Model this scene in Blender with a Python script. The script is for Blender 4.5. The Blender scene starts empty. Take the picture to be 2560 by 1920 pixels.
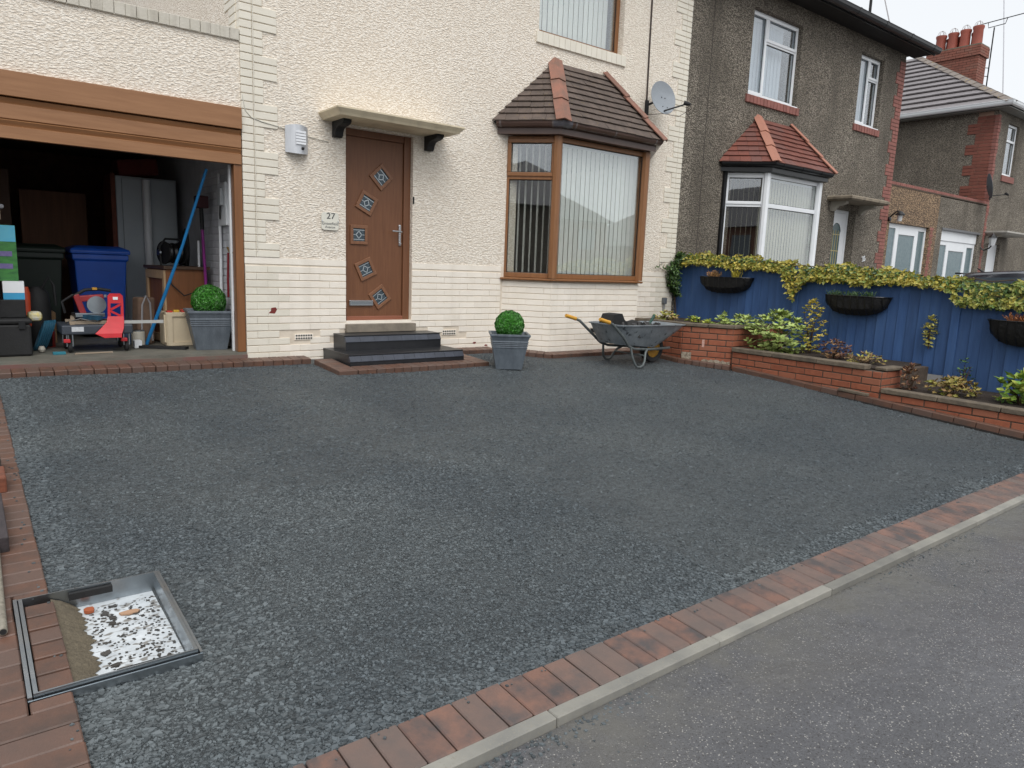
import bpy, bmesh, math, random
import numpy as np
from mathutils import Vector, Matrix
random.seed(7)
rnd = random.random
def U(a, b): return a + (b - a) * random.random()
scene = bpy.context.scene
col = scene.collection
R = math.radians

# ------------------------------------------------------------------ camera
cam_data = bpy.data.cameras.new('camera'); cam = bpy.data.objects.new('camera', cam_data); col.objects.link(cam)
CR = Vector((0.79240285, -0.60885105, 0.03739142)); CU = Vector((0.07004641, 0.15171306, 0.98593947)); CF = Vector((0.60596305, 0.77864212, -0.16286569))
CP = Vector((-3.39989, -7.44356, 1.04977))
cam.matrix_world = Matrix(((CR.x, CU.x, -CF.x, CP.x), (CR.y, CU.y, -CF.y, CP.y), (CR.z, CU.z, -CF.z, CP.z), (0, 0, 0, 1)))
cam_data.sensor_width = 36; cam_data.lens = 1780.1 * 36 / 2560
cam_data.clip_start = 0.05; cam_data.clip_end = 1500
scene.camera = cam

# ------------------------------------------------------------------ world, sun, exposure (flat overcast daylight)
SUN_AZ, SUN_EL = 205, 55
world = bpy.data.worlds.new('World'); scene.world = world; world.use_nodes = True
wn = world.node_tree; wn.nodes.clear()
sky = wn.nodes.new('ShaderNodeTexSky'); sky.sky_type = 'NISHITA'; sky.sun_disc = False
sky.sun_elevation = R(SUN_EL); sky.sun_rotation = R(SUN_AZ); sky.air_density = 1.0; sky.dust_density = 4.0; sky.ozone_density = 1.0
hs = wn.nodes.new('ShaderNodeHueSaturation'); hs.inputs['Saturation'].default_value = 0.16
mx = wn.nodes.new('ShaderNodeMix'); mx.data_type = 'RGBA'; mx.inputs[0].default_value = 0.62
mx.inputs[7].default_value = (9.0, 9.35, 9.7, 1)      # the even cloud layer over the clear-sky model
bg = wn.nodes.new('ShaderNodeBackground'); bg.inputs['Strength'].default_value = 0.115
wo = wn.nodes.new('ShaderNodeOutputWorld')
wn.links.new(sky.outputs[0], hs.inputs['Color']); wn.links.new(hs.outputs[0], mx.inputs[6])
wn.links.new(mx.outputs[2], bg.inputs[0]); wn.links.new(bg.outputs[0], wo.inputs[0])
sl = bpy.data.lights.new('sun', 'SUN'); sl.energy = 1.4; sl.angle = R(45); sl.color = (1, .985, .96)
sun = bpy.data.objects.new('sun', sl); col.objects.link(sun)
sd = Vector((math.sin(R(SUN_AZ)) * math.cos(R(SUN_EL)), math.cos(R(SUN_AZ)) * math.cos(R(SUN_EL)), math.sin(R(SUN_EL))))
sun.rotation_euler = sd.to_track_quat('Z', 'Y').to_euler(); sun.location = (0, -10, 20)
vs = scene.view_settings; vs.view_transform = 'Standard'; vs.look = 'None'; vs.gamma = 1; vs.use_curve_mapping = False
vs.exposure = 0.22
scene.cycles.max_bounces = 8; scene.cycles.transparent_max_bounces = 12

# ------------------------------------------------------------------ materials
def srgb(r, g, b):
    f = lambda c: (c / 255 / 12.92) if c / 255 <= .04045 else ((c / 255 + .055) / 1.055) ** 2.4
    return (f(r), f(g), f(b))
MATS = {}
def mat(name, c1, c2=None, rough=.6, nscale=6, contrast=.5, bump=0, bscale=60, bdist=.01, metal=0, spec=.5, orand=0, island=0,
        stretch=(1, 1, 1), rvar=0, c3=None, speck=None, coat=0, detail=4, streak=None):
    """noise mix of c1 and c2 in world space, per-object or per-island brightness change, optional speckle, noise bump"""
    if name in MATS: return MATS[name]
    m = bpy.data.materials.new(name); m.use_nodes = True; MATS[name] = m
    nt = m.node_tree; N = nt.nodes; L = nt.links
    b = N['Principled BSDF']
    geo = N.new('ShaderNodeNewGeometry')
    mp = N.new('ShaderNodeMapping'); mp.inputs['Scale'].default_value = stretch; L.new(geo.outputs['Position'], mp.inputs[0])
    nz = N.new('ShaderNodeTexNoise'); nz.inputs['Scale'].default_value = nscale; nz.inputs['Detail'].default_value = detail; nz.inputs['Roughness'].default_value = .6
    L.new(mp.outputs[0], nz.inputs['Vector'])
    rp = N.new('ShaderNodeMapRange'); rp.inputs[1].default_value = .5 - contrast / 2; rp.inputs[2].default_value = .5 + contrast / 2
    L.new(nz.outputs[0], rp.inputs[0])
    if c2 is None: c2 = tuple(x * .82 for x in c1)
    mix = N.new('ShaderNodeMix'); mix.data_type = 'RGBA'
    mix.inputs[6].default_value = (*c1, 1); mix.inputs[7].default_value = (*c2, 1)
    L.new(rp.outputs[0], mix.inputs[0]); out = mix.outputs[2]
    oi = None
    if c3 is not None:
        oi = N.new('ShaderNodeObjectInfo') if not island else geo
        rr = N.new('ShaderNodeMapRange'); rr.inputs[1].default_value = .45; rr.inputs[2].default_value = 1
        L.new(oi.outputs['Random'] if not island else geo.outputs['Random Per Island'], rr.inputs[0])
        m3 = N.new('ShaderNodeMix'); m3.data_type = 'RGBA'; m3.inputs[7].default_value = (*c3, 1)
        L.new(rr.outputs[0], m3.inputs[0]); L.new(out, m3.inputs[6]); out = m3.outputs[2]
    if speck is not None:
        sc, th, sc_col = speck
        vo = N.new('ShaderNodeTexNoise'); vo.inputs['Scale'].default_value = sc; vo.inputs['Detail'].default_value = 1
        L.new(mp.outputs[0], vo.inputs['Vector'])
        vr = N.new('ShaderNodeMapRange'); vr.inputs[1].default_value = th; vr.inputs[2].default_value = th + .1
        L.new(vo.outputs[0], vr.inputs[0])
        m4 = N.new('ShaderNodeMix'); m4.data_type = 'RGBA'; m4.inputs[7].default_value = (*sc_col, 1)
        L.new(vr.outputs[0], m4.inputs[0]); L.new(out, m4.inputs[6]); out = m4.outputs[2]
    if streak is not None:      # rain-washed staining: vertical streaks
        sc, amt, scol = streak
        mp2 = N.new('ShaderNodeMapping'); mp2.inputs['Scale'].default_value = (sc, sc, sc * .12); L.new(geo.outputs['Position'], mp2.inputs[0])
        n2 = N.new('ShaderNodeTexNoise'); n2.inputs['Scale'].default_value = 1; n2.inputs['Detail'].default_value = 3; L.new(mp2.outputs[0], n2.inputs['Vector'])
        r2 = N.new('ShaderNodeMapRange'); r2.inputs[1].default_value = .5; r2.inputs[2].default_value = .8; r2.inputs[4].default_value = amt; L.new(n2.outputs[0], r2.inputs[0])
        m5 = N.new('ShaderNodeMix'); m5.data_type = 'RGBA'; m5.inputs[7].default_value = (*scol, 1)
        L.new(r2.outputs[0], m5.inputs[0]); L.new(out, m5.inputs[6]); out = m5.outputs[2]
    if orand or island:
        if island: src = geo.outputs['Random Per Island']; amt = island
        else:
            oi = N.new('ShaderNodeObjectInfo'); src = oi.outputs['Random']; amt = orand
        r3 = N.new('ShaderNodeMapRange'); r3.inputs[3].default_value = 1 - amt; r3.inputs[4].default_value = 1 + amt; L.new(src, r3.inputs[0])
        m6 = N.new('ShaderNodeMix'); m6.data_type = 'RGBA'; m6.blend_type = 'MULTIPLY'; m6.inputs[0].default_value = 1
        cb = N.new('ShaderNodeCombineColor')
        for k in range(3): L.new(r3.outputs[0], cb.inputs[k])
        L.new(out, m6.inputs[6]); L.new(cb.outputs[0], m6.inputs[7]); out = m6.outputs[2]
    L.new(out, b.inputs['Base Color'])
    b.inputs['Roughness'].default_value = rough; b.inputs['Metallic'].default_value = metal
    b.inputs['Specular IOR Level'].default_value = spec
    if coat: b.inputs['Coat Weight'].default_value = coat; b.inputs['Coat Roughness'].default_value = .15
    if rvar:
        r4 = N.new('ShaderNodeMapRange'); r4.inputs[3].default_value = rough - rvar; r4.inputs[4].default_value = rough + rvar
        L.new(rp.outputs[0], r4.inputs[0]); L.new(r4.outputs[0], b.inputs['Roughness'])
    if bump:
        nb = N.new('ShaderNodeTexNoise'); nb.inputs['Scale'].default_value = bscale; nb.inputs['Detail'].default_value = 3
        L.new(mp.outputs[0], nb.inputs['Vector'])
        bp = N.new('ShaderNodeBump'); bp.inputs['Strength'].default_value = bump; bp.inputs['Distance'].default_value = bdist
        L.new(nb.outputs[0], bp.inputs['Height']); L.new(bp.outputs[0], b.inputs['Normal'])
    return m

def mat_roughcast(name, c1, c2, c3, pit, bump, scale=55, sq=1.7, streak=None, dist=.018):
    """thrown roughcast: ridged relief, tiny holes, broad patches"""
    m = bpy.data.materials.new(name); m.use_nodes = True; MATS[name] = m
    nt = m.node_tree; N = nt.nodes; L = nt.links; b = N['Principled BSDF']
    geo = N.new('ShaderNodeNewGeometry')
    mp = N.new('ShaderNodeMapping'); mp.inputs['Scale'].default_value = (1, 1, sq); L.new(geo.outputs['Position'], mp.inputs[0])
    dn = N.new('ShaderNodeTexNoise'); dn.inputs['Scale'].default_value = scale * .5; dn.inputs['Detail'].default_value = 2
    L.new(mp.outputs[0], dn.inputs['Vector'])
    dm = N.new('ShaderNodeVectorMath'); dm.operation = 'SCALE'; dm.inputs[3].default_value = .035
    L.new(dn.outputs['Color'], dm.inputs[0])
    ad = N.new('ShaderNodeVectorMath'); ad.operation = 'ADD'; L.new(mp.outputs[0], ad.inputs[0]); L.new(dm.outputs[0], ad.inputs[1])
    n1 = N.new('ShaderNodeTexNoise'); n1.inputs['Scale'].default_value = scale; n1.inputs['Detail'].default_value = 3; n1.inputs['Roughness'].default_value = .55
    L.new(ad.outputs[0], n1.inputs['Vector'])
    vo = N.new('ShaderNodeTexVoronoi'); vo.inputs['Scale'].default_value = scale * .9; L.new(ad.outputs[0], vo.inputs['Vector'])
    sm = N.new('ShaderNodeMath'); sm.operation = 'MULTIPLY_ADD'; sm.inputs[1].default_value = -.6; L.new(vo.outputs['Distance'], sm.inputs[0]); L.new(n1.outputs[0], sm.inputs[2])
    bp = N.new('ShaderNodeBump'); bp.inputs['Strength'].default_value = bump; bp.inputs['Distance'].default_value = dist
    L.new(sm.outputs[0], bp.inputs['Height']); L.new(bp.outputs[0], b.inputs['Normal'])
    big = N.new('ShaderNodeTexNoise'); big.inputs['Scale'].default_value = 1.3; big.inputs['Detail'].default_value = 5; big.inputs['Roughness'].default_value = .65; L.new(geo.outputs['Position'], big.inputs['Vector'])
    r1 = N.new('ShaderNodeMapRange'); r1.inputs[1].default_value = .35; r1.inputs[2].default_value = .68; L.new(big.outputs[0], r1.inputs[0])
    m1 = N.new('ShaderNodeMix'); m1.data_type = 'RGBA'; m1.inputs[6].default_value = (*c1, 1); m1.inputs[7].default_value = (*c2, 1); L.new(r1.outputs[0], m1.inputs[0])
    out = m1.outputs[2]
    if c3 is not None:
        v2 = N.new('ShaderNodeTexVoronoi'); v2.inputs['Scale'].default_value = scale * 1.1; L.new(ad.outputs[0], v2.inputs['Vector'])
        sp = N.new('ShaderNodeSeparateColor'); L.new(v2.outputs['Color'], sp.inputs[0])
        r5 = N.new('ShaderNodeMapRange'); r5.inputs[1].default_value = .25; r5.inputs[2].default_value = .95; L.new(sp.outputs[0], r5.inputs[0])
        mv = N.new('ShaderNodeMix'); mv.data_type = 'RGBA'; mv.inputs[7].default_value = (*c3, 1); L.new(r5.outputs[0], mv.inputs[0]); L.new(out, mv.inputs[6]); out = mv.outputs[2]
    # pits in the coat
    r2 = N.new('ShaderNodeMapRange'); r2.inputs[1].default_value = .30; r2.inputs[2].default_value = .12; L.new(sm.outputs[0], r2.inputs[0])
    m2 = N.new('ShaderNodeMix'); m2.data_type = 'RGBA'; m2.inputs[7].default_value = (*pit, 1); L.new(r2.outputs[0], m2.inputs[0]); L.new(out, m2.inputs[6]); out = m2.outputs[2]
    if streak is not None:
        sc, amt, scol = streak
        mp2 = N.new('ShaderNodeMapping'); mp2.inputs['Scale'].default_value = (sc, sc, sc * .18); L.new(geo.outputs['Position'], mp2.inputs[0])
        n2 = N.new('ShaderNodeTexNoise'); n2.inputs['Scale'].default_value = 1; n2.inputs['Detail'].default_value = 4; L.new(mp2.outputs[0], n2.inputs['Vector'])
        r3 = N.new('ShaderNodeMapRange'); r3.inputs[1].default_value = .48; r3.inputs[2].default_value = .75; r3.inputs[4].default_value = amt; L.new(n2.outputs[0], r3.inputs[0])
        m5 = N.new('ShaderNodeMix'); m5.data_type = 'RGBA'; m5.inputs[7].default_value = (*scol, 1); L.new(r3.outputs[0], m5.inputs[0]); L.new(out, m5.inputs[6]); out = m5.outputs[2]
    L.new(out, b.inputs['Base Color']); b.inputs['Roughness'].default_value = .85; b.inputs['Specular IOR Level'].default_value = .25
    return m

def mat_glass(name, tint=(.97, .985, .98), ior=.14):
    m = bpy.data.materials.new(name); m.use_nodes = True; MATS[name] = m
    nt = m.node_tree; N = nt.nodes; L = nt.links; N.remove(N['Principled BSDF'])
    tr = N.new('ShaderNodeBsdfTransparent'); tr.inputs[0].default_value = (*tint, 1)
    gl = N.new('ShaderNodeBsdfGlossy'); gl.inputs['Roughness'].default_value = .015; gl.inputs['Color'].default_value = (.95, .97, 1, 1)
    geo = N.new('ShaderNodeNewGeometry'); nz = N.new('ShaderNodeTexNoise'); nz.inputs['Scale'].default_value = 1.6; L.new(geo.outputs['Position'], nz.inputs['Vector'])
    bp = N.new('ShaderNodeBump'); bp.inputs['Strength'].default_value = .012; bp.inputs['Distance'].default_value = .05; L.new(nz.outputs[0], bp.inputs['Height']); L.new(bp.outputs[0], gl.inputs['Normal'])
    lw = N.new('ShaderNodeLayerWeight'); lw.inputs[0].default_value = .5
    pw = N.new('ShaderNodeMath'); pw.operation = 'POWER'; pw.inputs[1].default_value = 3.2; L.new(lw.outputs['Facing'], pw.inputs[0])
    fr = N.new('ShaderNodeMath'); fr.operation = 'MULTIPLY_ADD'; fr.inputs[1].default_value = .7; fr.inputs[2].default_value = ior; L.new(pw.outputs[0], fr.inputs[0])
    mx = N.new('ShaderNodeMixShader'); L.new(fr.outputs[0], mx.inputs[0]); L.new(tr.outputs[0], mx.inputs[1]); L.new(gl.outputs[0], mx.inputs[2])
    L.new(mx.outputs[0], N['Material Output'].inputs[0])
    return m

def mat_wood(name, c1, c2, rough=.45, axis='x', scale=9, orand=0):
    """grain stretched along an axis"""
    s = {'x': (.08, 1, 1), 'y': (1, .08, 1), 'z': (1, 1, .08)}[axis]
    return mat(name, c1, c2, rough=rough, nscale=scale * 3, contrast=.55, stretch=s, bump=.15, bscale=scale * 8, bdist=.004, orand=orand)

# ------------------------------------------------------------------ mesh building
WORG = {}        # world origin of every object used as a parent
class MB:
    def __init__(s): s.v = []; s.f = []; s.sm = []
    def add(s, vs, fs, smooth=False):
        k = len(s.v); s.v += [tuple(p) for p in vs]; s.f += [tuple(i + k for i in f) for f in fs]; s.sm += [smooth] * len(fs); return s
    def hexa(s, p):   # 8 corners: bottom 4 ccw, top 4 ccw
        return s.add(p, [(3, 2, 1, 0), (4, 5, 6, 7), (0, 1, 5, 4), (1, 2, 6, 5), (2, 3, 7, 6), (3, 0, 4, 7)])
    def box(s, x0, y0, z0, x1, y1, z1):
        x0, x1 = sorted((x0, x1)); y0, y1 = sorted((y0, y1)); z0, z1 = sorted((z0, z1))
        return s.hexa([(x0, y0, z0), (x1, y0, z0), (x1, y1, z0), (x0, y1, z0), (x0, y0, z1), (x1, y0, z1), (x1, y1, z1), (x0, y1, z1)])
    def obox(s, c, ax, ay, az):   # half-vectors
        c, ax, ay, az = map(Vector, (c, ax, ay, az))
        return s.hexa([c - ax - ay - az, c + ax - ay - az, c + ax + ay - az, c - ax + ay - az, c - ax - ay + az, c + ax - ay + az, c + ax + ay + az, c - ax + ay + az])
    def prism(s, poly, off, smooth=False):   # polygon (3d pts) extruded by off
        n = len(poly); off = Vector(off); a = [Vector(p) for p in poly]; b = [p + off for p in a]
        s.add(a + b, [tuple(reversed(range(n))), tuple(range(n, 2 * n))] , False)
        s.add(a + b, [(i, (i + 1) % n, n + (i + 1) % n, n + i) for i in range(n)], smooth); return s
    def rings(s, rs, closed=True, caps=True, smooth=True):
        n = len(rs[0]); V = [p for r in rs for p in r]; F = []
        for i in range(len(rs) - 1):
            for j in range(n if closed else n - 1):
                F.append((i * n + j, i * n + (j + 1) % n, (i + 1) * n + (j + 1) % n, (i + 1) * n + j))
        s.add(V, F, smooth)
        if caps and closed:
            s.add(rs[0], [tuple(reversed(range(n)))]); s.add(rs[-1], [tuple(range(n))])
        return s
    def tube(s, path, r, n=10, caps=True):
        P = [Vector(p) for p in path]; rs = []
        up = Vector((0, 0, 1))
        prev = None
        for i, p in enumerate(P):
            d = (P[min(i + 1, len(P) - 1)] - P[max(i - 1, 0)]).normalized()
            if prev is None:
                a = d.cross(up)
                if a.length < .05: a = d.cross(Vector((1, 0, 0)))
                a.normalize()
            else:
                a = (prev - d * prev.dot(d)); a.normalize()
            prev = a; b = d.cross(a)
            rr = r[i] if isinstance(r, (list, tuple)) else r
            rs.append([p + (a * math.cos(t) + b * math.sin(t)) * rr for t in [2 * math.pi * k / n for k in range(n)]])
        return s.rings(rs, caps=caps)
    def lathe(s, prof, c=(0, 0, 0), n=24, axis='z', caps=True):
        rs = []
        for r, h in prof:
            ring = []
            for k in range(n):
                t = 2 * math.pi * k / n; x, y = r * math.cos(t), r * math.sin(t)
                p = {'z': (x, y, h), 'x': (h, x, y), 'y': (y, h, x)}[axis]
                ring.append((p[0] + c[0], p[1] + c[1], p[2] + c[2]))
            rs.append(ring)
        return s.rings(rs, caps=caps)
    def sweep(s, prof, path, closed=False, smooth=False):
        """prof: (outward, up) pairs, path: horizontal polyline; outward = right-hand side of travel"""
        P = [Vector(p) for p in path]; rs = []
        for i, p in enumerate(P):
            ds = []
            if i > 0: ds.append((P[i] - P[i - 1]).normalized())
            if i < len(P) - 1: ds.append((P[i + 1] - P[i]).normalized())
            ns = [Vector((d.y, -d.x, 0)).normalized() for d in ds]
            nn = sum(ns, Vector()) / len(ns); nn = nn / nn.length_squared
            rs.append([p + nn * a + Vector((0, 0, b)) for a, b in prof])
        return s.rings(rs, smooth=smooth)
    def xf(s, M):
        s.v = [tuple(M @ Vector(p)) for p in s.v]; return s
    def mesh(s, name, m=None, org=(0, 0, 0), sharp=35):
        me = bpy.data.meshes.new(name)
        o = Vector(org)
        me.from_pydata([(p[0] - o.x, p[1] - o.y, p[2] - o.z) for p in s.v], [], s.f)
        if any(s.sm):
            me.polygons.foreach_set('use_smooth', s.sm)
            me.set_sharp_from_angle(angle=R(sharp))
        if m is not None: me.materials.append(m)
        me.update(); return me
    def base(s):
        xs = [p[0] for p in s.v]; ys = [p[1] for p in s.v]; zs = [p[2] for p in s.v]
        return Vector(((min(xs) + max(xs)) / 2, (min(ys) + max(ys)) / 2, min(zs)))
    def build(s, name, m, parent=None, bevel=0, org=None, fix=True):
        o = Vector(org) if org is not None else s.base()
        me = s.mesh(name, m, o)
        if fix:
            bm = bmesh.new(); bm.from_mesh(me); bmesh.ops.recalc_face_normals(bm, faces=bm.faces); bm.to_mesh(me); bm.free()
        ob = link(name, me, parent, o)
        if bevel:
            bv = ob.modifiers.new('bevel', 'BEVEL'); bv.width = bevel; bv.segments = 2; bv.limit_method = 'ANGLE'; bv.angle_limit = R(40)
        return ob
def link(name, me, parent, wloc, rot=None):
    ob = bpy.data.objects.new(name, me); col.objects.link(ob)
    w = Vector(wloc)
    if parent is not None:
        ob.parent = parent; ob.location = w - WORG[parent]
    else: ob.location = w
    WORG[ob] = w
    if rot is not None: ob.rotation_euler = rot
    return ob
def tag(o, label, cat, group=None):
    o['label'] = label; o['category'] = cat
    if group: o['group'] = group
    return o
def thing(name, label, cat, loc, group=None, rot=None):
    o = bpy.data.objects.new(name, None); col.objects.link(o); o.location = loc; o.empty_display_size = .1
    WORG[o] = Vector(loc)
    if rot is not None: o.rotation_euler = rot; WORG[o] = Vector((0, 0, 0))
    return tag(o, label, cat, group)
def struct(o): o['kind'] = 'structure'; return o
def stuff(o): o['kind'] = 'stuff'; return o

CH = {}
def chmesh(L, D, H, c, m, name='piece'):
    """chamfered block, length along x, depth along y, height z, centred at x and y, base at z=0; shared between alike pieces"""
    key = (round(L, 3), round(D, 3), round(H, 3), c, m.name)
    if key in CH: return CH[key]
    bm = bmesh.new(); bmesh.ops.create_cube(bm, size=1)
    for v in bm.verts: v.co = Vector((v.co.x * L, v.co.y * D, (v.co.z + .5) * H))
    if c: bmesh.ops.bevel(bm, geom=list(bm.edges), offset=c, segments=1, affect='EDGES')
    me = bpy.data.meshes.new(name); bm.to_mesh(me); bm.free(); me.materials.append(m); CH[key] = me; return me
def piece(name, parent, m, c, L, D, H, rz=0, ch=.004, jit=0, tilt=0):
    me = chmesh(L, D, H, ch, m, name)
    p = Vector(c)
    if jit: p = p + Vector((U(-jit, jit), U(-jit, jit), U(-jit, jit) * .6))
    return link(name, me, parent, p, (U(-tilt, tilt), U(-tilt, tilt), rz + U(-tilt, tilt)))

def wall_holes(x0, x1, z0, z1, holes, y0, y1):
    """wall slab in the XZ plane with rectangular openings (hx0,hx1,hz0,hz1) and reveals"""
    b = MB()
    xs = sorted({x0, x1, *[h[0] for h in holes if x0 < h[0] < x1], *[h[1] for h in holes if x0 < h[1] < x1]})
    zs = sorted({z0, z1, *[h[2] for h in holes if z0 < h[2] < z1], *[h[3] for h in holes if z0 < h[3] < z1]})
    ins = lambda x, z: any(h[0] < x < h[1] and h[2] < z < h[3] for h in holes)
    solid = {}
    for i in range(len(xs) - 1):
        for j in range(len(zs) - 1): solid[i, j] = not ins((xs[i] + xs[i + 1]) / 2, (zs[j] + zs[j + 1]) / 2)
    for (i, j), s in solid.items():
        if not s: continue
        a, c, e, f = xs[i], xs[i + 1], zs[j], zs[j + 1]
        b.add([(a, y0, e), (c, y0, e), (c, y0, f), (a, y0, f)], [(0, 1, 2, 3)])
        b.add([(a, y1, e), (c, y1, e), (c, y1, f), (a, y1, f)], [(3, 2, 1, 0)])
        if not solid.get((i - 1, j)): b.add([(a, y0, e), (a, y0, f), (a, y1, f), (a, y1, e)], [(0, 1, 2, 3)])
        if not solid.get((i + 1, j)): b.add([(c, y0, e), (c, y0, f), (c, y1, f), (c, y1, e)], [(3, 2, 1, 0)])
        if not solid.get((i, j - 1)): b.add([(a, y0, e), (c, y0, e), (c, y1, e), (a, y1, e)], [(3, 2, 1, 0)])
        if not solid.get((i, j + 1)): b.add([(a, y0, f), (c, y0, f), (c, y1, f), (a, y1, f)], [(0, 1, 2, 3)])
    return b
def G(x, y): return -0.0186 + 0.06003 * max(min(y, 0), -5.95) - 0.00182 * x      # finished level of the drive

# ------------------------------------------------------------------ palette
m_cream = mat_roughcast('cream_roughcast', srgb(245, 237, 225), srgb(240, 231, 217), None, srgb(222, 210, 194), .8, scale=33, sq=2.4, streak=(2.5, .3, srgb(226, 214, 197)), dist=.015)
m_grey = mat_roughcast('grey_roughcast', srgb(182, 172, 157), srgb(124, 116, 104), srgb(138, 130, 118), srgb(92, 86, 78), 1.0, scale=36, sq=1.9, streak=(1.4, .9, srgb(88, 82, 74)), dist=.024)
m_tan = mat_roughcast('tan_roughcast', srgb(182, 154, 122), srgb(164, 138, 110), srgb(142, 120, 98), srgb(104, 88, 74), 1.0, scale=26, sq=1.6, dist=.022)
m_cbrick = mat('cream_painted_brick', srgb(243, 235, 223), srgb(235, 226, 212), rough=.55, nscale=5, bump=.35, bscale=70, bdist=.004, orand=.03, streak=(6, .25, srgb(190, 180, 165)))
m_qbrick = mat('stone_painted_brick', srgb(230, 224, 210), srgb(220, 213, 198), rough=.55, nscale=5, bump=.3, bscale=70, bdist=.004, orand=.03)
m_cmortar = mat('cream_painted_mortar', srgb(228, 216, 199), srgb(206, 193, 175), rough=.7, nscale=9)
m_red = mat('red_brick', srgb(162, 96, 68), srgb(138, 78, 56), rough=.8, nscale=14, bump=.4, bscale=120, bdist=.003, orand=.14, c3=srgb(140, 88, 66))
m_redq = mat('red_quoin_brick', srgb(150, 98, 88), srgb(132, 86, 78), rough=.8, nscale=14, bump=.4, bscale=120, bdist=.003, orand=.12)
m_mort = mat('brick_mortar', srgb(96, 82, 70), srgb(72, 62, 54), rough=.9, nscale=20, bump=.5, bscale=90)
m_pav = mat('brindle_paver', srgb(126, 94, 81), srgb(80, 74, 73), rough=.55, nscale=8, contrast=.26, bump=.3, bscale=140, bdist=.003, orand=.14, c3=srgb(98, 85, 79), rvar=.12)
m_pavl = mat('brown_paver', srgb(110, 78, 63), srgb(84, 67, 59), rough=.5, nscale=8, contrast=.4, bump=.3, bscale=140, bdist=.003, orand=.14, c3=srgb(90, 72, 64), rvar=.1)
m_bed = mat('paving_bed', srgb(50, 44, 40), srgb(36, 32, 30), rough=.95, nscale=30, bump=.6, bscale=90)
m_conc = mat('edging_concrete', srgb(146, 143, 134), srgb(112, 111, 107), rough=.75, nscale=5, bump=.2, bscale=200, bdist=.002, orand=.22, speck=(160, .6, srgb(130, 126, 116)))
m_oak = mat_wood('golden_oak_foil', srgb(158, 114, 78), srgb(134, 92, 58), .4, 'x')
m_oakz = mat_wood('golden_oak_upright', srgb(138, 92, 54), srgb(114, 72, 40), .4, 'z')
m_door = mat_wood('brown_door', srgb(122, 80, 52), srgb(102, 64, 40), .5, 'z', 14)
m_white = mat('white_upvc', srgb(236, 238, 240), srgb(226, 229, 232), rough=.3, nscale=3)
m_black = mat('black_gloss', srgb(26, 27, 29), srgb(18, 18, 20), rough=.3, nscale=8)
m_blackm = mat('black_matt', srgb(32, 32, 33), srgb(22, 22, 23), rough=.7, nscale=20, bump=.2)
m_glass = mat_glass('window_glass')
m_slat = mat('blind_fabric', srgb(234, 234, 228), srgb(222, 224, 217), rough=.8, nscale=30, orand=.07)
m_dark = mat('dark_interior', srgb(48, 38, 34), srgb(36, 30, 28), rough=.9)
m_soil = mat('garden_soil', srgb(62, 50, 40), srgb(44, 36, 30), rough=.95, nscale=25, bump=.8, bscale=60, bdist=.03)
m_steel = mat('galvanised_steel', srgb(176, 182, 186), srgb(150, 158, 164), rough=.32, metal=1, nscale=10, rvar=.08)
m_chrome = mat('chrome', srgb(210, 212, 214), srgb(190, 192, 196), rough=.15, metal=1)

# ================================================================== THE GROUND
def sheet(name, xs, ys, zf, m):
    V = [(x, y, zf(x, y)) for y in ys for x in xs]; n = len(xs)
    F = [(j * n + i, j * n + i + 1, (j + 1) * n + i + 1, (j + 1) * n + i) for j in range(len(ys) - 1) for i in range(n - 1)]
    return MB().add(V, F, True).build(name, m, org=(0, 0, 0), fix=False)
ys = [-400, -60, -20, -12, -6.2, -6.0, -5.0, -4, -3, -2, -1, 0.02, 2, 20, 60, 400]
def gz(x, y): return -.47 if y <= -5.95 else (G(0, y) - .11 if y < 0 else -.16)
m_tarmac = mat('neighbour_tarmac', srgb(92, 90, 88), srgb(76, 75, 74), rough=.7, nscale=40, bump=.4, bscale=200, bdist=.004)
struct(sheet('ground', [-400, -60, -20, -5, 0, 5, 20, 60, 400], ys, gz, m_tarmac))

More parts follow.
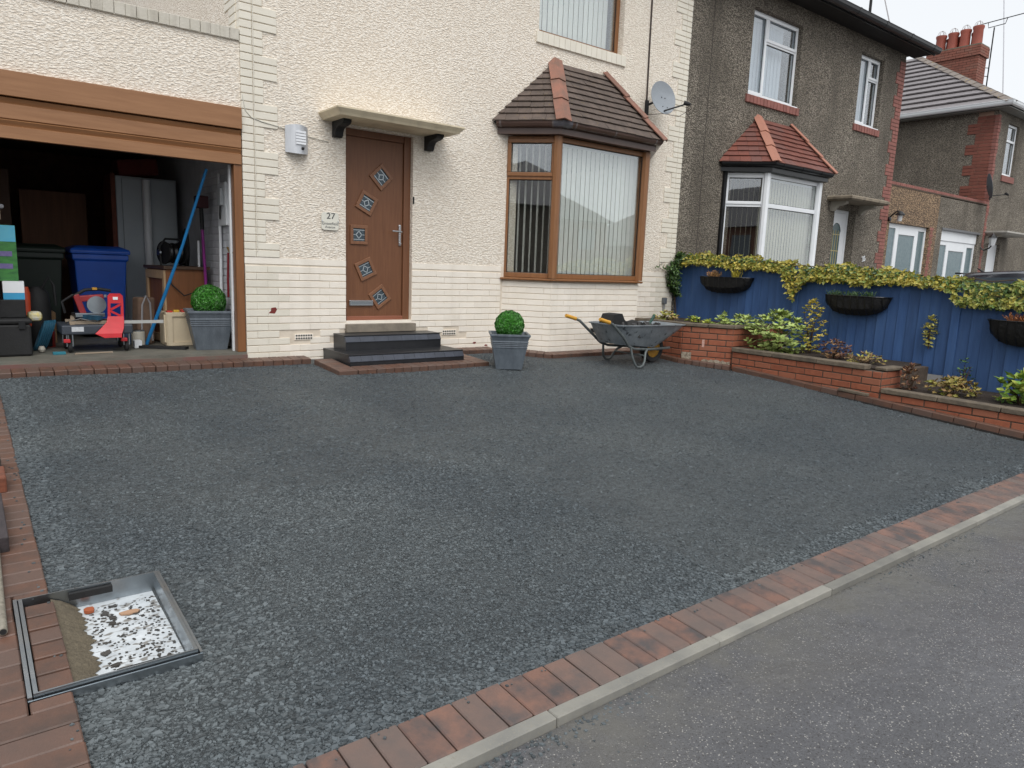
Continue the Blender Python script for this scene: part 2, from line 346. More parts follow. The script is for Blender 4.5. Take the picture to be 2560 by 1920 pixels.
def mat_wet_asphalt():
    m = bpy.data.materials.new('wet_asphalt'); m.use_nodes = True
    nt = m.node_tree; N = nt.nodes; L = nt.links; b = N['Principled BSDF']
    geo = N.new('ShaderNodeNewGeometry'); P = geo.outputs['Position']
    def noise(s, d=3, r=.55):
        n = N.new('ShaderNodeTexNoise'); n.inputs['Scale'].default_value = s; n.inputs['Detail'].default_value = d; n.inputs['Roughness'].default_value = r; L.new(P, n.inputs['Vector']); return n.outputs[0]
    def rng(src, a, c, lo=0, hi=1):
        r = N.new('ShaderNodeMapRange'); r.inputs[1].default_value = a; r.inputs[2].default_value = c; r.inputs[3].default_value = lo; r.inputs[4].default_value = hi; L.new(src, r.inputs[0]); return r.outputs[0]
    def mixc(f, A, B):
        k = N.new('ShaderNodeMix'); k.data_type = 'RGBA'; L.new(f, k.inputs[0])
        for i, c in ((6, A), (7, B)):
            if isinstance(c, tuple): k.inputs[i].default_value = (*c, 1)
            else: L.new(c, k.inputs[i])
        return k.outputs[2]
    big = noise(.9, 5, .6); fine = noise(170, 2)
    vor = N.new('ShaderNodeTexVoronoi'); vor.inputs['Scale'].default_value = 260; L.new(P, vor.inputs['Vector'])
    sp = N.new('ShaderNodeSeparateColor'); L.new(vor.outputs['Color'], sp.inputs[0])
    c = mixc(rng(big, .35, .65), srgb(80, 80, 83), srgb(102, 102, 105))
    c = mixc(rng(fine, .35, .65), c, srgb(80, 80, 82))
    c = mixc(rng(sp.outputs[0], .955, .975), c, srgb(160, 157, 152))
    c = mixc(rng(sp.outputs[1], .90, .95), c, srgb(60, 58, 58))
    brown = noise(.55, 4)
    c = mixc(rng(brown, .55, .75, 0, .25), c, srgb(104, 99, 92))
    # silt washed up along the edging stones
    sx = N.new('ShaderNodeSeparateXYZ'); L.new(P, sx.inputs[0])
    silt = N.new('ShaderNodeMath'); silt.operation = 'MULTIPLY'; L.new(rng(sx.outputs[1], -6.35, -5.95), silt.inputs[0]); L.new(rng(noise(3, 5, .65), .35, .6), silt.inputs[1])
    c = mixc(silt.outputs[0], c, srgb(98, 96, 91))
    L.new(c, b.inputs['Base Color'])
    wet = rng(noise(.7, 5, .62), .36, .56)
    rr = N.new('ShaderNodeMapRange'); rr.inputs[3].default_value = .5; rr.inputs[4].default_value = .13; L.new(wet, rr.inputs[0]); L.new(rr.outputs[0], b.inputs['Roughness'])
    bp = N.new('ShaderNodeBump'); bp.inputs['Distance'].default_value = .0035; bp.inputs['Strength'].default_value = .5
    ad = N.new('ShaderNodeMath'); ad.operation = 'MULTIPLY_ADD'; ad.inputs[1].default_value = -.9; L.new(vor.outputs['Distance'], ad.inputs[0]); L.new(noise(60, 3), ad.inputs[2])
    L.new(ad.outputs[0], bp.inputs['Height'])
    b2 = N.new('ShaderNodeBump'); b2.inputs['Distance'].default_value = .06; b2.inputs['Strength'].default_value = .35; L.new(noise(5, 4), b2.inputs['Height']); L.new(b2.outputs[0], bp.inputs['Normal'])
    L.new(bp.outputs[0], b.inputs['Normal'])
    return m
m_asph = mat_wet_asphalt()
rx = [-60, -20] + [-8 + .5 * i for i in range(40)] + [20, 60]
ry = [-30, -16, -12] + [-10 + .4 * i for i in range(10)] + [-6.1, -5.918]
struct(sheet('road', rx, ry, lambda x, y: -.405 - .012 * (-5.92 - y) + .006 * math.sin(x * 1.9 + y) * math.sin(y * 2.3 + .4 * x), m_asph))

# ------------------------------------------------------------------ slate-chip drive
DX0, DX1, DY0, DY1 = -3.204, 4.33, -5.672, -.25
TRAY = (-3.306, -2.828, -4.988, -4.332)
def gravel_z(x, y):
    return G(x, y) - .030 + .022 * min(max((y + 4.8) / 3, 0), 1) + .006 * math.sin(1.7 * x + .6) * math.cos(2.1 * y) + .004 * math.sin(4.1 * x - 3.3 * y)
def mat_gravel(name, island):
    m = bpy.data.materials.new(name); m.use_nodes = True
    nt = m.node_tree; N = nt.nodes; L = nt.links; b = N['Principled BSDF']
    geo = N.new('ShaderNodeNewGeometry'); P = geo.outputs['Position']
    n1 = N.new('ShaderNodeTexNoise'); n1.inputs['Scale'].default_value = 1.1; n1.inputs['Detail'].default_value = 4; L.new(P, n1.inputs['Vector'])
    r1 = N.new('ShaderNodeMapRange'); r1.inputs[1].default_value = .36; r1.inputs[2].default_value = .66; L.new(n1.outputs[0], r1.inputs[0])
    k = N.new('ShaderNodeMix'); k.data_type = 'RGBA'; k.inputs[6].default_value = (*srgb(80, 87, 91), 1); k.inputs[7].default_value = (*srgb(92, 98, 100), 1); L.new(r1.outputs[0], k.inputs[0])
    if island: src = geo.outputs['Random Per Island']
    else:
        v = N.new('ShaderNodeTexVoronoi'); v.inputs['Scale'].default_value = 95; v.inputs['Randomness'].default_value = 1
        mp = N.new('ShaderNodeMapping'); mp.inputs['Scale'].default_value = (1, 1.5, 1); L.new(P, mp.inputs[0]); L.new(mp.outputs[0], v.inputs['Vector'])
        s = N.new('ShaderNodeSeparateColor'); L.new(v.outputs['Color'], s.inputs[0]); src = s.outputs[0]
        bp = N.new('ShaderNodeBump'); bp.inputs['Distance'].default_value = .012; bp.inputs['Strength'].default_value = .9
        n2 = N.new('ShaderNodeTexNoise'); n2.inputs['Scale'].default_value = 130; n2.inputs['Detail'].default_value = 3; L.new(P, n2.inputs['Vector'])
        ma = N.new('ShaderNodeMath'); ma.operation = 'ADD'; L.new(n2.outputs[0], ma.inputs[0]); L.new(s.outputs[1], ma.inputs[1])
        L.new(ma.outputs[0], bp.inputs['Height']); L.new(bp.outputs[0], b.inputs['Normal'])
    if not island:
        n3 = N.new('ShaderNodeTexNoise'); n3.inputs['Scale'].default_value = 26; n3.inputs['Detail'].default_value = 6; n3.inputs['Roughness'].default_value = .75; L.new(P, n3.inputs['Vector'])
        m3 = N.new('ShaderNodeMath'); m3.operation = 'MULTIPLY_ADD'; m3.inputs[1].default_value = 3.2; m3.inputs[2].default_value = -1.6; L.new(n3.outputs[0], m3.inputs[0])
        a3 = N.new('ShaderNodeMath'); a3.operation = 'ADD'; L.new(src, a3.inputs[0]); L.new(m3.outputs[0], a3.inputs[1]); src = a3.outputs[0]
        b3 = N.new('ShaderNodeBump'); b3.inputs['Distance'].default_value = .05; b3.inputs['Strength'].default_value = .8; L.new(n3.outputs[0], b3.inputs['Height']); L.new(b3.outputs[0], bp.inputs['Normal'])
    r2 = N.new('ShaderNodeMapRange'); r2.inputs[3].default_value = .55; r2.inputs[4].default_value = 1.36; L.new(src, r2.inputs[0])
    cb = N.new('ShaderNodeCombineColor')
    for i in range(3): L.new(r2.outputs[0], cb.inputs[i])
    mu = N.new('ShaderNodeMix'); mu.data_type = 'RGBA'; mu.blend_type = 'MULTIPLY'; mu.inputs[0].default_value = 1; L.new(k.outputs[2], mu.inputs[6]); L.new(cb.outputs[0], mu.inputs[7])
    L.new(mu.outputs[2], b.inputs['Base Color']); b.inputs['Roughness'].default_value = .52; b.inputs['Specular IOR Level'].default_value = .5
    return m
nx, ny = 120, 90
gx = [DX0 + (DX1 + .1 - DX0) * i / nx for i in range(nx + 1)]; gy = [DY0 + (-.02 - DY0) * j / ny for j in range(ny + 1)]
def tray_dip(x, y):
    return gravel_z(x, y) - (.1 if TRAY[0] - .02 < x < TRAY[1] - .01 and TRAY[2] + .01 < y < TRAY[3] - .01 else 0)
drive = struct(sheet('driveway', gx, gy, tray_dip, mat_gravel('slate_fines', False)))
rng = np.random.default_rng(3)
def lowf(x, y, ph=0):
    return .5 + .25 * np.sin(1.3 * x + 2.1 * y + ph) * np.cos(2.4 * x - 1.1 * y + 1.7 * ph) + .25 * np.sin(3.7 * x - 2.9 * y + 2 + ph) * np.cos(1.9 * x + 4.3 * y + ph)
def chips(n, x0, x1, y0, y1, smin, smax, keep, name=None):
    x = rng.uniform(x0, x1, n); y = rng.uniform(y0, y1, n)
    d_edge = np.minimum.reduce([x - DX0, DX1 - x, y - DY0, -.95 - y + 5 * ((x < -.5) | (x > 1.4)) * .14])
    dens = keep * (.62 + .5 * np.clip(lowf(x, y) * 1.6 - .45, 0, 1)) + .6 * np.exp(-np.maximum(d_edge, 0) / .12)
    ok = rng.uniform(0, 1, n) < dens
    ok &= ~((x > TRAY[0]) & (x < TRAY[1] + .01) & (y > TRAY[2] - .01) & (y < TRAY[3] + .01))
    ok &= ~((x > -.5) & (x < 1.34) & (y > -.93))
    ok &= ~((x > 1.95) & (y > -.26 - .75 * np.clip((x - 1.95) / .45, 0, 1)))
    ok &= ~((x > 4.0) & (y > -1.45 - 1.3 * np.clip(x - 4.05, 0, 1)))
    x, y = x[ok], y[ok]; n = len(x)
    s = smin + (smax - smin) * rng.uniform(0, 1, n) ** 2.6
    s *= 1 + .35 * np.clip(lowf(x, y, 1.3) - .45, -.3, .6)
    z = np.array([gravel_z(a, c) for a, c in zip(x, y)])
    t0 = rng.uniform(0, 2 * np.pi, n)
    ang = t0[:, None] + np.array([0, 1.4, 2.9, 4.6])[None] + rng.uniform(-.45, .45, (n, 4))
    rad = s[:, None] * rng.uniform(.35, .62, (n, 4)) * np.array([1.25, .8, 1.2, .75])[None]
    px = x[:, None] + rad * np.cos(ang); py = y[:, None] + rad * np.sin(ang)
    tx = rng.normal(0, .085, n); ty = rng.normal(0, .085, n)
    th = s * rng.uniform(.08, .26, n) * np.where(s > .022, .7, 1)
    lift = np.where(rng.uniform(0, 1, n) < .6, 0, s * .12)
    top = z[:, None] + lift[:, None] + th[:, None] + (px - x[:, None]) * tx[:, None] + (py - y[:, None]) * ty[:, None]
    bot = z[:, None] - .004 + 0 * px
    V = np.empty((n, 8, 3)); V[:, :4, 0] = px; V[:, 4:, 0] = px * .86 + x[:, None] * .14; V[:, :4, 1] = py; V[:, 4:, 1] = py * .86 + y[:, None] * .14; V[:, :4, 2] = bot; V[:, 4:, 2] = top
    return V
parts = [chips(250000, DX0, DX1, DY0, -.26, .006, .020, .5),
         chips(70000, DX0, -.6, DY0, -3.6, .006, .021, .8),
         chips(65000, DX0, DX1, -4.3, -.26, .012, .028, .45),
         chips(1000, DX0, DX1, DY0, -.3, .022, .038, .5),
         chips(7000, DX0, DX0 + .16, DY0, -.3, .012, .032, .9),
         chips(8000, DX0, DX1, DY0, DY0 + .14, .012, .032, .8),
         chips(3000, DX0, -2.5, DY0, -4.4, .012, .034, .8)]
# a few chips kicked on to the block edging and grit along the foot of the edging stones
def stray(n, x0, x1, y0, y1, zf, s0, s1):
    x = rng.uniform(x0, x1, n); y = rng.uniform(y0, y1, n); s = rng.uniform(s0, s1, n); z = np.array([zf(a, c) for a, c in zip(x, y)])
    ang = rng.uniform(0, 6.28, n)[:, None] + np.array([0, 1.5, 3.0, 4.6])[None]; rad = s[:, None] * rng.uniform(.35, .65, (n, 4))
    px = x[:, None] + rad * np.cos(ang); py = y[:, None] + rad * np.sin(ang); W = np.empty((n, 8, 3))
    W[:, :4, 0] = px; W[:, 4:, 0] = px * .85 + x[:, None] * .15; W[:, :4, 1] = py; W[:, 4:, 1] = py * .85 + y[:, None] * .15; W[:, :4, 2] = z[:, None]; W[:, 4:, 2] = (z + s * .3)[:, None]; return W
parts += [stray(70, -3.26, -3.2, -5.6, -.4, lambda a, c: G(a, c) + .0005, .006, .016), stray(60, -3.3, 4, -5.72, -5.672, lambda a, c: G(a, c) + .0005, .006, .014),
          stray(520, -3.4, -1.2, -5.99, -5.92, lambda a, c: -.408, .006, .018), stray(300, -1.2, 4.5, -5.96, -5.92, lambda a, c: -.408, .005, .012), stray(260, -3.4, 1, -6.4, -5.95, lambda a, c: -.407 - .012 * (-5.92 - c), .004, .010)]
V = np.concatenate(parts); n = len(V)
F4 = np.array([[4, 5, 6, 7], [0, 1, 5, 4], [1, 2, 6, 5], [2, 3, 7, 6], [3, 0, 4, 7]])
loops = (F4[None] + 8 * np.arange(n)[:, None, None]).reshape(-1)
me = bpy.data.meshes.new('slate_chips'); me.vertices.add(n * 8); me.vertices.foreach_set('co', V.reshape(-1).astype(np.float32))
me.loops.add(len(loops)); me.loops.foreach_set('vertex_index', loops.astype(np.int32))
me.polygons.add(n * 5); me.polygons.foreach_set('loop_start', (np.arange(n * 5) * 4).astype(np.int32))
me.polygons.foreach_set('use_smooth', np.zeros(n * 5, bool))
me.update(calc_edges=True); me.materials.append(mat_gravel('slate_chip', True))
gr = stuff(link('slate_chips', me, None, (0, 0, 0))); tag(gr, 'dark grey slate chippings spread over the sloping driveway', 'gravel')
print('chips', n)

# ------------------------------------------------------------------ paver borders
def bed(name, poly, z0, z1, parent=None):
    b = MB().prism([(x, y, z0(x, y)) for x, y in poly], (0, 0, .001))
    n = len(poly); b = MB()
    b.add([(x, y, z0(x, y)) for x, y in poly] + [(x, y, z1(x, y)) for x, y in poly],
          [tuple(reversed(range(n))), tuple(range(n, 2 * n))] + [(i, (i + 1) % n, n + (i + 1) % n, n + i) for i in range(n)])
    return b.build(name, m_bed, parent)
def slab(dz): return lambda x, y: G(x, y) + dz
SL = math.atan(.06003)
def paver(parent, m, x, y, lx, ly, top=0, rz=0, h=.06):
    o = piece('paver', parent, m, (x, y, G(x, y) + top - h), lx, ly, h, rz, .0045, .0015, .008)
    e = o.rotation_euler; o.rotation_euler = (e.x + SL * math.cos(rz), e.y - SL * math.sin(rz), e.z)
    return o
# left border: soldier course along the drive's left edge, interrupted by the recessed cover
lb = struct(bed('paved_edging', [(-3.41, -5.86), (-3.204, -5.86), (-3.204, -.27), (-3.41, -.27)], slab(-.13), slab(-.062)))
y = -5.665 + .05
while y < -.3:
    if TRAY[2] - .065 < y < TRAY[3] + .065:
        paver(lb, m_pavl, (-3.405 + TRAY[0] - .018) / 2, y, .080, .096)
        for ya, yb in ((y - .048, min(y + .048, TRAY[2] - .018)), (max(y - .048, TRAY[3] + .016), y + .048)):
            if yb - ya > .015: paver(lb, m_pavl, (TRAY[0] - .016 - 3.2055) / 2, (ya + yb) / 2, .112, yb - ya)
    else: paver(lb, m_pavl, -3.304, y, .197, .096)
    y += .0995
# front border: brindle blocks laid as a soldier course, then concrete edging
fb = struct(bed('paved_border', [(-3.41, -5.862), (4.65, -5.862), (4.65, -5.67), (-3.41, -5.67)], slab(-.13), slab(-.062)))
x = -3.36
while x < 4.6:
    paver(fb, m_pav, x, -5.767, .0935, .194); x += .0985
ke = struct(MB().box(-12, -5.917, -.62, 12, -5.863, -.44).build('kerb', m_conc))
x = -9.6
for k in range(24):
    x0 = -1.975 + (k - 8) * .85
    o = piece('edging_stone', ke, m_conc, (x0 + .425, -5.890, -.50), .846, .052, .50 + G(x0 + .4, -5.89) - .003, 0, .004, .001, .001)
# borders against the house, round the steps and round the bay
hb = struct(bed('house_edging', [(-3.41, -.25), (-.49, -.25), (-.49, -.93), (1.335, -.93), (1.335, -.25), (1.92, -.25), (2.42, -.80), (4.12, -.80), (4.12, -.02), (-3.41, -.02)], slab(-.12), slab(-.016)))
def run(parent, m, p0, p1, w, top, pitch=.1, h=.06):
    """pavers side by side from p0 to p1, each lying across the run; p is the outer edge, w to the left of travel"""
    p0 = Vector((*p0, 0)); p1 = Vector((*p1, 0)); d = p1 - p0; L = d.length; d.normalize(); nrm = Vector((-d.y, d.x, 0))
    n = max(1, round(L / pitch)); st = L / n; a = math.atan2(d.y, d.x)
    for k in range(n):
        c = p0 + d * (k + .5) * st + nrm * w / 2
        paver(parent, m, c.x, c.y, st - .004, w - .004, top, a, h)
HT = .042
run(hb, m_pavl, (-3.40, -.25), (-.5, -.25), .2, HT)
run(hb, m_pavl, (-.49, -.29), (-.49, -.93), .2, HT)
run(hb, m_pavl, (-.28, -.93), (1.13, -.93), .2, HT)
run(hb, m_pavl, (1.335, -.93), (1.335, -.22), .2, HT)
run(hb, m_pavl, (1.345, -.205), (1.96, -.205), .2, HT)
run(hb, m_pavl, (1.98, -.20), (2.44, -.72), .2, HT)
run(hb, m_pavl, (2.46, -.735), (4.10, -.735), .2, HT)
# right-hand edging along the garden wall
rb = struct(bed('garden_edging', [(4.02, -.70), (4.02, -1.44), (4.30, -2.02), (4.335, -5.66), (4.46, -5.66), (4.46, -1.96), (4.16, -1.36), (4.16, -.70)], slab(-.12), slab(-.012)))
run(rb, m_pavl, (4.03, -.74), (4.03, -1.40), .11, .045)
run(rb, m_pavl, (4.03, -1.42), (4.32, -2.02), .11, .045)
run(rb, m_pavl, (4.335, -2.05), (4.335, -5.66), .105, .045, .205)

# ------------------------------------------------------------------ recessed access cover tray
def tz(x, y): return G(x, y) + .004
tr = thing('recessed_drain_cover', 'shallow galvanised steel tray set into the drive, wet and strewn with chippings', 'drain cover', (-3.07, -4.66, G(-3.07, -4.66) - .1))
x0, x1, y0, y1 = TRAY; w = .012
b = MB()
def slopebox(b, xa, ya, xb, yb, dz0, dz1):
    p = [(xa, ya), (xb, ya), (xb, yb), (xa, yb)]
    return b.hexa([(x, y, tz(x, y) + dz0) for x, y in p] + [(x, y, tz(x, y) + dz1) for x, y in p])
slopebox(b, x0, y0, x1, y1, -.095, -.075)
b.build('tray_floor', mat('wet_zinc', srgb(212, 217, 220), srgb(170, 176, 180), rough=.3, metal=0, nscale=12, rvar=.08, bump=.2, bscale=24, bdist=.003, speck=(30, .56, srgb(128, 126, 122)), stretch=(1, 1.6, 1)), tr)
for nm, a in (('tray_side', (x0, y0, x0 + w, y1)), ('tray_side', (x1 - w, y0, x1, y1)), ('tray_side', (x0 + w, y0, x1 - w, y0 + w * .5)), ('tray_side', (x0 + w, y1 - w * .5, x1 - w, y1))):
    slopebox(MB(), a[0], a[1], a[2], a[3], -.0745, .006).build(nm, m_steel, tr)
slopebox(MB(), x0 - .016, y0 - .01, x0 - .004, y1 + .01, -.1, .003).build('outer_frame', m_steel, tr)
slopebox(MB(), x1 + .004, y0 - .01, x1 + .013, y1 + .01, -.1, -.002).build('outer_frame', m_steel, tr)
slopebox(MB(), x0 - .016, y0 - .014, x1 + .013, y0 - .008, -.1, -.008).build('outer_frame', m_steel, tr)
slopebox(MB(), x0 - .016, y1 + .008, x1 + .013, y1 + .014, -.1, -.002).build('outer_frame', m_steel, tr)
for (xa, ya) in ((-3.07, y1 - .02), (-3.0, y0 + .02)):
    slopebox(MB(), xa - .075, ya - .008, xa + .075, ya + .008, -.03, -.004).build('lifting_key_slot', m_blackm, tr)
yy = y0 + .055
while yy < y1 - .03:
    piece('paver_cut', tr, m_pavl, (x0 + .062, yy, tz(-3.2, yy) - .066), .092, .097, .066, 0, .003, .001, .005); yy += .1
b = MB()      # bed of sand sloping off the cut blocks
prof = [(-.0, -.014), (.03, -.028), (.06, -.05), (.085, -.072)]
rs = []
for j in range(57):
    yv = y0 + .012 + (y1 - y0 - .024) * j / 56; wv = 1.12 + .12 * math.sin(j * .45) + .10 * math.sin(j * 1.9) + U(-.07, .07) + .5 * max(0, 1 - j / 9)
    rs.append([(-3.205 + a * wv, yv, tz(-3.2, yv) + h) for a, h in prof])
b.rings(rs, closed=False); b.build('sand_bed', mat('wet_sand', srgb(112, 102, 84), srgb(84, 76, 62), rough=.8, nscale=60, bump=.8, bscale=150, bdist=.006), tr, fix=False)
b = MB()
for k in range(520):
    px, py = U(-3.10, x1 - .03), U(y0 + .03, y1 - .05)
    if rnd() > .35 + .65 * (px + 3.1) / .25 and rnd() > .25: continue
    s = U(.0025, .008) * (2.4 if rnd() < .06 else 1); z = tz(px, py) - .0745; a0 = U(0, 6)
    b.prism([(px + s * U(.7, 1.2) * math.cos(a0 + t), py + s * U(.7, 1.2) * math.sin(a0 + t), z) for t in (0, 1.3, 2.9, 4.5)], (0, 0, s * .3))
stuff(b.build('loose_chips', MATS['wet_chip'] if 'wet_chip' in MATS else mat('wet_chip', srgb(52, 52, 54), srgb(74, 70, 64), rough=.4, island=.4), tr))
tag(MB().prism([(-3.085 + .022 * math.cos(t) * U(.8, 1.2), -4.40 + .02 * math.sin(t) * U(.8, 1.2), tz(-3.085, -4.4) - .072) for t in [k * .9 for k in range(7)]], (0, 0, .012)).build('stone_chip', mat('orange_stone', srgb(170, 92, 58), rough=.8)), 'small orange brick fragment in the back corner of the steel tray', 'stone')
tag(MB().prism([(-2.955 + .035 * math.cos(t) * U(.8, 1.2), -4.48 + .02 * math.sin(t) * U(.8, 1.2), tz(-2.955, -4.48) - .0735) for t in [k * .9 for k in range(7)]], (0, 0, .006)).build('fallen_leaf', mat('tan_leaf', srgb(176, 140, 112), rough=.8)), 'pale tan dead leaf lying on the floor of the steel tray', 'leaf')

# ------------------------------------------------------------------ odds and ends on the left edging
b = MB(); zt = G(-3.36, -4.3) + .03
b.tube([(-3.362, -4.575, G(0, -4.57) + .026), (-3.358, -4.2, G(0, -4.2) + .03), (-3.352, -3.72, G(0, -3.72) + .036)], .0135, 12)
p = b.build('pipe', mat('weathered_pipe', srgb(150, 144, 130), srgb(104, 98, 88), rough=.7, nscale=40, bump=.3))
tag(p, 'weathered grey pipe lying along the brown block edging', 'pipe')
MB().tube([(-3.3622, -4.5765, G(0, -4.57) + .026), (-3.3622, -4.571, G(0, -4.57) + .026)], .0105, 12).build('pipe_bore', m_blackm, p)
b = MB(); b.obox((-3.352, -3.555, G(0, -3.55) + .038), (.046, 0, 0), (0, .29, .29 * .06), (0, -.002, .036))
tag(b.build('stone_offcut', mat('dark_stone', srgb(66, 58, 60), srgb(44, 40, 42), rough=.7, nscale=30, bump=.6, bscale=40, bdist=.01, stretch=(1, .3, 1)), bevel=.004), 'dark rough stone offcut lying behind the grey pipe', 'stone')
b = MB(); b.obox((-3.345, -2.98, G(0, -2.98) + .045), (.07, 0, 0), (0, .1, .006), (0, 0, .043))
tag(b.build('loose_brick', mat('loose_brown_brick', srgb(126, 72, 50), srgb(96, 58, 44), rough=.8, nscale=20, bump=.4), bevel=.008), 'loose brown brick on the edging beyond the dark stone offcut', 'brick')
b = MB(); b.obox((-3.365, -2.70, G(0, -2.7) + .05), (.08, 0, 0), (0, .1, .006), (0, 0, .048))
tag(b.build('loose_brick', mat('loose_grey_brick', srgb(82, 74, 70), srgb(58, 54, 52), rough=.8, nscale=20, bump=.4), bevel=.008), 'loose grey brick on the edging behind the brown one', 'brick')

# ================================================================== HOUSE 27 (cream)
XG, XP = -1.092, 5.511            # corners of the cream house
WT = 5.62                         # wall-plate height
h27 = thing('semi_detached_house', 'cream roughcast house with brown front door and bay window', 'house', (2.2, 4, -.05))
DOOR = (0.0, .8275, .3807, 2.462); UPW = (2.60, 4.10, 3.975, 5.25); BAYO = (2.34, 4.44, .90, 2.70)
w_up = wall_holes(XG, XP, 1.04, WT, [DOOR, UPW, BAYO], -.010, .26).build('wall', m_cream, h27)
pl = wall_holes(XG, XP, -.14, 1.04, [DOOR, BAYO], -.010, .26).build('plinth', m_cmortar, h27)
MB().box(XG + .001, .26, -.1, XG + .25, 8, WT).box(XG + .25, 7.75, -.1, XP - .11, 8, WT).box(XP - .11, .26, -.1, XP + .11, 8, WT - .001).build('side_and_back_wall', m_cream, h27)
MB().box(XG + .25, .262, 2.72, XP - .12, 7.74, 2.86).box(XG + .25, .262, .30, XP - .12, 7.74, .38).box(1.2, .262, .38, 1.3, 7.74, 2.72).build('inner_floor', m_dark, h27)
# ---- bricks
def courses(parent, m, p0, p1, z0, z1, H=.075, D=.10, proud=.009, L=.225, off0=0, skip=None, jz=.010, jx=.006, ch=.004, name='brick', jit=.0012, mq=None, tilt=.002, ends=False):
    """individual bricks on the plane from p0 to p1 (outward to the right of travel), half bond"""
    p0 = Vector((*p0, 0)); p1 = Vector((*p1, 0)); d = p1 - p0; LL = d.length; d.normalize(); nr = Vector((d.y, -d.x, 0)); a = math.atan2(d.y, d.x)
    n = int(round((z1 - z0) / H)); cnt = 0
    for k in range(n):
        zt = z1 - k * H
        u = -((k + off0) % 2) * L / 2
        while u < LL - .012:
            a0, a1 = max(u, 0), min(u + L, LL)
            u += L
            if a1 - a0 < .03: continue
            c = p0 + d * (a0 + a1) / 2 - nr * (D / 2 - proud)
            if skip and skip(a0, a1, zt - H, zt): continue
            mm = mq(p0 + d * (a0 + a1) / 2, zt) if mq else m
            piece(name, parent, mm, (c.x, c.y, zt - H + jz / 2), round(a1 - a0 - jx, 2) if a1 - a0 < L - .01 else L - jx, D, H - jz, a, ch, jit, tilt); cnt += 1
    return cnt
ZL = .965
vents = [(-.60, -.375, .175, .255), (1.25, 1.475, .175, .255)]
def sk(a0, a1, z0, z1):
    xx0, xx1 = XG + a0, XG + a1
    if xx0 < DOOR[1] - .01 and xx1 > DOOR[0] + .01 and z1 > .37: return True
    if xx0 > -.30 and xx1 < 1.16 and z1 < .30: return True          # behind the steps
    return any(xx0 < v[1] - .05 and xx1 > v[0] + .05 and z0 < v[3] - .02 and z1 > v[2] + .02 for v in vents)
mqf = lambda p, z: m_qbrick if (p.x < -.72 or p.x > 5.1) else m_cbrick
# left of the door is set out so a joint falls on the jamb
courses(pl, m_cbrick, (XG, -.010), (-.001, -.010), -.085, ZL, skip=sk, mq=mqf, jx=.0008, jz=.009, ch=.0022)
def sk2(a0, a1, z0, z1):
    return sk(a0 + .83 - XG, a1 + .83 - XG, z0, z1)
courses(pl, m_cbrick, (.83, -.010), (2.13, -.010), -.085, ZL, skip=sk2, mq=mqf, jx=.0008, jz=.009, ch=.0022, off0=1)
courses(pl, m_cbrick, (4.66, -.010), (XP, -.010), .215, ZL, mq=mqf, jx=.0008, jz=.009, ch=.0022)
# smooth band course over the shadow joint
for xa, xb in ((XG - .004, -.001), (.829, 2.13), (4.66, XP)): MB().box(xa, -.016, ZL + .016, xb, -.0102, 1.045).build('band_course', m_cbrick, h27)
for v in vents:
    ab = MB().box(v[0] + .01, -.02, v[2] + .01, v[1] - .01, .05, v[3] - .008).build('air_brick', m_cbrick, pl)
    b = MB()
    for r_ in range(2):
        for k in range(7): b.box(v[0] + .022 + k * .027, -.0215, v[2] + .017 + r_ * .03, v[0] + .04 + k * .027, -.0195, v[2] + .035 + r_ * .03)
    o = b.build('air_hole', m_blackm, h27)
# spalled brick near the garage corner
for (px_, pz_) in ((1.93, .035), (2.03, .11), (1.75, .075)):
    MB().prism([(px_ + .035 * math.cos(t) * U(.6, 1.2), -.0205, pz_ + .014 * math.sin(t) * U(.6, 1.2)) for t in [k * .9 for k in range(7)]], (0, .004, 0)).build('bare_patch', mat('bare_red_brick', srgb(128, 52, 46), srgb(104, 44, 40), rough=.9, nscale=40, bump=.5), pl)
MB().prism([(-.865, -.0205, .475), (-.80, -.0205, .47), (-.775, -.0205, .515), (-.79, -.0205, .535), (-.835, -.0205, .53), (-.84, -.0205, .50)], (0, .004, 0)).build('bare_patch', mat('bare_red_brick', srgb(128, 52, 46), srgb(104, 44, 40), rough=.9, nscale=40, bump=.5), pl)
# ---- quoins: three long, three short
qn = MB().box(XG + .02, -.0105, 1.05, XG + .3, -.0095, 1.06).build('quoin', m_qbrick, h27)
def quoins(parent, m, xc, s, z0, z1, long=.355, short=.215, head=.112, D=.1, first=0, side=False, pr=.012, jz=.009):
    n = int((z1 - z0) / .075)
    for k in range(n):
        w = long if ((k + first) // 3) % 2 == 0 else short
        zc = z0 + k * .075 + .0045
        piece('quoin_brick', parent, m, (xc + s * head / 2 - s * .002, -.010 - pr + D / 2, zc), head + .002, D, .075 - jz, 0, .003, .0008, .002)
        piece('quoin_brick', parent, m, (xc + s * (head + (w - head) / 2 + .001), -.010 - pr + .04, zc), round(w - head - .004, 3), .08, .075 - jz, 0, .003, .0008, .002)
        if side and zc > 3.0:
            ws = short if w == long else long
            piece('quoin_brick', parent, m, (xc - s * .010 + s * .04, .10 + ws / 2 - .015, zc), .08, ws - .004, .075 - jz, 0, .003, .0008, .002)
quoins(qn, m_qbrick, XG, 1, 1.045, 4.0, side=True, first=1)
quoins(qn, m_qbrick, XP, -1, 1.045, 5.55, first=4)
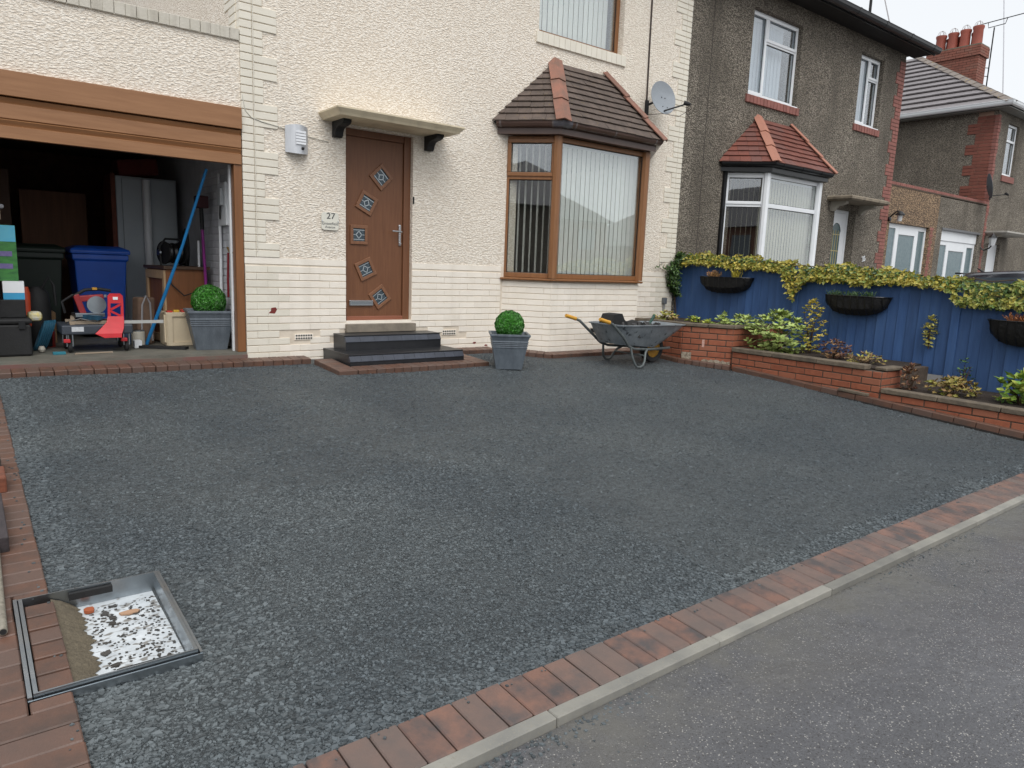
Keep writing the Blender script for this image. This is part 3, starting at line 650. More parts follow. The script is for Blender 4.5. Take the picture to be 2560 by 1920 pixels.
# ---- front door
dr = MB()
x0, x1, z0, z1 = DOOR
fw = .062; yd = .055
dr.box(x0, yd, z0, x0 + .02, yd + .07, z1).box(x1 - .085, yd - .012, z0, x1, yd + .07, z1).box(x0 + .02, yd, z1 - .075, x1 - .085, yd + .07, z1).box(x0 + .02, yd, z0, x1 - .085, yd + .07, z0 + .03)
door = dr.build('front_door', m_door, h27, bevel=.004)
leaf = MB().box(x0 + .022, yd + .012, z0 + .034, x1 - .088, yd + .06, z1 - .078).build('door_leaf', m_door, door, bevel=.003)
LZ = [((960, 418.5), 47), ((923.5, 489), 27), ((904.4, 574.7), 0), ((921, 664), -25), ((957.6, 737.4), -33)]
m_lead = mat('lead_strip', srgb(196, 202, 204), srgb(176, 184, 188), rough=.35, metal=.6)
m_dglass = mat('obscure_door_glass', srgb(74, 88, 96), srgb(46, 58, 66), rough=.2, nscale=60, contrast=.3, bump=.5, bscale=120, bdist=.004)
def px_to_y(u, v, Y):
    d = CR * ((u - 1280) / 1780.1) - CU * ((v - 960) / 1780.1) + CF
    return CP + d * ((Y - CP.y) / d.y)
LZP = [((.461, 1.985), 46), ((.283, 1.688), 27), ((.190, 1.335), 0), ((.272, .957), -25), ((.453, .645), -36)]
for (cx, cz), a in LZP:
    ca, sa = math.cos(R(-a)), math.sin(R(-a))
    T = lambda u, v, y: (cx + u * ca - v * sa, y, cz + u * sa + v * ca)
    b = MB(); h = .108; i = .072; yf = yd + .011
    for (u0, v0, u1, v1) in ((-h, -h, h, -i), (-h, i, h, h), (-h, -i, -i, i), (i, -i, h, i)):
        b.hexa([T(u0, v0, yf), T(u1, v0, yf), T(u1, v1, yf), T(u0, v1, yf), T(u0 * .97, v0 * .97, yf - .016), T(u1 * .97, v0 * .97, yf - .016), T(u1 * .97, v1 * .97, yf - .016), T(u0 * .97, v1 * .97, yf - .016)])
    b.build('light_frame', mat_wood('door_bead', srgb(136, 94, 66), srgb(116, 78, 54), .45, 'z', 14), door, bevel=.003)
    MB().prism([T(-i, -i, yf - .003), T(i, -i, yf - .003), T(i, i, yf - .003), T(-i, i, yf - .003)], (0, .003, 0)).build('pane', m_dglass, door)
    b = MB(); yl = yf - .0045
    def strip(p, q, w=.0035):
        p = Vector((p[0], p[1])); q = Vector((q[0], q[1])); d = (q - p).normalized(); n = Vector((-d.y, d.x)) * w
        b.prism([T(*(p - n), yl), T(*(q - n), yl), T(*(q + n), yl), T(*(p + n), yl)], (0, .0012, 0))
    for v in (-.052, .052): strip((-i, v), (i, v))
    dm = [(0, .04), (.034, 0), (0, -.04), (-.034, 0)]
    for k in range(4): strip(dm[k], dm[(k + 1) % 4], .0042)
    strip((-i, 0), (-.034, 0), .003); strip((i, 0), (.034, 0), .003)
    b.build('leading', m_lead, door)
b = MB(); hx = x1 - .125
b.box(hx - .016, yd - .004, 1.235, hx + .016, yd + .011, 1.475)
hd = b.build('door_handle', m_chrome, door, bevel=.006)
MB().tube([(hx, yd - .004, 1.395), (hx, yd - .045, 1.395), (hx - .015, yd - .05, 1.396), (hx - .125, yd - .05, 1.398)], .009, 10).build('lever', m_chrome, hd)
MB().lathe([(.0, -.012), (.012, -.012), (.014, 0)], (hx, yd - .004, 1.262), 12, 'y').build('keyhole', m_chrome, hd)
lp = MB().box(.07, yd - .006, .545, .365, yd + .011, .605).build('letter_plate', m_chrome, door, bevel=.004)
MB().box(.085, yd - .012, .588, .35, yd - .006, .603).box(.085, yd - .012, .547, .35, yd - .006, .556).build('letter_flap', m_chrome, lp)
MB().box(.085, yd - .0075, .558, .35, yd - .0062, .586).build('letter_slot', m_steel, lp)
MB().box(x1 + .002, -.02, 1.72, x1 + .018, .03, 1.80).build('door_bell', m_blackm, h27)
MB().box(x0 + .03, yd - .025, z0 - .002, x1 - .09, yd + .012, z0 + .045).build('weather_bar', mat_wood('bar', srgb(146, 92, 70), srgb(126, 76, 56), .4, 'x', 14), door, bevel=.006)
MB().box(x0 - .012, -.075, .252, x1 + .035, .055, .345).build('door_step', mat('stone_step', srgb(140, 130, 116), srgb(108, 100, 90), rough=.8, nscale=9, bump=.3, bscale=90), h27, bevel=.006)
MB().box(x0 - .002, -.02, .347, x1 + .002, .056, .379).build('threshold', m_cbrick, h27)
# ---- canopy over the door
cp = MB()
b0 = [(-.262, -.008), (-.262, -.455), (1.155, -.455), (1.155, -.008)]; b1 = [(-.276, -.008), (-.276, -.468), (1.17, -.468), (1.17, -.008)]; b2 = [(-.306, -.008), (-.306, -.499), (1.206, -.499), (1.206, -.008)]
m_can = mat('painted_concrete', srgb(222, 208, 180), srgb(206, 192, 164), rough=.6, nscale=5, bump=.2, bscale=90, bdist=.004, streak=(7, .5, srgb(150, 138, 116)))
cp.rings([[(*p, 2.486) for p in b0], [(*p, 2.507) for p in b1], [(*p, 2.545) for p in b2], [(*p, 2.560) for p in b2]], smooth=False)
can = cp.build('door_canopy', m_can, h27)
for xb in (-.155, .968):
    prof = [(0, 2.486), (0, 2.33), (-.05, 2.326), (-.075, 2.345), (-.085, 2.38), (-.11, 2.41), (-.15, 2.425), (-.21, 2.43), (-.26, 2.442), (-.285, 2.462), (-.285, 2.486)]
    MB().prism([(xb, yv - .011, zv) for yv, zv in prof], (.09, 0, 0)).build('canopy_bracket', m_blackm, can, bevel=.004)
# ---- windows
def window(parent, p0, p1, z0, z1, bars, panes, fm, fw=.06, yin=0, dep=.07, sash=(), name='window', slats=None, sm=None):
    """p0->p1 plan line of the OUTER frame face (outward to the right of travel); bars/panes in local (u,v) metres"""
    p0 = Vector((*p0, 0)); p1 = Vector((*p1, 0)); d = p1 - p0; W = d.length; d.normalize(); nr = Vector((d.y, -d.x, 0)); H = z1 - z0
    def T(u, v, w): return p0 + d * u + nr * w + Vector((0, 0, z0 + v))
    def bx(b, u0, v0, u1, v1, w0, w1):
        return b.hexa([T(u0, v0, w0), T(u1, v0, w0), T(u1, v0, w1), T(u0, v0, w1), T(u0, v1, w0), T(u1, v1, w0), T(u1, v1, w1), T(u0, v1, w1)])
    b = MB()
    bx(b, 0, 0, W, fw, -dep, 0); bx(b, 0, H - fw, W, H, -dep, 0); bx(b, 0, fw, fw, H - fw, -dep, 0); bx(b, W - fw, fw, W, H - fw, -dep, 0)
    for (u0, v0, u1, v1) in bars: bx(b, u0, v0, u1, v1, -dep, 0)
    win = b.build(name, fm, parent, bevel=.005)
    for (u0, v0, u1, v1) in sash:       # opening lights stand proud
        s = MB(); k = .048
        bx(s, u0, v0, u1, v0 + k, -.01, .016); bx(s, u0, v1 - k, u1, v1, -.01, .016); bx(s, u0, v0 + k, u0 + k, v1 - k, -.01, .016); bx(s, u1 - k, v0 + k, u1, v1 - k, -.01, .016)
        s.build('sash', fm, win, bevel=.006)
    for (u0, v0, u1, v1) in panes:
        g = MB(); bx(g, u0 + .001, v0 + .001, u1 - .001, v1 - .001, -.032, -.026); g.build('pane', m_glass, win)
        g = MB(); q = .008
        bx(g, u0, v0, u1, v0 + q, -.026, -.018); bx(g, u0, v1 - q, u1, v1, -.026, -.018); bx(g, u0, v0 + q, u0 + q, v1 - q, -.026, -.018); bx(g, u1 - q, v0 + q, u1, v1 - q, -.026, -.018)
        g.build('gasket', m_blackm, win)
    if slats:
        u0, u1, n, ang, back, sw = slats
        me = chmesh(sw, .0015, round(H - 2 * fw + .03, 3), 0, sm or m_slat, 'blind_slat')
        base = math.atan2(d.y, d.x)
        for k in range(n):
            c = T(u0 + (u1 - u0) * (k + .5) / n, fw - .01, -back)
            link('blind_slat', me, win, c, (0, 0, base + R(ang) + U(-.03, .03)))
        hr = MB(); bx(hr, u0 - .02, H - fw - .02, u1 + .02, H - fw + .03, -back - .02, -back + .02); hr.build('blind_rail', m_white, win)
    return win
# bay: canted sides and a straight front
BP = [(2.14, -.004), (2.582, -.505), (4.205, -.505), (4.65, -.004)]; BZ0, BZ1 = .915, 2.655
def seg(i, ins=.0):
    a = Vector(BP[i]); c = Vector(BP[i + 1]); d = (c - a).normalized(); n = Vector((d.y, -d.x)); return (a - n * ins + d * 0, c - n * ins)
a, c = seg(0, .025)
m_oakf = mat_wood('golden_oak_frame', srgb(146, 100, 62), srgb(120, 80, 48), .4, 'z')
W = (Vector(c) - Vector(a)).length; H = BZ1 - BZ0
window(h27, a, c, BZ0, BZ1, [(.06, H * .70, W - .06, H * .70 + .07)], [(.06, .06, W - .06, H * .70), (.06 + .02, H * .70 + .09, W - .08, H - .08)], m_oakf, name='bay_window', sash=[(.03, H * .70 + .04, W - .03, H - .03)], slats=(.05, W - .05, 7, 87, .13, .089))
a, c = seg(1, .025); W = (Vector(c) - Vector(a)).length
window(h27, a, c, BZ0, BZ1, [], [(.06, .06, W - .06, H - .06)], m_oakf, name='bay_window', slats=(.05, W - .09, 18, 6, .13, .0805))
a, c = seg(2, .025); W = (Vector(c) - Vector(a)).length
window(h27, a, c, BZ0, BZ1, [(.06, H * .70, W - .06, H * .70 + .07)], [(.06, .06, W - .06, H * .70), (.08, H * .70 + .09, W - .08, H - .08)], m_oakf, name='bay_window', sash=[(.03, H * .70 + .04, W - .03, H - .03)], slats=(.05, W - .05, 7, 87, .13, .089))
for px in (BP[1], BP[2]):
    MB().lathe([(.058, BZ0), (.058, BZ1)], (px[0] + (.012 if px == BP[1] else -.012), px[1] + .02, 0), 8).build('bay_post', m_oakf, h27)
MB().sweep([(-.03, .0), (.035, .0), (.045, .012), (.045, .026), (-.03, .034)], [(*p, BZ0 - .036) for p in BP]).build('bay_sill', m_oakf, h27, bevel=.003)
bw = MB().sweep([(-.20, 0), (-.022, 0), (-.022, 1.0), (-.20, 1.0)], [(*p, -.125) for p in BP]).build('bay_wall', m_cmortar, h27)
for i in range(3):
    a, c = seg(i, .022); d = (c - a).normalized()
    courses(bw, m_cbrick, a, c, -.035 - .075, .865, off0=i, jx=.0008, jz=.009, ch=.0022)
MB().box(3.30, -.5105, .215, 3.49, -.5065, .265).build('air_hole', m_blackm, h27)
# bay roof
def hip_roof(parent, EL, C1, C2, ER, T1, T2, rows, tw, mt, mh, name='bay_roof', nh=3, hipw=.10, th=.014):
    V3 = [Vector(p) for p in (EL, C1, C2, ER, T1, T2)]; EL, C1, C2, ER, T1, T2 = V3
    b = MB(); dz = Vector((0, 0, -.03))
    b.add([EL + dz, C1 + dz, C2 + dz, ER + dz, T1 + dz, T2 + dz], [(0, 1, 4), (1, 2, 5, 4), (2, 3, 5), (0, 4, 5, 3), (0, 3, 2, 1)])
    roof = b.build(name, m_blackm, parent)
    for (a, c, t0, t1, off) in ((EL, C1, T1, T1, 0), (C1, C2, T1, T2, 1), (C2, ER, T2, T2, 0)): tiled(roof, a, c, t0, t1, rows, tw, mt, off, th)
    for C, T, S in ((C1, T1, -1), (C2, T2, 1)):
        nA = (C1 - EL).cross(T1 - EL).normalized() if S < 0 else (ER - C2).cross(T2 - C2).normalized()
        nB = (C2 - C1).cross(T1 - C1).normalized()
        hip(roof, C, T, nA, nB, nh, hipw, mh, S)
    return roof
def tiled(roof, a, c, t0, t1, rows, tw, mt, off=0, th=.014, name='roof_tile', gap=.003, wob=.004):
    a, c, t0, t1 = map(Vector, (a, c, t0, t1)); nrm = (c - a).cross((t0 + t1) / 2 - a).normalized()
    if nrm.z < 0: nrm = -nrm
    e = (c - a).normalized(); up = nrm.cross(e).normalized()
    if up.z < 0: up = -up
    hgt = (t0 - a).dot(up)
    pt = lambda u, v: a + e * u + up * v
    ul = lambda v: (t0 - a).dot(e) * v / hgt
    ur = lambda v: (c - a).length + ((t1 - c).dot(e)) * v / hgt
    for r_ in range(rows):
        v0 = hgt * r_ / rows - (.035 if r_ == 0 else .012); v1 = min(hgt * (r_ + 1) / rows + .01, hgt)
        l0, l1, r0, r1 = ul(max(v0, 0)), ul(v1), ur(max(v0, 0)), ur(v1)
        u = min(l0, l1) - ((r_ + off) % 2) * tw / 2 - U(0, .02)
        while u < max(r0, r1):
            ua, ub = u + gap / 2, u + tw - gap / 2; u += tw
            A0, B0, A1, B1 = min(max(ua, l0), r0), max(min(ub, r0), l0), min(max(ua, l1), r1), max(min(ub, r1), l1)
            if B0 - A0 < .012 and B1 - A1 < .012: continue
            z0 = th * 2.0 + U(-wob, wob) * .5; z1 = th * .3; vv = v0 + U(-wob, wob)
            if B1 - A1 < .002: B1 = A1 + .002
            if B0 - A0 < .002: B0 = A0 + .002
            p = [pt(A0, vv), pt(B0, vv), pt(B1, v1), pt(A1, v1)]
            lo = [p[0] + nrm * (z0 - th), p[1] + nrm * (z0 - th), p[2] + nrm * (z1 - th), p[3] + nrm * (z1 - th)]
            hi = [p[0] + nrm * z0, p[1] + nrm * z0, p[2] + nrm * z1, p[3] + nrm * z1]
            MB().hexa(lo + hi).build(name, mt, roof)
def hip(roof, C, T, nA, nB, nh, w, m, S, name='hip_tile', lift=.03, over=.02):
    if nA.z < 0: nA = -nA
    if nB.z < 0: nB = -nB
    d = (T - C).normalized(); L = (T - C).length
    sA = nA.cross(d); sB = nB.cross(d)
    mid = (nA + nB).normalized()
    # wing directions run down each slope away from the hip
    if sA.dot(nB) > 0: sA = -sA
    if sB.dot(nA) > 0: sB = -sB
    for k in range(nh):
        s0 = L * k / nh - (.05 if k == 0 else .035); s1 = L * (k + 1) / nh + (.04 if k == nh - 1 else 0)
        ww = w
        p0 = C + d * s0 + mid * (lift + .022); p1 = C + d * s1 + mid * (lift + .004)
        b = MB(); t = .013
        for s_ in (sA, sB):
            n_ = nA if s_ is sA else nB
            b.hexa([p0, p0 + s_ * ww, p1 + s_ * ww, p1, p0 + mid * t * 1.2, p0 + s_ * ww + n_ * t, p1 + s_ * ww + n_ * t, p1 + mid * t * 1.2])
        b.build(name, m, roof)
m_tile = mat('brown_roof_tile', srgb(104, 90, 82), srgb(80, 70, 64), rough=.75, nscale=9, bump=.3, bscale=120, bdist=.003, orand=.13, speck=(30, .66, srgb(108, 92, 66)))
m_hip = mat('clay_hip_tile', srgb(148, 100, 83), srgb(116, 90, 78), rough=.7, nscale=7, contrast=.4, bump=.3, bscale=60, orand=.14, streak=(10, .5, srgb(96, 80, 70)))
hip_roof(h27, (1.93, -.012, 2.815), (2.50, -.665, 2.815), (4.285, -.665, 2.815), (4.86, -.012, 2.815), (2.885, -.012, 3.66), (3.82, -.012, 3.66), 10, .165, m_tile, m_hip, nh=3)
# soffit, fascia and gutter of the bay
m_bgut = mat('brown_gutter', srgb(92, 72, 64), srgb(78, 60, 54), rough=.3, nscale=4)
EP = [(2.005, -.012), (2.535, -.605), (4.25, -.605), (4.785, -.012)]
MB().sweep([(-.10, 0), (.0, 0), (.0, .14), (-.10, .14)], [(*p, 2.660) for p in EP]).build('bay_fascia', m_bgut, h27)
MB().add([(*p, 2.672) for p in EP] + [(*p, 2.682) for p in EP], [(3, 2, 1, 0), (4, 5, 6, 7)]).build('bay_soffit', m_bgut, h27)
gp = [(.002, .0), (.035, -.008), (.065, .004), (.082, .03), (.088, .062), (.094, .064), (.094, .072), (.082, .072), (.074, .035), (.06, .014), (.035, .004), (.006, .012)]
gt = MB().sweep(gp, [(*p, 2.742) for p in EP]).build('bay_gutter', m_bgut, h27)
def gbr(pa, pb, t, z, m, parent):
    a = Vector((*pa, 0)); c = Vector((*pb, 0)); d = (c - a).normalized(); p = a + (c - a) * t; n = Vector((d.y, -d.x, 0))
    b = MB(); g2 = [(q[0] + .004 * (1 if q[0] > .04 else 0), q[1] - .004) for q in gp[:7]]
    b.rings([[p - d * .012 + n * q[0] + Vector((0, 0, z + q[1])) for q in g2] + [p - d * .012 + n * .004 + Vector((0, 0, z + .004))], [p + d * .012 + n * q[0] + Vector((0, 0, z + q[1])) for q in g2] + [p + d * .012 + n * .004 + Vector((0, 0, z + .004))]], smooth=False)
    b.build('gutter_clip', m, parent)
m_gclip = mat('grey_gutter_clip', srgb(112, 102, 100), srgb(96, 88, 86), rough=.3)
for i, t in ((0, .06), (0, .88), (1, .10), (1, .5), (1, .95)): gbr(EP[i], EP[i + 1], t, 2.742, m_gclip, gt)
MB().sweep([(q[0] + (.005 if q[0] > .03 else 0), q[1] - .005) for q in gp], [(2.475, -.5375, 2.742), (2.535, -.605, 2.742), (2.64, -.605, 2.742)]).build('gutter_angle', mat('grey_gutter_joint', srgb(104, 102, 108), srgb(90, 88, 94), rough=.25), gt)
# upper window with its soldier-course sill
window(h27, (UPW[0], .085), (UPW[1], .085), UPW[2], UPW[3], [], [(.06, .06, 1.44, 1.21)], m_oakf, name='upper_window', slats=(.05, 1.40, 15, 6, .14, .087))
us = MB().box(2.56, -.0095, 3.845, 4.155, .10, 3.972).build('window_sill', m_qbrick, h27)
x = 2.555
for k in range(17):
    piece('sill_brick', us, m_qbrick, (x + .047, .030, 3.842), .0905, .13, .135, 0, .003, .001, .004); x += .0943
# eaves and roof of the pair (mostly out of view above)
rf = MB()
ex0, ex1, ey0, ey1, ez = XG - .38, 12.60, -.42, 8.4, 5.66
rf.add([(ex0, ey0, ez), (ex1, ey0, ez), (ex1, ey1, ez), (ex0, ey1, ez), (ex0 + 4.3, 4, ez + 2.75), (ex1 - 4.3, 4, ez + 2.75)], [(0, 1, 5, 4), (1, 2, 5), (2, 3, 4, 5), (3, 0, 4), (3, 2, 1, 0)])
m_slate = mat('dark_roof_tile', srgb(84, 80, 80), srgb(66, 63, 64), rough=.6, nscale=10, stretch=(1, 1, 1), bump=.3)
rf.build('roof', m_slate, h27)
# ---- wall fittings
wl = thing('wall_light', 'brushed steel curved wall light with slatted white panel beside the brown door', 'wall light', (-.55, -.02, 2.12))
rs = []
for k in range(9):
    t = -1 + k / 4; xx = -.55 + t * .118; yy = -.012 - .075 * (1 - t * t) - .02
    rs.append([(xx, yy, 2.115 + .012 * (1 - t * t) * -1), (xx, yy, 2.375 + .014 * (1 - t * t)), (xx, yy + .006, 2.375 + .014 * (1 - t * t)), (xx, yy + .006, 2.115 - .012 * (1 - t * t))])
MB().rings(rs).build('steel_cover', mat('brushed_steel', srgb(214, 216, 220), srgb(190, 193, 198), rough=.45, metal=.35, stretch=(1, 1, .1), nscale=40), wl)
MB().box(-.655, -.03, 2.14, -.445, -.011, 2.35).build('back_box', m_white, wl)
for k in range(5):
    MB().obox((-.535, -.113, 2.205 + k * .028), (.052, 0, 0), (0, .004, 0), (0, 0, .010)).build('lens_slat', mat('opal_lens', srgb(240, 242, 246), rough=.3), wl)
MB().lathe([(.0, -.012), (.012, -.008), (.016, 0)], (-.512, -.107, 2.158), 14, 'y').build('sensor', m_blackm, wl)
wc = MB().tube([(-1.085, -.018, 2.60), (-1.06, -.022, 2.46), (-1.0, -.025, 2.40), (-.9, -.026, 2.375), (-.75, -.024, 2.355), (-.66, -.02, 2.34)], .006, 6)
tag(wc.build('cable', mat('pale_cable', srgb(206, 202, 190), rough=.5)), 'pale cable sagging across the quoins to the steel wall light', 'cable')
tag(MB().tube([(-.44, -.02, 2.30), (-.3, -.018, 2.285), (-.2, -.016, 2.275)], .004, 6).build('cable', MATS['pale_cable']), 'short pale cable from the steel wall light to the canopy', 'cable')
tag(MB().tube([(4.612, -.02, 5.5), (4.626, -.02, 4.2), (4.64, -.02, 3.42)], .013, 6).build('cable', mat('dark_cable', srgb(62, 48, 42), rough=.6)), 'dark brown cable dropping down the cream wall to the satellite dish', 'cable')
tag(MB().tube([(-.97, -.026, 4.2), (-.972, -.026, 2.6), (-.968, -.026, 1.1)], .0035, 5).build('cable', mat('painted_cable', srgb(226, 220, 207), rough=.5)), 'thin painted wire running down the corner quoins', 'cable')
def text(body, size, m, loc, parent, rot=(math.pi / 2, 0, 0), name='lettering', ext=.0015, align='CENTER', sx=1):
    cu = bpy.data.curves.new(name, 'FONT'); cu.body = body; cu.size = size; cu.extrude = ext; cu.align_x = align; cu.align_y = 'CENTER'
    tmp = bpy.data.objects.new('tmp', cu); col.objects.link(tmp)
    me = bpy.data.meshes.new_from_object(tmp.evaluated_get(bpy.context.evaluated_depsgraph_get())); bpy.data.objects.remove(tmp)
    me.materials.clear(); me.materials.append(m)
    o = link(name, me, parent, loc, rot); o.scale = (sx, 1, 1); return o
ns = thing('house_number_sign', 'clear acrylic sign reading 27 beside the brown door', 'sign', (-.188, -.022, 1.39))
rs = []
n = 24
outl = [(-.098 * (1 - .08 * math.cos(2 * math.pi * k / n) ** 2), 0) for k in range(n)]
def plate(w, h, r=.03):
    P = []
    for cx, cz, a0 in ((w - r, h - r, 0), (-w + r, h - r, 90), (-w + r, -h + r, 180), (w - r, -h + r, 270)):
        for k in range(5): t = R(a0 + 22.5 * k); P.append((cx + r * math.cos(t), cz + r * math.sin(t)))
    return P
MB().prism([(-.188 + x, -.028, 1.455 + z) for x, z in plate(.098, .092)], (0, .005, 0)).build('acrylic_plate', mat('acrylic', srgb(226, 222, 208), srgb(214, 212, 200), rough=.08, spec=.7), ns)
m_ink = mat('sign_ink', srgb(70, 70, 72), rough=.5)
text('27', .088, m_ink, (-.180, -.029, 1.508), ns, name='number', sx=1.15)
text('Greenfield', .042, mat('sign_ink_light', srgb(120, 120, 118), rough=.5), (-.188, -.029, 1.430), ns, name='street_name', sx=1.05)
text('Avenue', .038, MATS['sign_ink_light'], (-.188, -.029, 1.394), ns, name='street_name')
for xx in (-.278, -.098): MB().lathe([(.0, -.036), (.007, -.036), (.007, -.012)], (xx, 0, 1.455), 10, 'y').build('screw_cap', m_chrome, ns)
# ---- satellite dish
def dish(name, label, c, face, r, mdish, armv, group=None, wall=(0, 0, 0), parent=None):
    t = thing(name, label, 'satellite dish', c, group)
    f = Vector(face).normalized(); a = f.cross(Vector((0, 0, 1))).normalized(); u = a.cross(f)
    c = Vector(c); b = MB(); rs = []
    for i, q in enumerate((.02, .3, .55, .8, .95, 1.0)):
        rs.append([c + (a * math.cos(s) * r * .93 + u * math.sin(s) * r) * q + f * (.09 * r * 2 * (q * q - 1)) for s in [2 * math.pi * k / 32 for k in range(32)]])
    back = [[p - f * .008 for p in rg] for rg in reversed(rs)]
    lip = [[c + (a * math.cos(s) * r * .93 + u * math.sin(s) * r) * 1.012 - f * .004 for s in [2 * math.pi * k / 32 for k in range(32)]]]
    b.rings(rs + lip + back); b.build('reflector', mdish, t)
    for (p, q) in ((-.25, .05), (.0, .08), (-.32, -.55), (.0, -.5)):
        pc = c + a * p * r + u * q * r - f * (.09 * r * 2 * (1 - (p * p + q * q)))
        MB().obox(pc, a * .007, u * .007, f * .004).build('bolt', m_blackm, t)
    foot = c - u * r * .82 - f * .02; lnb = c + Vector(armv)
    MB().tube([foot, foot + f * .03, lnb - f * 0], .011, 8).build('feed_arm', m_blackm, t)
    l = MB(); dd = (c - lnb).normalized(); l.tube([lnb - dd * .045, lnb - dd * .01, lnb + dd * .03, lnb + dd * .05], [.018, .028, .03, .036], 12); l.build('feed_horn', m_blackm, t)
    w = Vector(wall)
    MB().tube([c - f * .06, w + Vector((0, -.06, 0))], .017, 8).build('mount_arm', m_blackm, t)
    MB().box(w.x - .03, -.035, w.z - .13, w.x + .03, -.010, w.z + .06).build('wall_plate', m_blackm, t)
    cab = [lnb - dd * .05, lnb - dd * .06 - Vector((0, 0, .06)), (lnb + foot) / 2 - Vector((-.08, 0, .11)), foot - Vector((0, 0, .03)), w - Vector((0, .03, .14))]
    MB().tube(cab, .004, 6).build('feed_cable', MATS['dark_cable'], t)
    return t
m_dish = mat('grey_dish', srgb(150, 156, 162), srgb(136, 142, 148), rough=.55, speck=(260, .6, srgb(120, 126, 134)), nscale=8)
dish('satellite_dish', 'grey satellite dish on the cream house wall beside the bay roof', (4.70, -.28, 3.49), (-.15, -.95, .22), .235, m_dish, (.21, -.26, -.09), wall=(4.645, 0, 3.42))

# ================================================================== HOUSE 35 (grey, adjoining)
XQ = 12.27
h35 = thing('semi_detached_house', 'grey pebbledashed house with red brick quoins and white window frames', 'house', (9, 4, -.05))
GD = (10.13, 10.95, .3, 2.40)
GW1 = (7.03, 8.46, 3.99, 5.31); GW2 = (10.50, 11.40, 4.03, 5.32); GB = (6.80, 8.95, .9, 2.70)
wall_holes(XP + .002, XQ, -.2, WT, [GD, GW1, GW2, GB], -.012, .26).build('wall', m_grey, h35)
MB().box(XQ - .25, .26, -.1, XQ - .001, 8, WT).box(XP + .2, 7.75, -.1, XQ - .25, 8, WT).build('side_and_back_wall', m_grey, h35)
MB().box(XP + .12, .262, 2.72, XQ - .26, 7.74, 2.86).box(XP + .12, .262, .30, XQ - .26, 7.74, .38).box(9.5, .262, .38, 9.6, 7.74, 2.72).box(9.5, .262, 2.86, 9.6, 7.74, 5.6).build('inner_floor', m_dark, h35)
MB().box(6.02, -.0135, .8, 6.032, -.0115, 5.5).build('render_joint', mat('render_joint', srgb(66, 60, 54), rough=.9), h35)
m_bar = mat('white_frame', srgb(240, 242, 244), srgb(230, 233, 236), rough=.28, nscale=3)
# upper windows
w, hh = GW1[1] - GW1[0], GW1[3] - GW1[2]
m_net = mat('net_curtain', srgb(206, 214, 224), srgb(186, 196, 208), rough=.9, nscale=14, stretch=(1, 1, .05))
m_beige = mat('beige_blind', srgb(196, 192, 172), srgb(184, 180, 160), rough=.8, nscale=30, orand=.03)
mu = w * .33
window(h35, (GW1[0], .075), (GW1[1], .075), GW1[2], GW1[3], [(mu, .06, mu + .06, hh - .06), (mu + .06, hh * .66, w - .06, hh * .66 + .06)],
       [(.06, .06, mu, hh - .06), (mu + .06, .06, w - .06, hh * .66), (mu + .06, hh * .66 + .06, w - .06, hh - .06)], m_bar, name='upper_window', sash=[(.03, .03, mu + .03, hh - .03), (mu + .03, hh * .66 + .03, w - .03, hh - .03)],
       slats=(.05, w * .86, 12, 8, .16, .12), sm=m_net)
w, hh = GW2[1] - GW2[0], GW2[3] - GW2[2]; mu = w * .5
window(h35, (GW2[0], .075), (GW2[1], .075), GW2[2], GW2[3], [(mu, .06, mu + .05, hh - .06), (mu + .05, hh * .67, w - .06, hh * .67 + .06)],
       [(.06, .06, mu, hh - .06), (mu + .05, .06, w - .06, hh * .67), (mu + .05, hh * .67 + .06, w - .06, hh - .06)], m_bar, name='upper_window', sash=[(.03, .03, mu + .03, hh - .03), (mu + .03, hh * .67 + .03, w - .03, hh - .03)],
       slats=(.05, w * .72, 7, 8, .16, .11), sm=m_net)
for (a, c, zt) in ((GW1[0] - .06, GW1[1] + .06, GW1[2] - .015), (GW2[0] - .06, GW2[1] + .06, GW2[2] - .015)):
    MB().box(a + .05, -.03, zt - .004, c - .05, .09, zt + .012).build('sill_board', m_bar, h35)
    s = MB().box(a + .005, -.0125, zt - .125, c - .005, .09, zt - .01).build('window_sill', m_mort, h35)
    n = int((c - a) / .0945)
    for k in range(n): piece('sill_brick', s, m_redq, (a + .047 + k * (c - a - .094) / (n - 1), .02, zt - .13), .086, .13, .122, 0, .004, .002, .012)
# lower bay
GBP = [(6.62, -.004), (7.07, -.505), (8.67, -.505), (9.115, -.004)]
def gseg(i, ins): 
    a = Vector(GBP[i]); c = Vector(GBP[i + 1]); d = (c - a).normalized(); n = Vector((d.y, -d.x)); return a - n * ins, c - n * ins
bz0, bz1 = .90, 2.69; H = bz1 - bz0
for i in range(3):
    a, c = gseg(i, .025); W = (c - a).length; v = H * .70
    window(h35, a, c, bz0, bz1, [(.06, v, W - .06, v + .07)], [(.06, .06, W - .06, v), ((.08 if i != 1 else .06), v + (.09 if i != 1 else .07), W - (.08 if i != 1 else .06), H - (.08 if i != 1 else .06))], m_bar, name='bay_window', fw=.065,
           sash=[(.03, v + .04, W - .03, H - .03)] if i != 1 else (), slats=(.05, W - .05, 7 if i != 1 else 18, 87 if i != 1 else 7, .13, .089 if i != 1 else .083), sm=m_beige)
for px, s in ((GBP[1], 1), (GBP[2], -1)): MB().lathe([(.058, bz0), (.058, bz1)], (px[0] + .012 * s, px[1] + .02, 0), 8).build('bay_post', m_bar, h35)
MB().sweep([(-.2, 0), (-.022, 0), (-.022, 1.0), (-.2, 1.0)], [(*p, -.125) for p in GBP]).build('bay_wall', m_grey, h35)
MB().box(6.555, -.055, .8, 6.625, -.0125, 2.76).build('bay_side_post', m_black, h35)
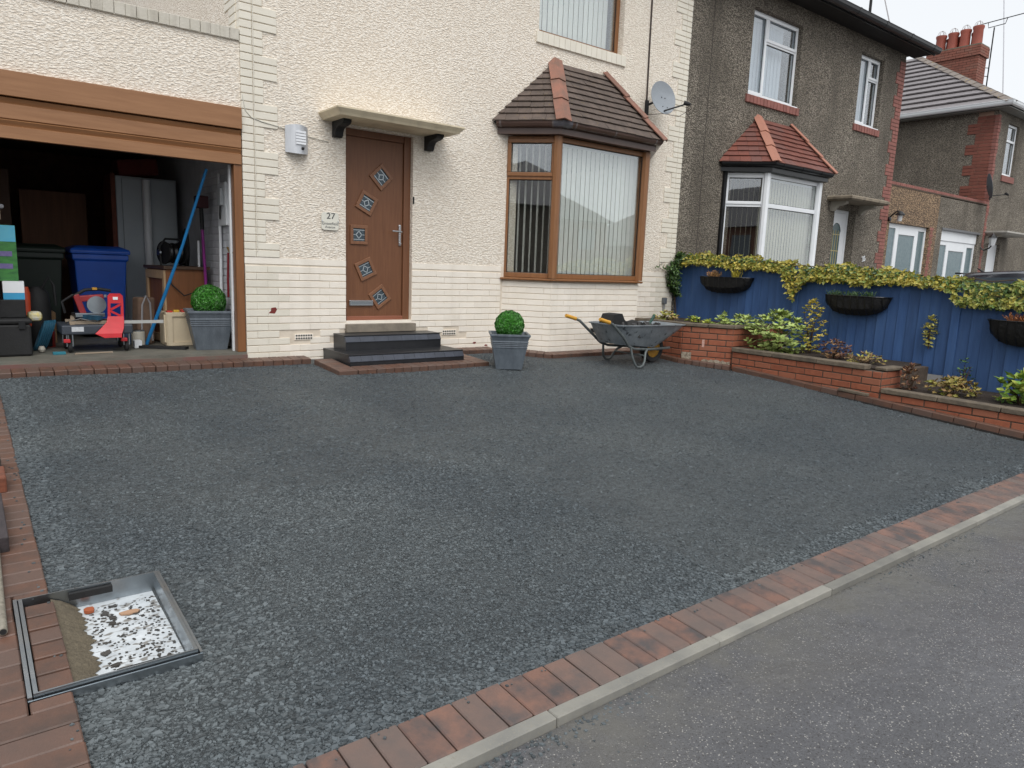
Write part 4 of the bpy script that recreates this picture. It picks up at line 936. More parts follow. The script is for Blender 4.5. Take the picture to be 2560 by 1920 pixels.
m_rtile = mat('red_roof_tile', srgb(136, 80, 66), srgb(108, 66, 58), rough=.5, nscale=8, bump=.3, bscale=120, bdist=.003, orand=.16, c3=srgb(102, 70, 64))
m_rhip = mat('orange_hip_tile', srgb(172, 118, 98), srgb(156, 106, 88), rough=.6, nscale=7, orand=.08)
hip_roof(h35, (6.42, -.014, 2.85), (6.99, -.665, 2.85), (8.75, -.665, 2.85), (9.32, -.014, 2.85), (7.36, -.014, 3.64), (8.38, -.014, 3.64), 9, .165, m_rtile, m_rhip, nh=3, hipw=.085)
GEP = [(6.49, -.014), (7.025, -.605), (8.715, -.605), (9.25, -.014)]
MB().sweep([(-.1, 0), (0, 0), (0, .13), (-.1, .13)], [(*p, 2.70) for p in GEP]).build('bay_fascia', m_black, h35)
MB().add([(*p, 2.712) for p in GEP] + [(*p, 2.722) for p in GEP], [(3, 2, 1, 0), (4, 5, 6, 7)]).build('bay_soffit', m_bar, h35)
g2 = MB().sweep(gp, [(*p, 2.775) for p in GEP]).build('bay_gutter', m_black, h35)
for i, t in ((0, .5), (1, .12), (1, .45), (1, .8)): gbr(GEP[i], GEP[i + 1], t, 2.775, m_black, g2)
# door, canopy, number
gd = MB(); x0, x1, z0, z1 = GD; yd = .14
gd.box(x0, yd, z0, x0 + .06, yd + .07, z1).box(x1 - .06, yd, z0, x1, yd + .07, z1).box(x0 + .06, yd, z1 - .06, x1 - .06, yd + .07, z1)
gdo = gd.build('front_door', m_bar, h35, bevel=.004)
MB().box(x0 + .062, yd + .012, z0, x1 - .062, yd + .055, z1 - .062).build('door_leaf', m_bar, gdo, bevel=.004)
cx = (x0 + x1) / 2
arch = [(cx - .17, .9)] + [(cx + .17 * math.cos(t), 1.98 + .17 * math.sin(t)) for t in [math.pi - math.pi * k / 10 for k in range(11)]] + [(cx + .17, .9)]
MB().prism([(x, yd + .010, z) for x, z in arch], (0, .003, 0)).build('pane', mat('green_obscure_glass', srgb(84, 104, 104), srgb(62, 82, 84), rough=.15, nscale=40, bump=.3), gdo)
for dx in (-.09, 0, .09):
    MB().box(cx + dx - .006, yd + .004, .9, cx + dx + .006, yd + .0095, 2.0).build('leading', mat('gold_lead', srgb(206, 190, 130), rough=.4), gdo)
for zz in (1.25, 1.6, 1.92):
    MB().box(cx - .165, yd + .0035, zz - .006, cx + .165, yd + .009, zz + .006).build('leading', MATS['gold_lead'], gdo)
rs = [[(cx + rr * math.cos(t), yv, 1.98 + rr * math.sin(t)) for rr, yv in ((.168, yd + .010), (.168, yd - .004), (.205, yd - .004), (.205, yd + .012))] for t in [math.pi * k / 12 for k in range(13)]]
MB().rings(rs).build('arch_moulding', m_bar, gdo)
gc = MB(); m_cang = mat('weathered_canopy', srgb(150, 138, 120), srgb(112, 102, 88), rough=.85, nscale=12, bump=.5, streak=(9, .6, srgb(72, 64, 52)))
q0 = [(9.86, -.012), (9.86, -.46), (11.22, -.46), (11.22, -.012)]; q1 = [(9.80, -.012), (9.80, -.50), (11.28, -.50), (11.28, -.012)]
gc.rings([[(*p, 2.505) for p in q0], [(*p, 2.535) for p in q1], [(*p, 2.575) for p in q1], [(*p, 2.60) for p in q0]], smooth=False)
gcn = gc.build('door_canopy', m_cang, h35)
for xb in (9.95, 11.03):
    prof = [(0, 2.505), (0, 2.33), (-.05, 2.326), (-.085, 2.37), (-.14, 2.42), (-.24, 2.435), (-.30, 2.46), (-.30, 2.505)]
    MB().prism([(xb, yv - .013, zv) for yv, zv in prof], (.1, 0, 0)).build('canopy_bracket', mat('pale_bracket', srgb(176, 170, 158), rough=.7), gcn)
nm = text('35', .15, m_bar, (11.45, -.02, 1.47), h35, name='house_number', ext=.008, sx=.9)
nm.rotation_euler = (math.pi / 2, R(-14), 0)
# quoins in red brick
gq = MB().box(XQ - .3, -.0125, 1.05, XQ - .02, -.0115, 1.06).build('quoin', m_mort, h35)
MB().box(XQ - .21, -.0135, .6, XQ - .001, -.0122, 5.5).build('quoin_bed', m_mort, h35)
quoins(gq, m_redq, XQ, -1, 1.10, 5.5, long=.34, short=.225, pr=.014, first=2)
# eaves: soffit, fascia and gutter along the pair
MB().box(XP + .02, -.40, 5.60, 12.58, -.013, 5.615).build('soffit', m_blackm, h35)
MB().box(XP + .02, -.425, 5.575, 12.6, -.401, 5.70).build('fascia', m_black, h35)
eg = MB().sweep([(q[0] * 1.25, q[1] * 1.3) for q in gp], [(XP + .02, -.426, 5.60), (12.62, -.426, 5.60)]).build('gutter', m_black, h35)
for k in range(7): 
    xx = 6.3 + k * 1.0
    MB().sweep([(q[0] * 1.3, q[1] * 1.4 - .004) for q in gp], [(xx, -.426, 5.60), (xx + .06, -.426, 5.60)]).build('gutter_clip', m_black, eg)
MB().box(XP + .02, -.46, 5.685, 12.64, -.39, 5.72).build('eaves_tile_course', m_slate, h35)
tag(MB().tube([(12.35, .9, 5.7), (12.33, .9, 7.0), (12.30, .9, 9.6)], .03, 8).build('aerial_mast', m_blackm), 'tall black mast rising behind the grey house roof edge', 'mast')
# lamp beside link door
wl2 = thing('wall_lantern', 'black swan-neck wall lantern beside the left-hand white garage door of the grey house', 'wall light', (12.35, -.05, 2.30))
MB().tube([(12.33, -.02, 2.36), (12.33, -.10, 2.44), (12.33, -.18, 2.50), (12.33, -.24, 2.47)], .016, 8).build('lantern_arm', m_black, wl2)
MB().lathe([(.0, 2.50), (.05, 2.48), (.10, 2.42), (.095, 2.41), (.0, 2.45)], (12.33, -.24, 0), 16).build('lantern_hood', m_black, wl2)
MB().lathe([(.0, 2.29), (.045, 2.29), (.055, 2.42), (0, 2.42)], (12.33, -.24, 0), 14).build('lantern_glass', mat('lantern_glass', srgb(206, 208, 210), rough=.15), wl2)
MB().lathe([(.0, -.06), (.05, -.05), (.05, -.012)], (12.33, 0, 2.34), 14, 'y').build('lantern_base', m_black, wl2)

# ================================================================== LINK GARAGES between the grey house and the next pair
X3 = 17.46
lk = thing('garage_block', 'pair of tan roughcast garages with white glazed doors and red brick coping', 'garage', (14.9, 1, -.05))
LD1 = (12.40, 14.36, -.1, 2.28); LD2 = (15.02, 17.22, -.1, 2.30)
wall_holes(XQ + .002, 14.72, -.2, 3.03, [LD1], -.012, .2).build('wall', m_tan, lk)
wall_holes(14.722, X3 - .002, -.2, 3.01, [LD2], -.012, .2).build('wall', m_grey, lk)
MB().box(XQ + .002, .2, 2.7, X3 - .002, 5, 2.8).box(XQ + .002, 4.8, -.2, X3 - .002, 5, 2.7).build('garage_roof', m_dark, lk)
cpg = MB().box(XQ + .002, -.02, 3.031, X3 - .002, .2, 3.06).build('coping', m_mort, lk)
n = 55
for k in range(n): piece('coping_brick', cpg, m_redq, (XQ + .05 + k * (X3 - XQ - .1) / (n - 1), .085, 3.055), .089, .215, .062, 0, .004, .002, .004)
def gdoor(D, head):
    x0, x1, z0, z1 = D; W = x1 - x0; hh = z1 - z0; y = .06
    mids = [.02, .27, .73, .98]; tops = z1 - head
    b = MB()
    if head: b.box(x0, y - .02, tops, x1, y + .05, z1)
    for a, c in ((0, .06), (W * .24, W * .24 + .16), (W * .72, W * .72 + .16), (W - .07, W)): b.box(x0 + a, y, z0, x0 + c, y + .06, tops - .001)
    for a, c in ((.06, W * .24), (W * .24 + .16, W * .72), (W * .72 + .16, W - .07)): b.box(x0 + a, y, tops - (.1 if a < .1 or a > W * .6 else .22), x0 + c, y + .06, tops - .001).box(x0 + a, y, z0, x0 + c, y + .06, z0 + .5)
    f = b.build('garage_door', m_bar, lk, bevel=.004)
    for a, c in ((.06, W * .24), (W * .24 + .16, W * .72), (W * .72 + .16, W - .07)):
        MB().box(x0 + a + .001, y + .02, z0 + .501, x0 + c - .001, y + .027, tops - (.1 if a < .1 or a > W * .6 else .22) - .001).build('pane', mat('obscure_teal_glass', srgb(104, 124, 128), srgb(84, 106, 112), rough=.12, nscale=18, bump=.4, bscale=45, bdist=.01, spec=.8), f)
gdoor(LD1, .0); gdoor(LD2, .26)
MB().box(LD2[0] - .02, -.03, LD2[3] - .02, LD2[1] + .02, .04, LD2[3] + .03).build('door_drip', mat('lead_drip', srgb(110, 110, 112), rough=.5), lk)
for k in range(28):
    piece('jamb_brick', lk, m_redq, (14.46, .03, .2 + k * .075), .19 if k % 2 else .1, .1, .066, 0, .004, .002, .003)

# ================================================================== HOUSE 3 (far end of view)
h3 = thing('semi_detached_house', 'far pebbledashed house with tiled hipped roof and brick chimney stack', 'house', (21, 4, -.05))
W3 = 5.36; HW = (18.16, 18.92, 3.86, 5.14); HD = (17.95, 18.75, -.1, 2.10)
wall_holes(X3, 25, -.2, W3, [HW, HD], 0, .25).build('wall', m_grey, h3)
MB().box(X3 + .001, .25, -.2, X3 + .25, 8.4, W3).box(24.8, .25, -.2, 25, 8.4, W3).box(X3 + .25, 8.2, -.2, 24.8, 8.4, W3).build('side_and_back_wall', m_grey, h3)
MB().box(X3 + .25, .252, 2.75, 24.8, 8.2, 2.85).build('inner_floor', m_dark, h3)
q3 = MB().box(X3 + .02, -.004, 3.2, X3 + .2, -.001, 3.3).build('quoin', m_mort, h3)
m_redd = mat('deep_red_brick', srgb(132, 78, 64), srgb(114, 66, 55), rough=.8, nscale=12, orand=.12, bump=.3)
MB().box(X3 - .004, .12, 3.1, X3 - .001, .46, W3 - .02).build('quoin_bed', mat('pale_mortar', srgb(170, 140, 122), rough=.9), h3)
n = int((W3 - .1 - 1.0) / .085)
for k in range(n):
    z = 1.0 + k * .085; lg = (k // 3) % 2
    piece('quoin_brick', q3, m_redq, (X3 + (.07 if lg else .05), .03, z), .16 if lg else .12, .1, .076, 0, .004, .001, .003)
    if z > 3.1:
        wd = .60 if lg else .40
        piece('quoin_brick', q3, m_redd, (X3 + .035, .075 + wd / 4, z), .1, wd / 2 - .006, .076, 0, .004, .001, .003)
        piece('quoin_brick', q3, m_redd, (X3 + .035, .075 + wd * .75, z), .1, wd / 2 - .006, .076, 0, .004, .001, .003)
w, hh = HW[1] - HW[0], HW[3] - HW[2]
window(h3, (HW[0], .06), (HW[1], .06), HW[2], HW[3], [(.06, hh * .66, w - .06, hh * .66 + .06)], [(.06, .06, w - .06, hh * .66), (.06, hh * .66 + .06, w - .06, hh - .06)], m_bar, name='upper_window', slats=(.05, w * .55, 4, 10, .15, .11), sm=m_net)
s3 = MB().box(HW[0] - .04, -.03, HW[2] - .16, HW[1] + .04, .06, HW[2] - .012).build('window_sill', m_redq, h3)
d3 = MB().box(HD[0], .08, HD[2], HD[0] + .07, .15, HD[3]).box(HD[1] - .07, .08, HD[2], HD[1], .15, HD[3]).box(HD[0] + .07, .08, HD[3] - .07, HD[1] - .07, .15, HD[3]).build('front_door', m_bar, h3)
MB().box(HD[0] + .072, .095, HD[2], HD[1] - .072, .14, HD[3] - .072).build('door_leaf', m_bar, d3)
c3 = MB(); c3.rings([[(*p, 2.31) for p in ((17.62, 0), (17.62, -.46), (19.1, -.46), (19.1, 0))], [(*p, 2.36) for p in ((17.55, 0), (17.55, -.52), (19.17, -.52), (19.17, 0))], [(*p, 2.40) for p in ((17.55, 0), (17.55, -.52), (19.17, -.52), (19.17, 0))]], smooth=False)
c3o = c3.build('door_canopy', mat('pale_canopy', srgb(186, 182, 174), srgb(160, 156, 148), rough=.8, nscale=10), h3)
MB().prism([(17.68, yv, zv) for yv, zv in ((0, 2.31), (0, 2.08), (-.06, 2.1), (-.16, 2.24), (-.34, 2.27), (-.34, 2.31))], (.1, 0, 0)).build('canopy_bracket', MATS['pale_bracket'], c3o)
# hipped roof: left slope visible
ex, ey, ez = X3 - .27, -.30, 5.46
apx = (ex + 4.3, ey + 4.3, ez + 4.3 * .62); bk = (ex + 4.3, ey + 9.0, ez + 4.3 * .62)
r3 = MB(); r3.add([(ex, ey, ez - .02), (ex, 8.7, ez - .02), (apx[0], apx[1], apx[2] - .02), (bk[0], bk[1], bk[2] - .02), (25.3, ey, ez - .02), (25.3, apx[1], apx[2] - .02), (25.3, 8.7, ez - .02)], [(0, 2, 3, 1), (0, 4, 5, 2), (2, 5, 6, 3), (0, 1, 6, 4), (1, 3, 6), (4, 6, 5)])
roof3 = r3.build('roof', m_slate, h3)
m_t3 = mat('mauve_concrete_tile', srgb(136, 130, 131), srgb(118, 113, 114), rough=.5, nscale=10, orand=.06, bump=.2)
tiled(roof3, (ex, 5.2, ez), (ex, ey, ez), (apx[0], 5.2, apx[2]), apx, 13, .34, m_t3, 0, .034)
hip(roof3, Vector((ex, ey, ez)), Vector(apx), Vector((-.62, 0, 1)).normalized(), Vector((0, -.62, 1)).normalized(), 16, .15, mat('grey_ridge', srgb(134, 124, 116), srgb(112, 104, 98), rough=.8, nscale=6, orand=.1, speck=(9, .64, srgb(150, 128, 70))), 1, lift=.05)
MB().sweep([(q[0] * 1.2, q[1] * 1.5) for q in gp], [(ex, 6, 5.39), (ex, ey, 5.39), (25, ey, 5.39)]).build('gutter', m_bar, h3)
MB().box(ex + .02, ey + .02, 5.355, X3 + .02, 6, 5.375).box(X3 + .02, ey + .02, 5.355, 25, .02, 5.375).build('soffit', mat('grey_soffit', srgb(150, 150, 146), rough=.6), h3)
# chimney
ch = thing('chimney_stack', 'tall red brick chimney stack with clay pots on the far house', 'chimney', (22.3, 3.15, 6.9))
CX0, CX1, CY0, CY1 = 22.0, 22.62, 2.42, 3.92
MB().box(CX0 + .012, CY0 + .012, 6.3, CX1 - .012, CY1 - .012, 8.33).build('stack_core', m_mort, ch)
b = MB()
for k in range(26):
    z = 6.35 + k * .076; grow = .045 if k >= 22 else 0
    for (u0, u1, fx) in ((CY0, CY1, 'y'), (CX0, CX1, 'x')):
        L_ = u1 - u0 + 2 * grow; n = max(2, round(L_ / .225)); st = L_ / n
        for j in range(-1, n + 1):
            a = max(u0 - grow, u0 - grow + j * st + (k % 2) * st / 2); c = min(u1 + grow, a + st if j >= 0 else u0 - grow + (k % 2) * st / 2)
            if c - a < .02: continue
            if fx == 'y': b.box(CX0 - grow, a + .005, z, CX0 + .1, c - .005, z + .066)
            else: b.box(a + .005, CY0 - grow - .001, z, c - .005, CY0 + .1, z + .066)
stuff(b.build('stack_brickwork', mat('chimney_brick', srgb(150, 92, 76), srgb(122, 78, 66), rough=.85, nscale=6, island=.16, c3=srgb(120, 84, 72)), ch))
MB().box(CX0 - .03, CY0 - .03, 8.325, CX1 + .03, CY1 + .03, 8.36).build('flaunching', mat('flaunching', srgb(120, 110, 96), rough=.9), ch)
m_pot = mat('clay_pot', srgb(164, 88, 72), srgb(146, 76, 62), rough=.6, nscale=4, orand=.06)
m_cowl = mat('wire_cowl', srgb(206, 206, 206), rough=.4)
for i, (px, py, hh) in enumerate(((22.2, 3.66, .50), (22.2, 3.30, .51), (22.2, 2.95, .53), (22.2, 2.60, .57), (22.45, 3.45, .42), (22.45, 3.1, .42), (22.45, 2.72, .46))):
    p = MB().lathe([(.150, 8.35), (.140, 8.35 + hh - .10), (.16, 8.35 + hh - .05), (.16, 8.35 + hh), (.125, 8.35 + hh), (.12, 8.40)], (px, py, 0), 18).build('chimney_pot', m_pot, ch)
    if i < 4:
        for a in (0, 1.05, 2.1):
            MB().tube([(px + .12 * math.cos(a) * math.cos(t), py + .12 * math.sin(a) * math.cos(t), 8.35 + hh + .16 * math.sin(t)) for t in [math.pi * k / 8 for k in range(9)]], .009, 5).build('wire_cowl', m_cowl, p)
# aerial on the chimney
ae = thing('tv_aerial', 'television aerial on a thin mast fixed to the brick chimney', 'aerial', (22.75, 2.35, 7.2))
ax, ay = 22.72, 2.36
MB().tube([(ax, ay, 7.1), (ax, ay, 8.95)], .02, 6).build('mast', m_blackm, ae)
bd = Vector((.20, -1, .12)).normalized(); b0 = Vector((ax, ay, 8.98))
MB().tube([b0 + Vector((0, 0, .16)) + bd * -.45, b0 + Vector((0, 0, .16)) + bd * .95], .014, 6).build('boom', m_blackm, ae)
MB().tube([b0 + bd * -.18 + Vector((0, 0, .15)), b0 + bd * -.16, b0 + bd * .28, b0 + bd * .32 + Vector((0, 0, .15))], .012, 6).build('cradle', m_blackm, ae)
for k in range(9):
    c = b0 + Vector((0, 0, .16)) + bd * (.25 + k * .085)
    MB().tube([c - Vector((.1, .02, .02)), c + Vector((.1, .02, .02))], .006, 5).build('element', m_blackm, ae)
for dz in (7.5, 7.75): MB().tube([(CX1 - .02, ay + .08, dz), (ax, ay, dz)], .012, 5).build('bracket', m_blackm, ae)
dish('satellite_dish', 'dark grey satellite dish on the brick corner of the far house', (16.95, -.20, 3.45), (.5, -.86, .2), .30, mat('dark_dish', srgb(88, 94, 100), srgb(76, 82, 88), rough=.5), (.42, -.25, -.18), wall=(17.52, 0, 3.3))
MATS['dark_dish']
ln = thing('wall_lantern', 'black bracket lantern beside the second white garage door and far canopy', 'wall light', (17.4, -.1, 1.9))
MB().tube([(17.4, -.013, 1.98), (17.4, -.1, 1.9), (17.4, -.22, 1.96), (17.4, -.26, 2.02)], .018, 6).build('lantern_arm', m_black, ln)
MB().lathe([(.0, 2.02), (.06, 2.02), (.09, 2.22), (.0, 2.22)], (17.4, -.27, 0), 6).build('lantern_glass', MATS['lantern_glass'], ln)
MB().lathe([(.0, 2.34), (.03, 2.30), (.12, 2.22), (0, 2.22)], (17.4, -.27, 0), 6).build('lantern_hood', m_black, ln)
# wires and a far column against the sky
tag(MB().tube([(10.56, -.45, 5.71), (12.1, .5, 6.78), (13.51, 1.35, 7.79)], .011, 5).build('telephone_wire', mat('sky_wire', srgb(150, 146, 146), rough=.6)), 'thin telephone wire dropping to the grey house eaves', 'wire')
tag(MB().tube([(24.0, 2.32, 7.2), (24.6, 2.75, 9.2), (25.3, 3.25, 11.35)], .016, 5).build('telephone_wire', mat('pale_wire', srgb(190, 190, 196), rough=.5)), 'pale telephone wire dropping to the far house roof', 'wire')

# ================================================================== GARAGE of the cream house
ga = thing('garage', 'cream roughcast garage with half-raised wood-effect roller door', 'garage', (-2.5, 2.5, -.05))
GX0, GX1 = -3.95, XG - .004
MB().box(GX0, -.006, 2.474, GX1, .2, 3.086).build('wall', m_cream, ga)
MB().box(GX0, -.006, -.1, GX0 + .55, .2, 2.473).build('wall', m_cream, ga)
MB().box(GX0, .2, -.1, GX0 + .1, 6, 3.0).box(GX0 + .1, 5.9, -.1, GX1, 6, 3.0).build('side_and_back_wall', mat('dark_brick_inside', srgb(140, 104, 86), srgb(110, 82, 70), rough=.9, nscale=8), ga)
MB().box(GX0 + .1, .2, 2.5, GX1, 5.9, 2.62).build('ceiling', mat('garage_ceiling', srgb(150, 140, 128), srgb(130, 120, 110), rough=.9), ga)
MB().box(GX0 + .55, -.03, -.12, GX1 - .002, 5.9, .079).build('floor', mat('garage_concrete', srgb(116, 112, 102), srgb(88, 86, 78), rough=.65, nscale=5, bump=.2, bscale=60, streak=(3, .4, srgb(96, 108, 100))), ga)
MB().box(GX0 + .55, -.052, -.12, GX1 - .002, -.031, .055).build('floor_edge', mat('red_painted_edge', srgb(112, 80, 74), srgb(100, 92, 82), rough=.8, nscale=5, contrast=.3), ga)
cg = MB().box(GX0, -.018, 3.087, GX1 - .001, .2, 3.10).build('coping', m_qbrick, ga)
k = 0; x = GX1 - .048
m_cop = mat('coping_paint', srgb(206, 200, 188), srgb(192, 186, 172), rough=.7, nscale=9, bump=.3, streak=(14, .5, srgb(132, 122, 108)))
while x > GX0:
    piece('coping_brick', cg, m_cop, (x, .085, 3.089), .086, .225, .105, 0, .004, .002, .006); x -= .0885
MB().box(GX1 - .016, -.004, 2.45, GX1 + .002, .004, 3.08).build('wall_gap', m_blackm, ga)
# roller door: header box, two slats, guide post
MB().box(GX0 + .55, -.055, 2.272, GX1 - .006, .10, 2.472).build('door_header', m_oak, ga, bevel=.004)
for zt in (2.264, 2.088):
    prof = [(.05, zt), (-.022, zt), (-.03, zt - .006), (-.012, zt - .038), (-.008, zt - .046), (-.026, zt - .052), (-.026, zt - .166), (-.018, zt - .172), (.05, zt - .172)]
    if zt < 2.1: prof = [(y, max(z, 1.94)) for y, z in prof]
    MB().prism([(GX0 + .56, y, z) for y, z in prof], (GX1 - .01 - GX0 - .56, 0, 0)).build('door_slat', m_oak, ga)
MB().box(GX1 - .083, -.012, .081, GX1 - .004, .09, 1.938).build('door_guide', m_oakz, ga, bevel=.004)
MB().box(GX1 - .100, .10, .081, GX1 - .084, .14, 1.938).build('guide_rail', m_white, ga)
# white painted brick inside, on the house side
iw = MB().box(GX1 - .016, .15, .08, GX1 - .003, 5.8, 2.49).build('inner_wall', mat('white_wash', srgb(206, 208, 212), srgb(186, 188, 192), rough=.8, nscale=6), ga)
courses(iw, mat('white_painted_brick', srgb(214, 216, 220), srgb(196, 198, 204), rough=.7, nscale=8, orand=.04), (GX1 - .016, 1.45), (GX1 - .016, .15), .08, 1.955, proud=.006, D=.02, jx=.008, jit=.0005)
# ------------------------------------------------------------------ front steps
st = thing('front_steps', 'two black tiled steps with chamfered slate-blue nosings below the brown door', 'steps', (.43, -.35, -.1))
m_stp = mat('black_tile', srgb(40, 41, 44), srgb(30, 31, 34), rough=.35, nscale=9, bump=.3, bscale=160, bdist=.002)
m_nose = mat('blue_black_nosing', srgb(64, 68, 79), srgb(50, 54, 63), rough=.4, nscale=10, orand=.12, speck=(60, .66, srgb(48, 50, 56)))
for (xa, xb, yf, z0, z1, n) in ((-.15, 1.045, -.34, .0885, .249, 7), (-.27, 1.13, -.706, -.075, .088, 11)):
    bz = .058
    MB().box(xa, yf + .05, z0, xb, -.022, z1 - .016).build('step_core', m_stp, st)
    MB().box(xa - .004, yf + .028, z1 - .015, xb + .004, -.021, z1).build('tread', m_stp, st, bevel=.003)
    MB().box(xa - .001, yf + .004, z0, xb + .001, yf + .049, z1 - .015 - bz).build('riser', m_stp, st)
    wn_ = (xb - xa) / n
    for k in range(n):
        a, c = xa + k * wn_ + .001, xa + (k + 1) * wn_ - .001
        MB().prism([(a, yf + .049, z1 - .016), (a, yf + .028, z1 - .016), (a, yf - .004, z1 - .016 - bz + .006), (a, yf - .004, z1 - .016 - bz), (a, yf + .049, z1 - .016 - bz)], (c - a, 0, 0)).build('nosing_tile', m_nose, st, bevel=.0015)
# ------------------------------------------------------------------ topiary ball in a ribbed planter
m_planter = mat('lead_grey_planter', srgb(104, 112, 120), srgb(80, 88, 96), rough=.45, nscale=14, bump=.2, bscale=80, stretch=(1, 1, .5), streak=(16, .5, srgb(66, 72, 78)))
m_topi = mat('plastic_box_leaf', srgb(74, 140, 48), srgb(44, 98, 30), rough=.45, nscale=20, island=.35)
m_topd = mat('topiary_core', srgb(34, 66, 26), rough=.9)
def topiary(label, x, y, z, rz, s=1.0, grp='topiary balls in square planters'):
    t = thing('topiary_planter', label, 'planter', (x, y, z), grp, rot=(0, 0, rz))
    w0, w1, h = .148 * s, .222 * s, .405 * s
    sq = lambda w, zz: [(-w, -w, zz), (w, -w, zz), (w, w, zz), (-w, w, zz)]
    rs = [sq(w0, 0)]
    def wz(q): return w0 + (w1 - w0) * q
    rs.append(sq(wz(.60), h * .60))
    for k in range(4):
        q = .62 + k * .05
        rs += [sq(wz(q) + .004, h * q), sq(wz(q) + .004, h * (q + .028)), sq(wz(q) - .001, h * (q + .032)), sq(wz(q) - .001, h * (q + .048))]
    rs += [sq(w1 * .985, h * .93), sq(w1 + .006, h * .94), sq(w1 + .006, h), sq(w1 - .016, h), sq(w1 - .03, h * .86)]
    b = MB(); b.rings(rs, smooth=False); b.build('pot', m_planter, t, bevel=.003)
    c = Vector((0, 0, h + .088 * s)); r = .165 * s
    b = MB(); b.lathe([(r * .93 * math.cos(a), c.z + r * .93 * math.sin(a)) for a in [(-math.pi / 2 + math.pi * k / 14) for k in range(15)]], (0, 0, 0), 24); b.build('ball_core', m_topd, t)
    b = MB()
    for k in range(1500):
        zz = 1 - 2 * (k + .5) / 1500; a = k * 2.39996
        n = Vector((math.sqrt(1 - zz * zz) * math.cos(a), math.sqrt(1 - zz * zz) * math.sin(a), zz))
        if c.z + n.z * r < h * .88: continue
        p = c + n * (r * U(.92, 1.0)); e = n.cross(Vector((U(-1, 1), U(-1, 1), U(-1, 1)))).normalized(); f = n.cross(e)
        l, w = U(.017, .027) * s, U(.006, .010) * s; up = n * U(.004, .016) * s
        b.add([p - e * l, p + f * w + up, p + e * l + up * .6, p - f * w + up], [(0, 1, 2), (0, 2, 3)])
    stuff(b.build('ball_leaves', m_topi, t, fix=False))
    return t
topiary('green topiary ball in a ribbed grey planter beside the black front steps', 1.50, -1.06, gravel_z(1.5, -1.06) + .004, R(-33), .98)
topiary('green topiary ball in a ribbed grey planter just inside the garage opening', -1.345, .40, .081, R(-8), 1.0)
def rv(): 
    while True:
        v = Vector((U(-1, 1), U(-1, 1), U(-1, 1)))
        if .05 < v.length < 1: return v.normalized()
# ------------------------------------------------------------------ wheelbarrow
wb = thing('wheelbarrow', 'dented galvanised wheelbarrow with yellow handle grips parked by the bay window', 'wheelbarrow', (3.35, -1.32, G(3.35, -1.32)))
WY = -1.32; zg = gravel_z(3.6, WY) + .012
m_tray = mat('worn_galvanised', srgb(146, 152, 156), srgb(110, 117, 123), rough=.45, metal=.25, nscale=9, bump=.5, bscale=10, bdist=.02, speck=(18, .66, srgb(58, 62, 66)))
m_tube = mat('grey_tube', srgb(112, 118, 118), srgb(84, 90, 90), rough=.5, nscale=20, metal=.3)
m_yel = mat('yellow_plastic', srgb(214, 160, 56), srgb(190, 136, 44), rough=.5, nscale=20)
m_rub = mat('tyre_rubber', srgb(40, 40, 42), srgb(30, 30, 31), rough=.8, nscale=30)
# tray rings: bottom -> rim (front = +X)
def trr(xa, xb, wa, wb_, za, zb, r=.03):
    P = []
    for (x, y, z) in ((xa, -wa, za), (xb, -wb_, zb), (xb, wb_, zb), (xa, wa, za)): P.append((x, WY + y, z))
    out = []
    n = 4
    for i in range(4):
        p = Vector(P[i]); q = Vector(P[(i + 1) % 4]); o = Vector(P[i - 1])
        out += [p + (o - p) * .12, p + (o - p) * .035 + (q - p) * .035, p + (q - p) * .12]
    return out
ir = [trr(2.83, 3.50, .19, .17, .175, .115), trr(2.80, 3.62, .225, .21, .24, .19), trr(2.755, 3.80, .275, .26, .365, .30), trr(2.735, 3.955, .30, .285, .415, .40)]
rim = [trr(2.715, 3.975, .318, .30, .413, .398), trr(2.717, 3.973, .316, .299, .400, .388)]
outr = [[p + Vector((0, 0, -.004)) for p in r_] for r_ in reversed(ir)]
sh = [[Vector((p.x + (.004 if p.x > 3.3 else -.004), p.y + (.004 if p.y > WY else -.004), p.z - .004)) for p in r_] for r_ in reversed(ir)]
b = MB(); b.rings(ir + rim + sh); b.build('tray', m_tray, wb)
for s in (-1, 1):
    yh = WY + s * .27
    b = MB(); path = [(2.40, yh + s * .02, .485), (2.52, yh + s * .018, .455), (2.60, yh + s * .012, .425), (2.80, yh, .27), (2.93, yh - s * .03, .155), (3.05, yh - s * .05, .115), (3.35, yh - s * .08, .095), (3.65, WY + s * .12, .085), (3.86, WY + s * .09, .085)]
    b.tube(path, .0165, 10); b.build('side_tube', m_tube, wb)
    MB().tube([(2.375, yh + s * .021, .491), (2.39, yh + s * .021, .487), (2.50, yh + s * .019, .459), (2.535, yh + s * .018, .4505)], [.020, .0235, .0225, .025], 12).build('grip', m_yel, wb)
    zl = gravel_z(3.1, yh) + .02
    MB().tube([(2.98, yh - s * .035, .13), (3.0, yh - s * .02, .02), (3.03, yh, zl + .05), (3.07, yh, zl + .008), (3.12, yh, zl), (3.17, yh, zl + .02), (3.20, yh, zl + .07), (3.24, yh - s * .03, .06), (3.30, yh - s * .06, .095)], .0145, 10).build('leg', m_tube, wb)
MB().tube([(3.21, WY - .25, .03), (3.21, WY + .25, .03)], .010, 8).build('brace', m_tube, wb)
rw = .182; wcx = 3.62; wz = zg + rw
tyre = MB().lathe([(.118, -.035), (.150, -.048), (.172, -.045), (.182, -.025), (.184, 0), (.182, .025), (.172, .045), (.150, .048), (.118, .035), (.118, -.035)], (wcx, WY, wz), 36, 'y', caps=False).build('wheel', m_rub, wb)
rimo = MB().lathe([(.118, -.034), (.112, -.038), (.100, -.02), (.045, -.012), (.035, -.03), (.0, -.03)], (wcx, WY, wz), 28, 'y', caps=False)
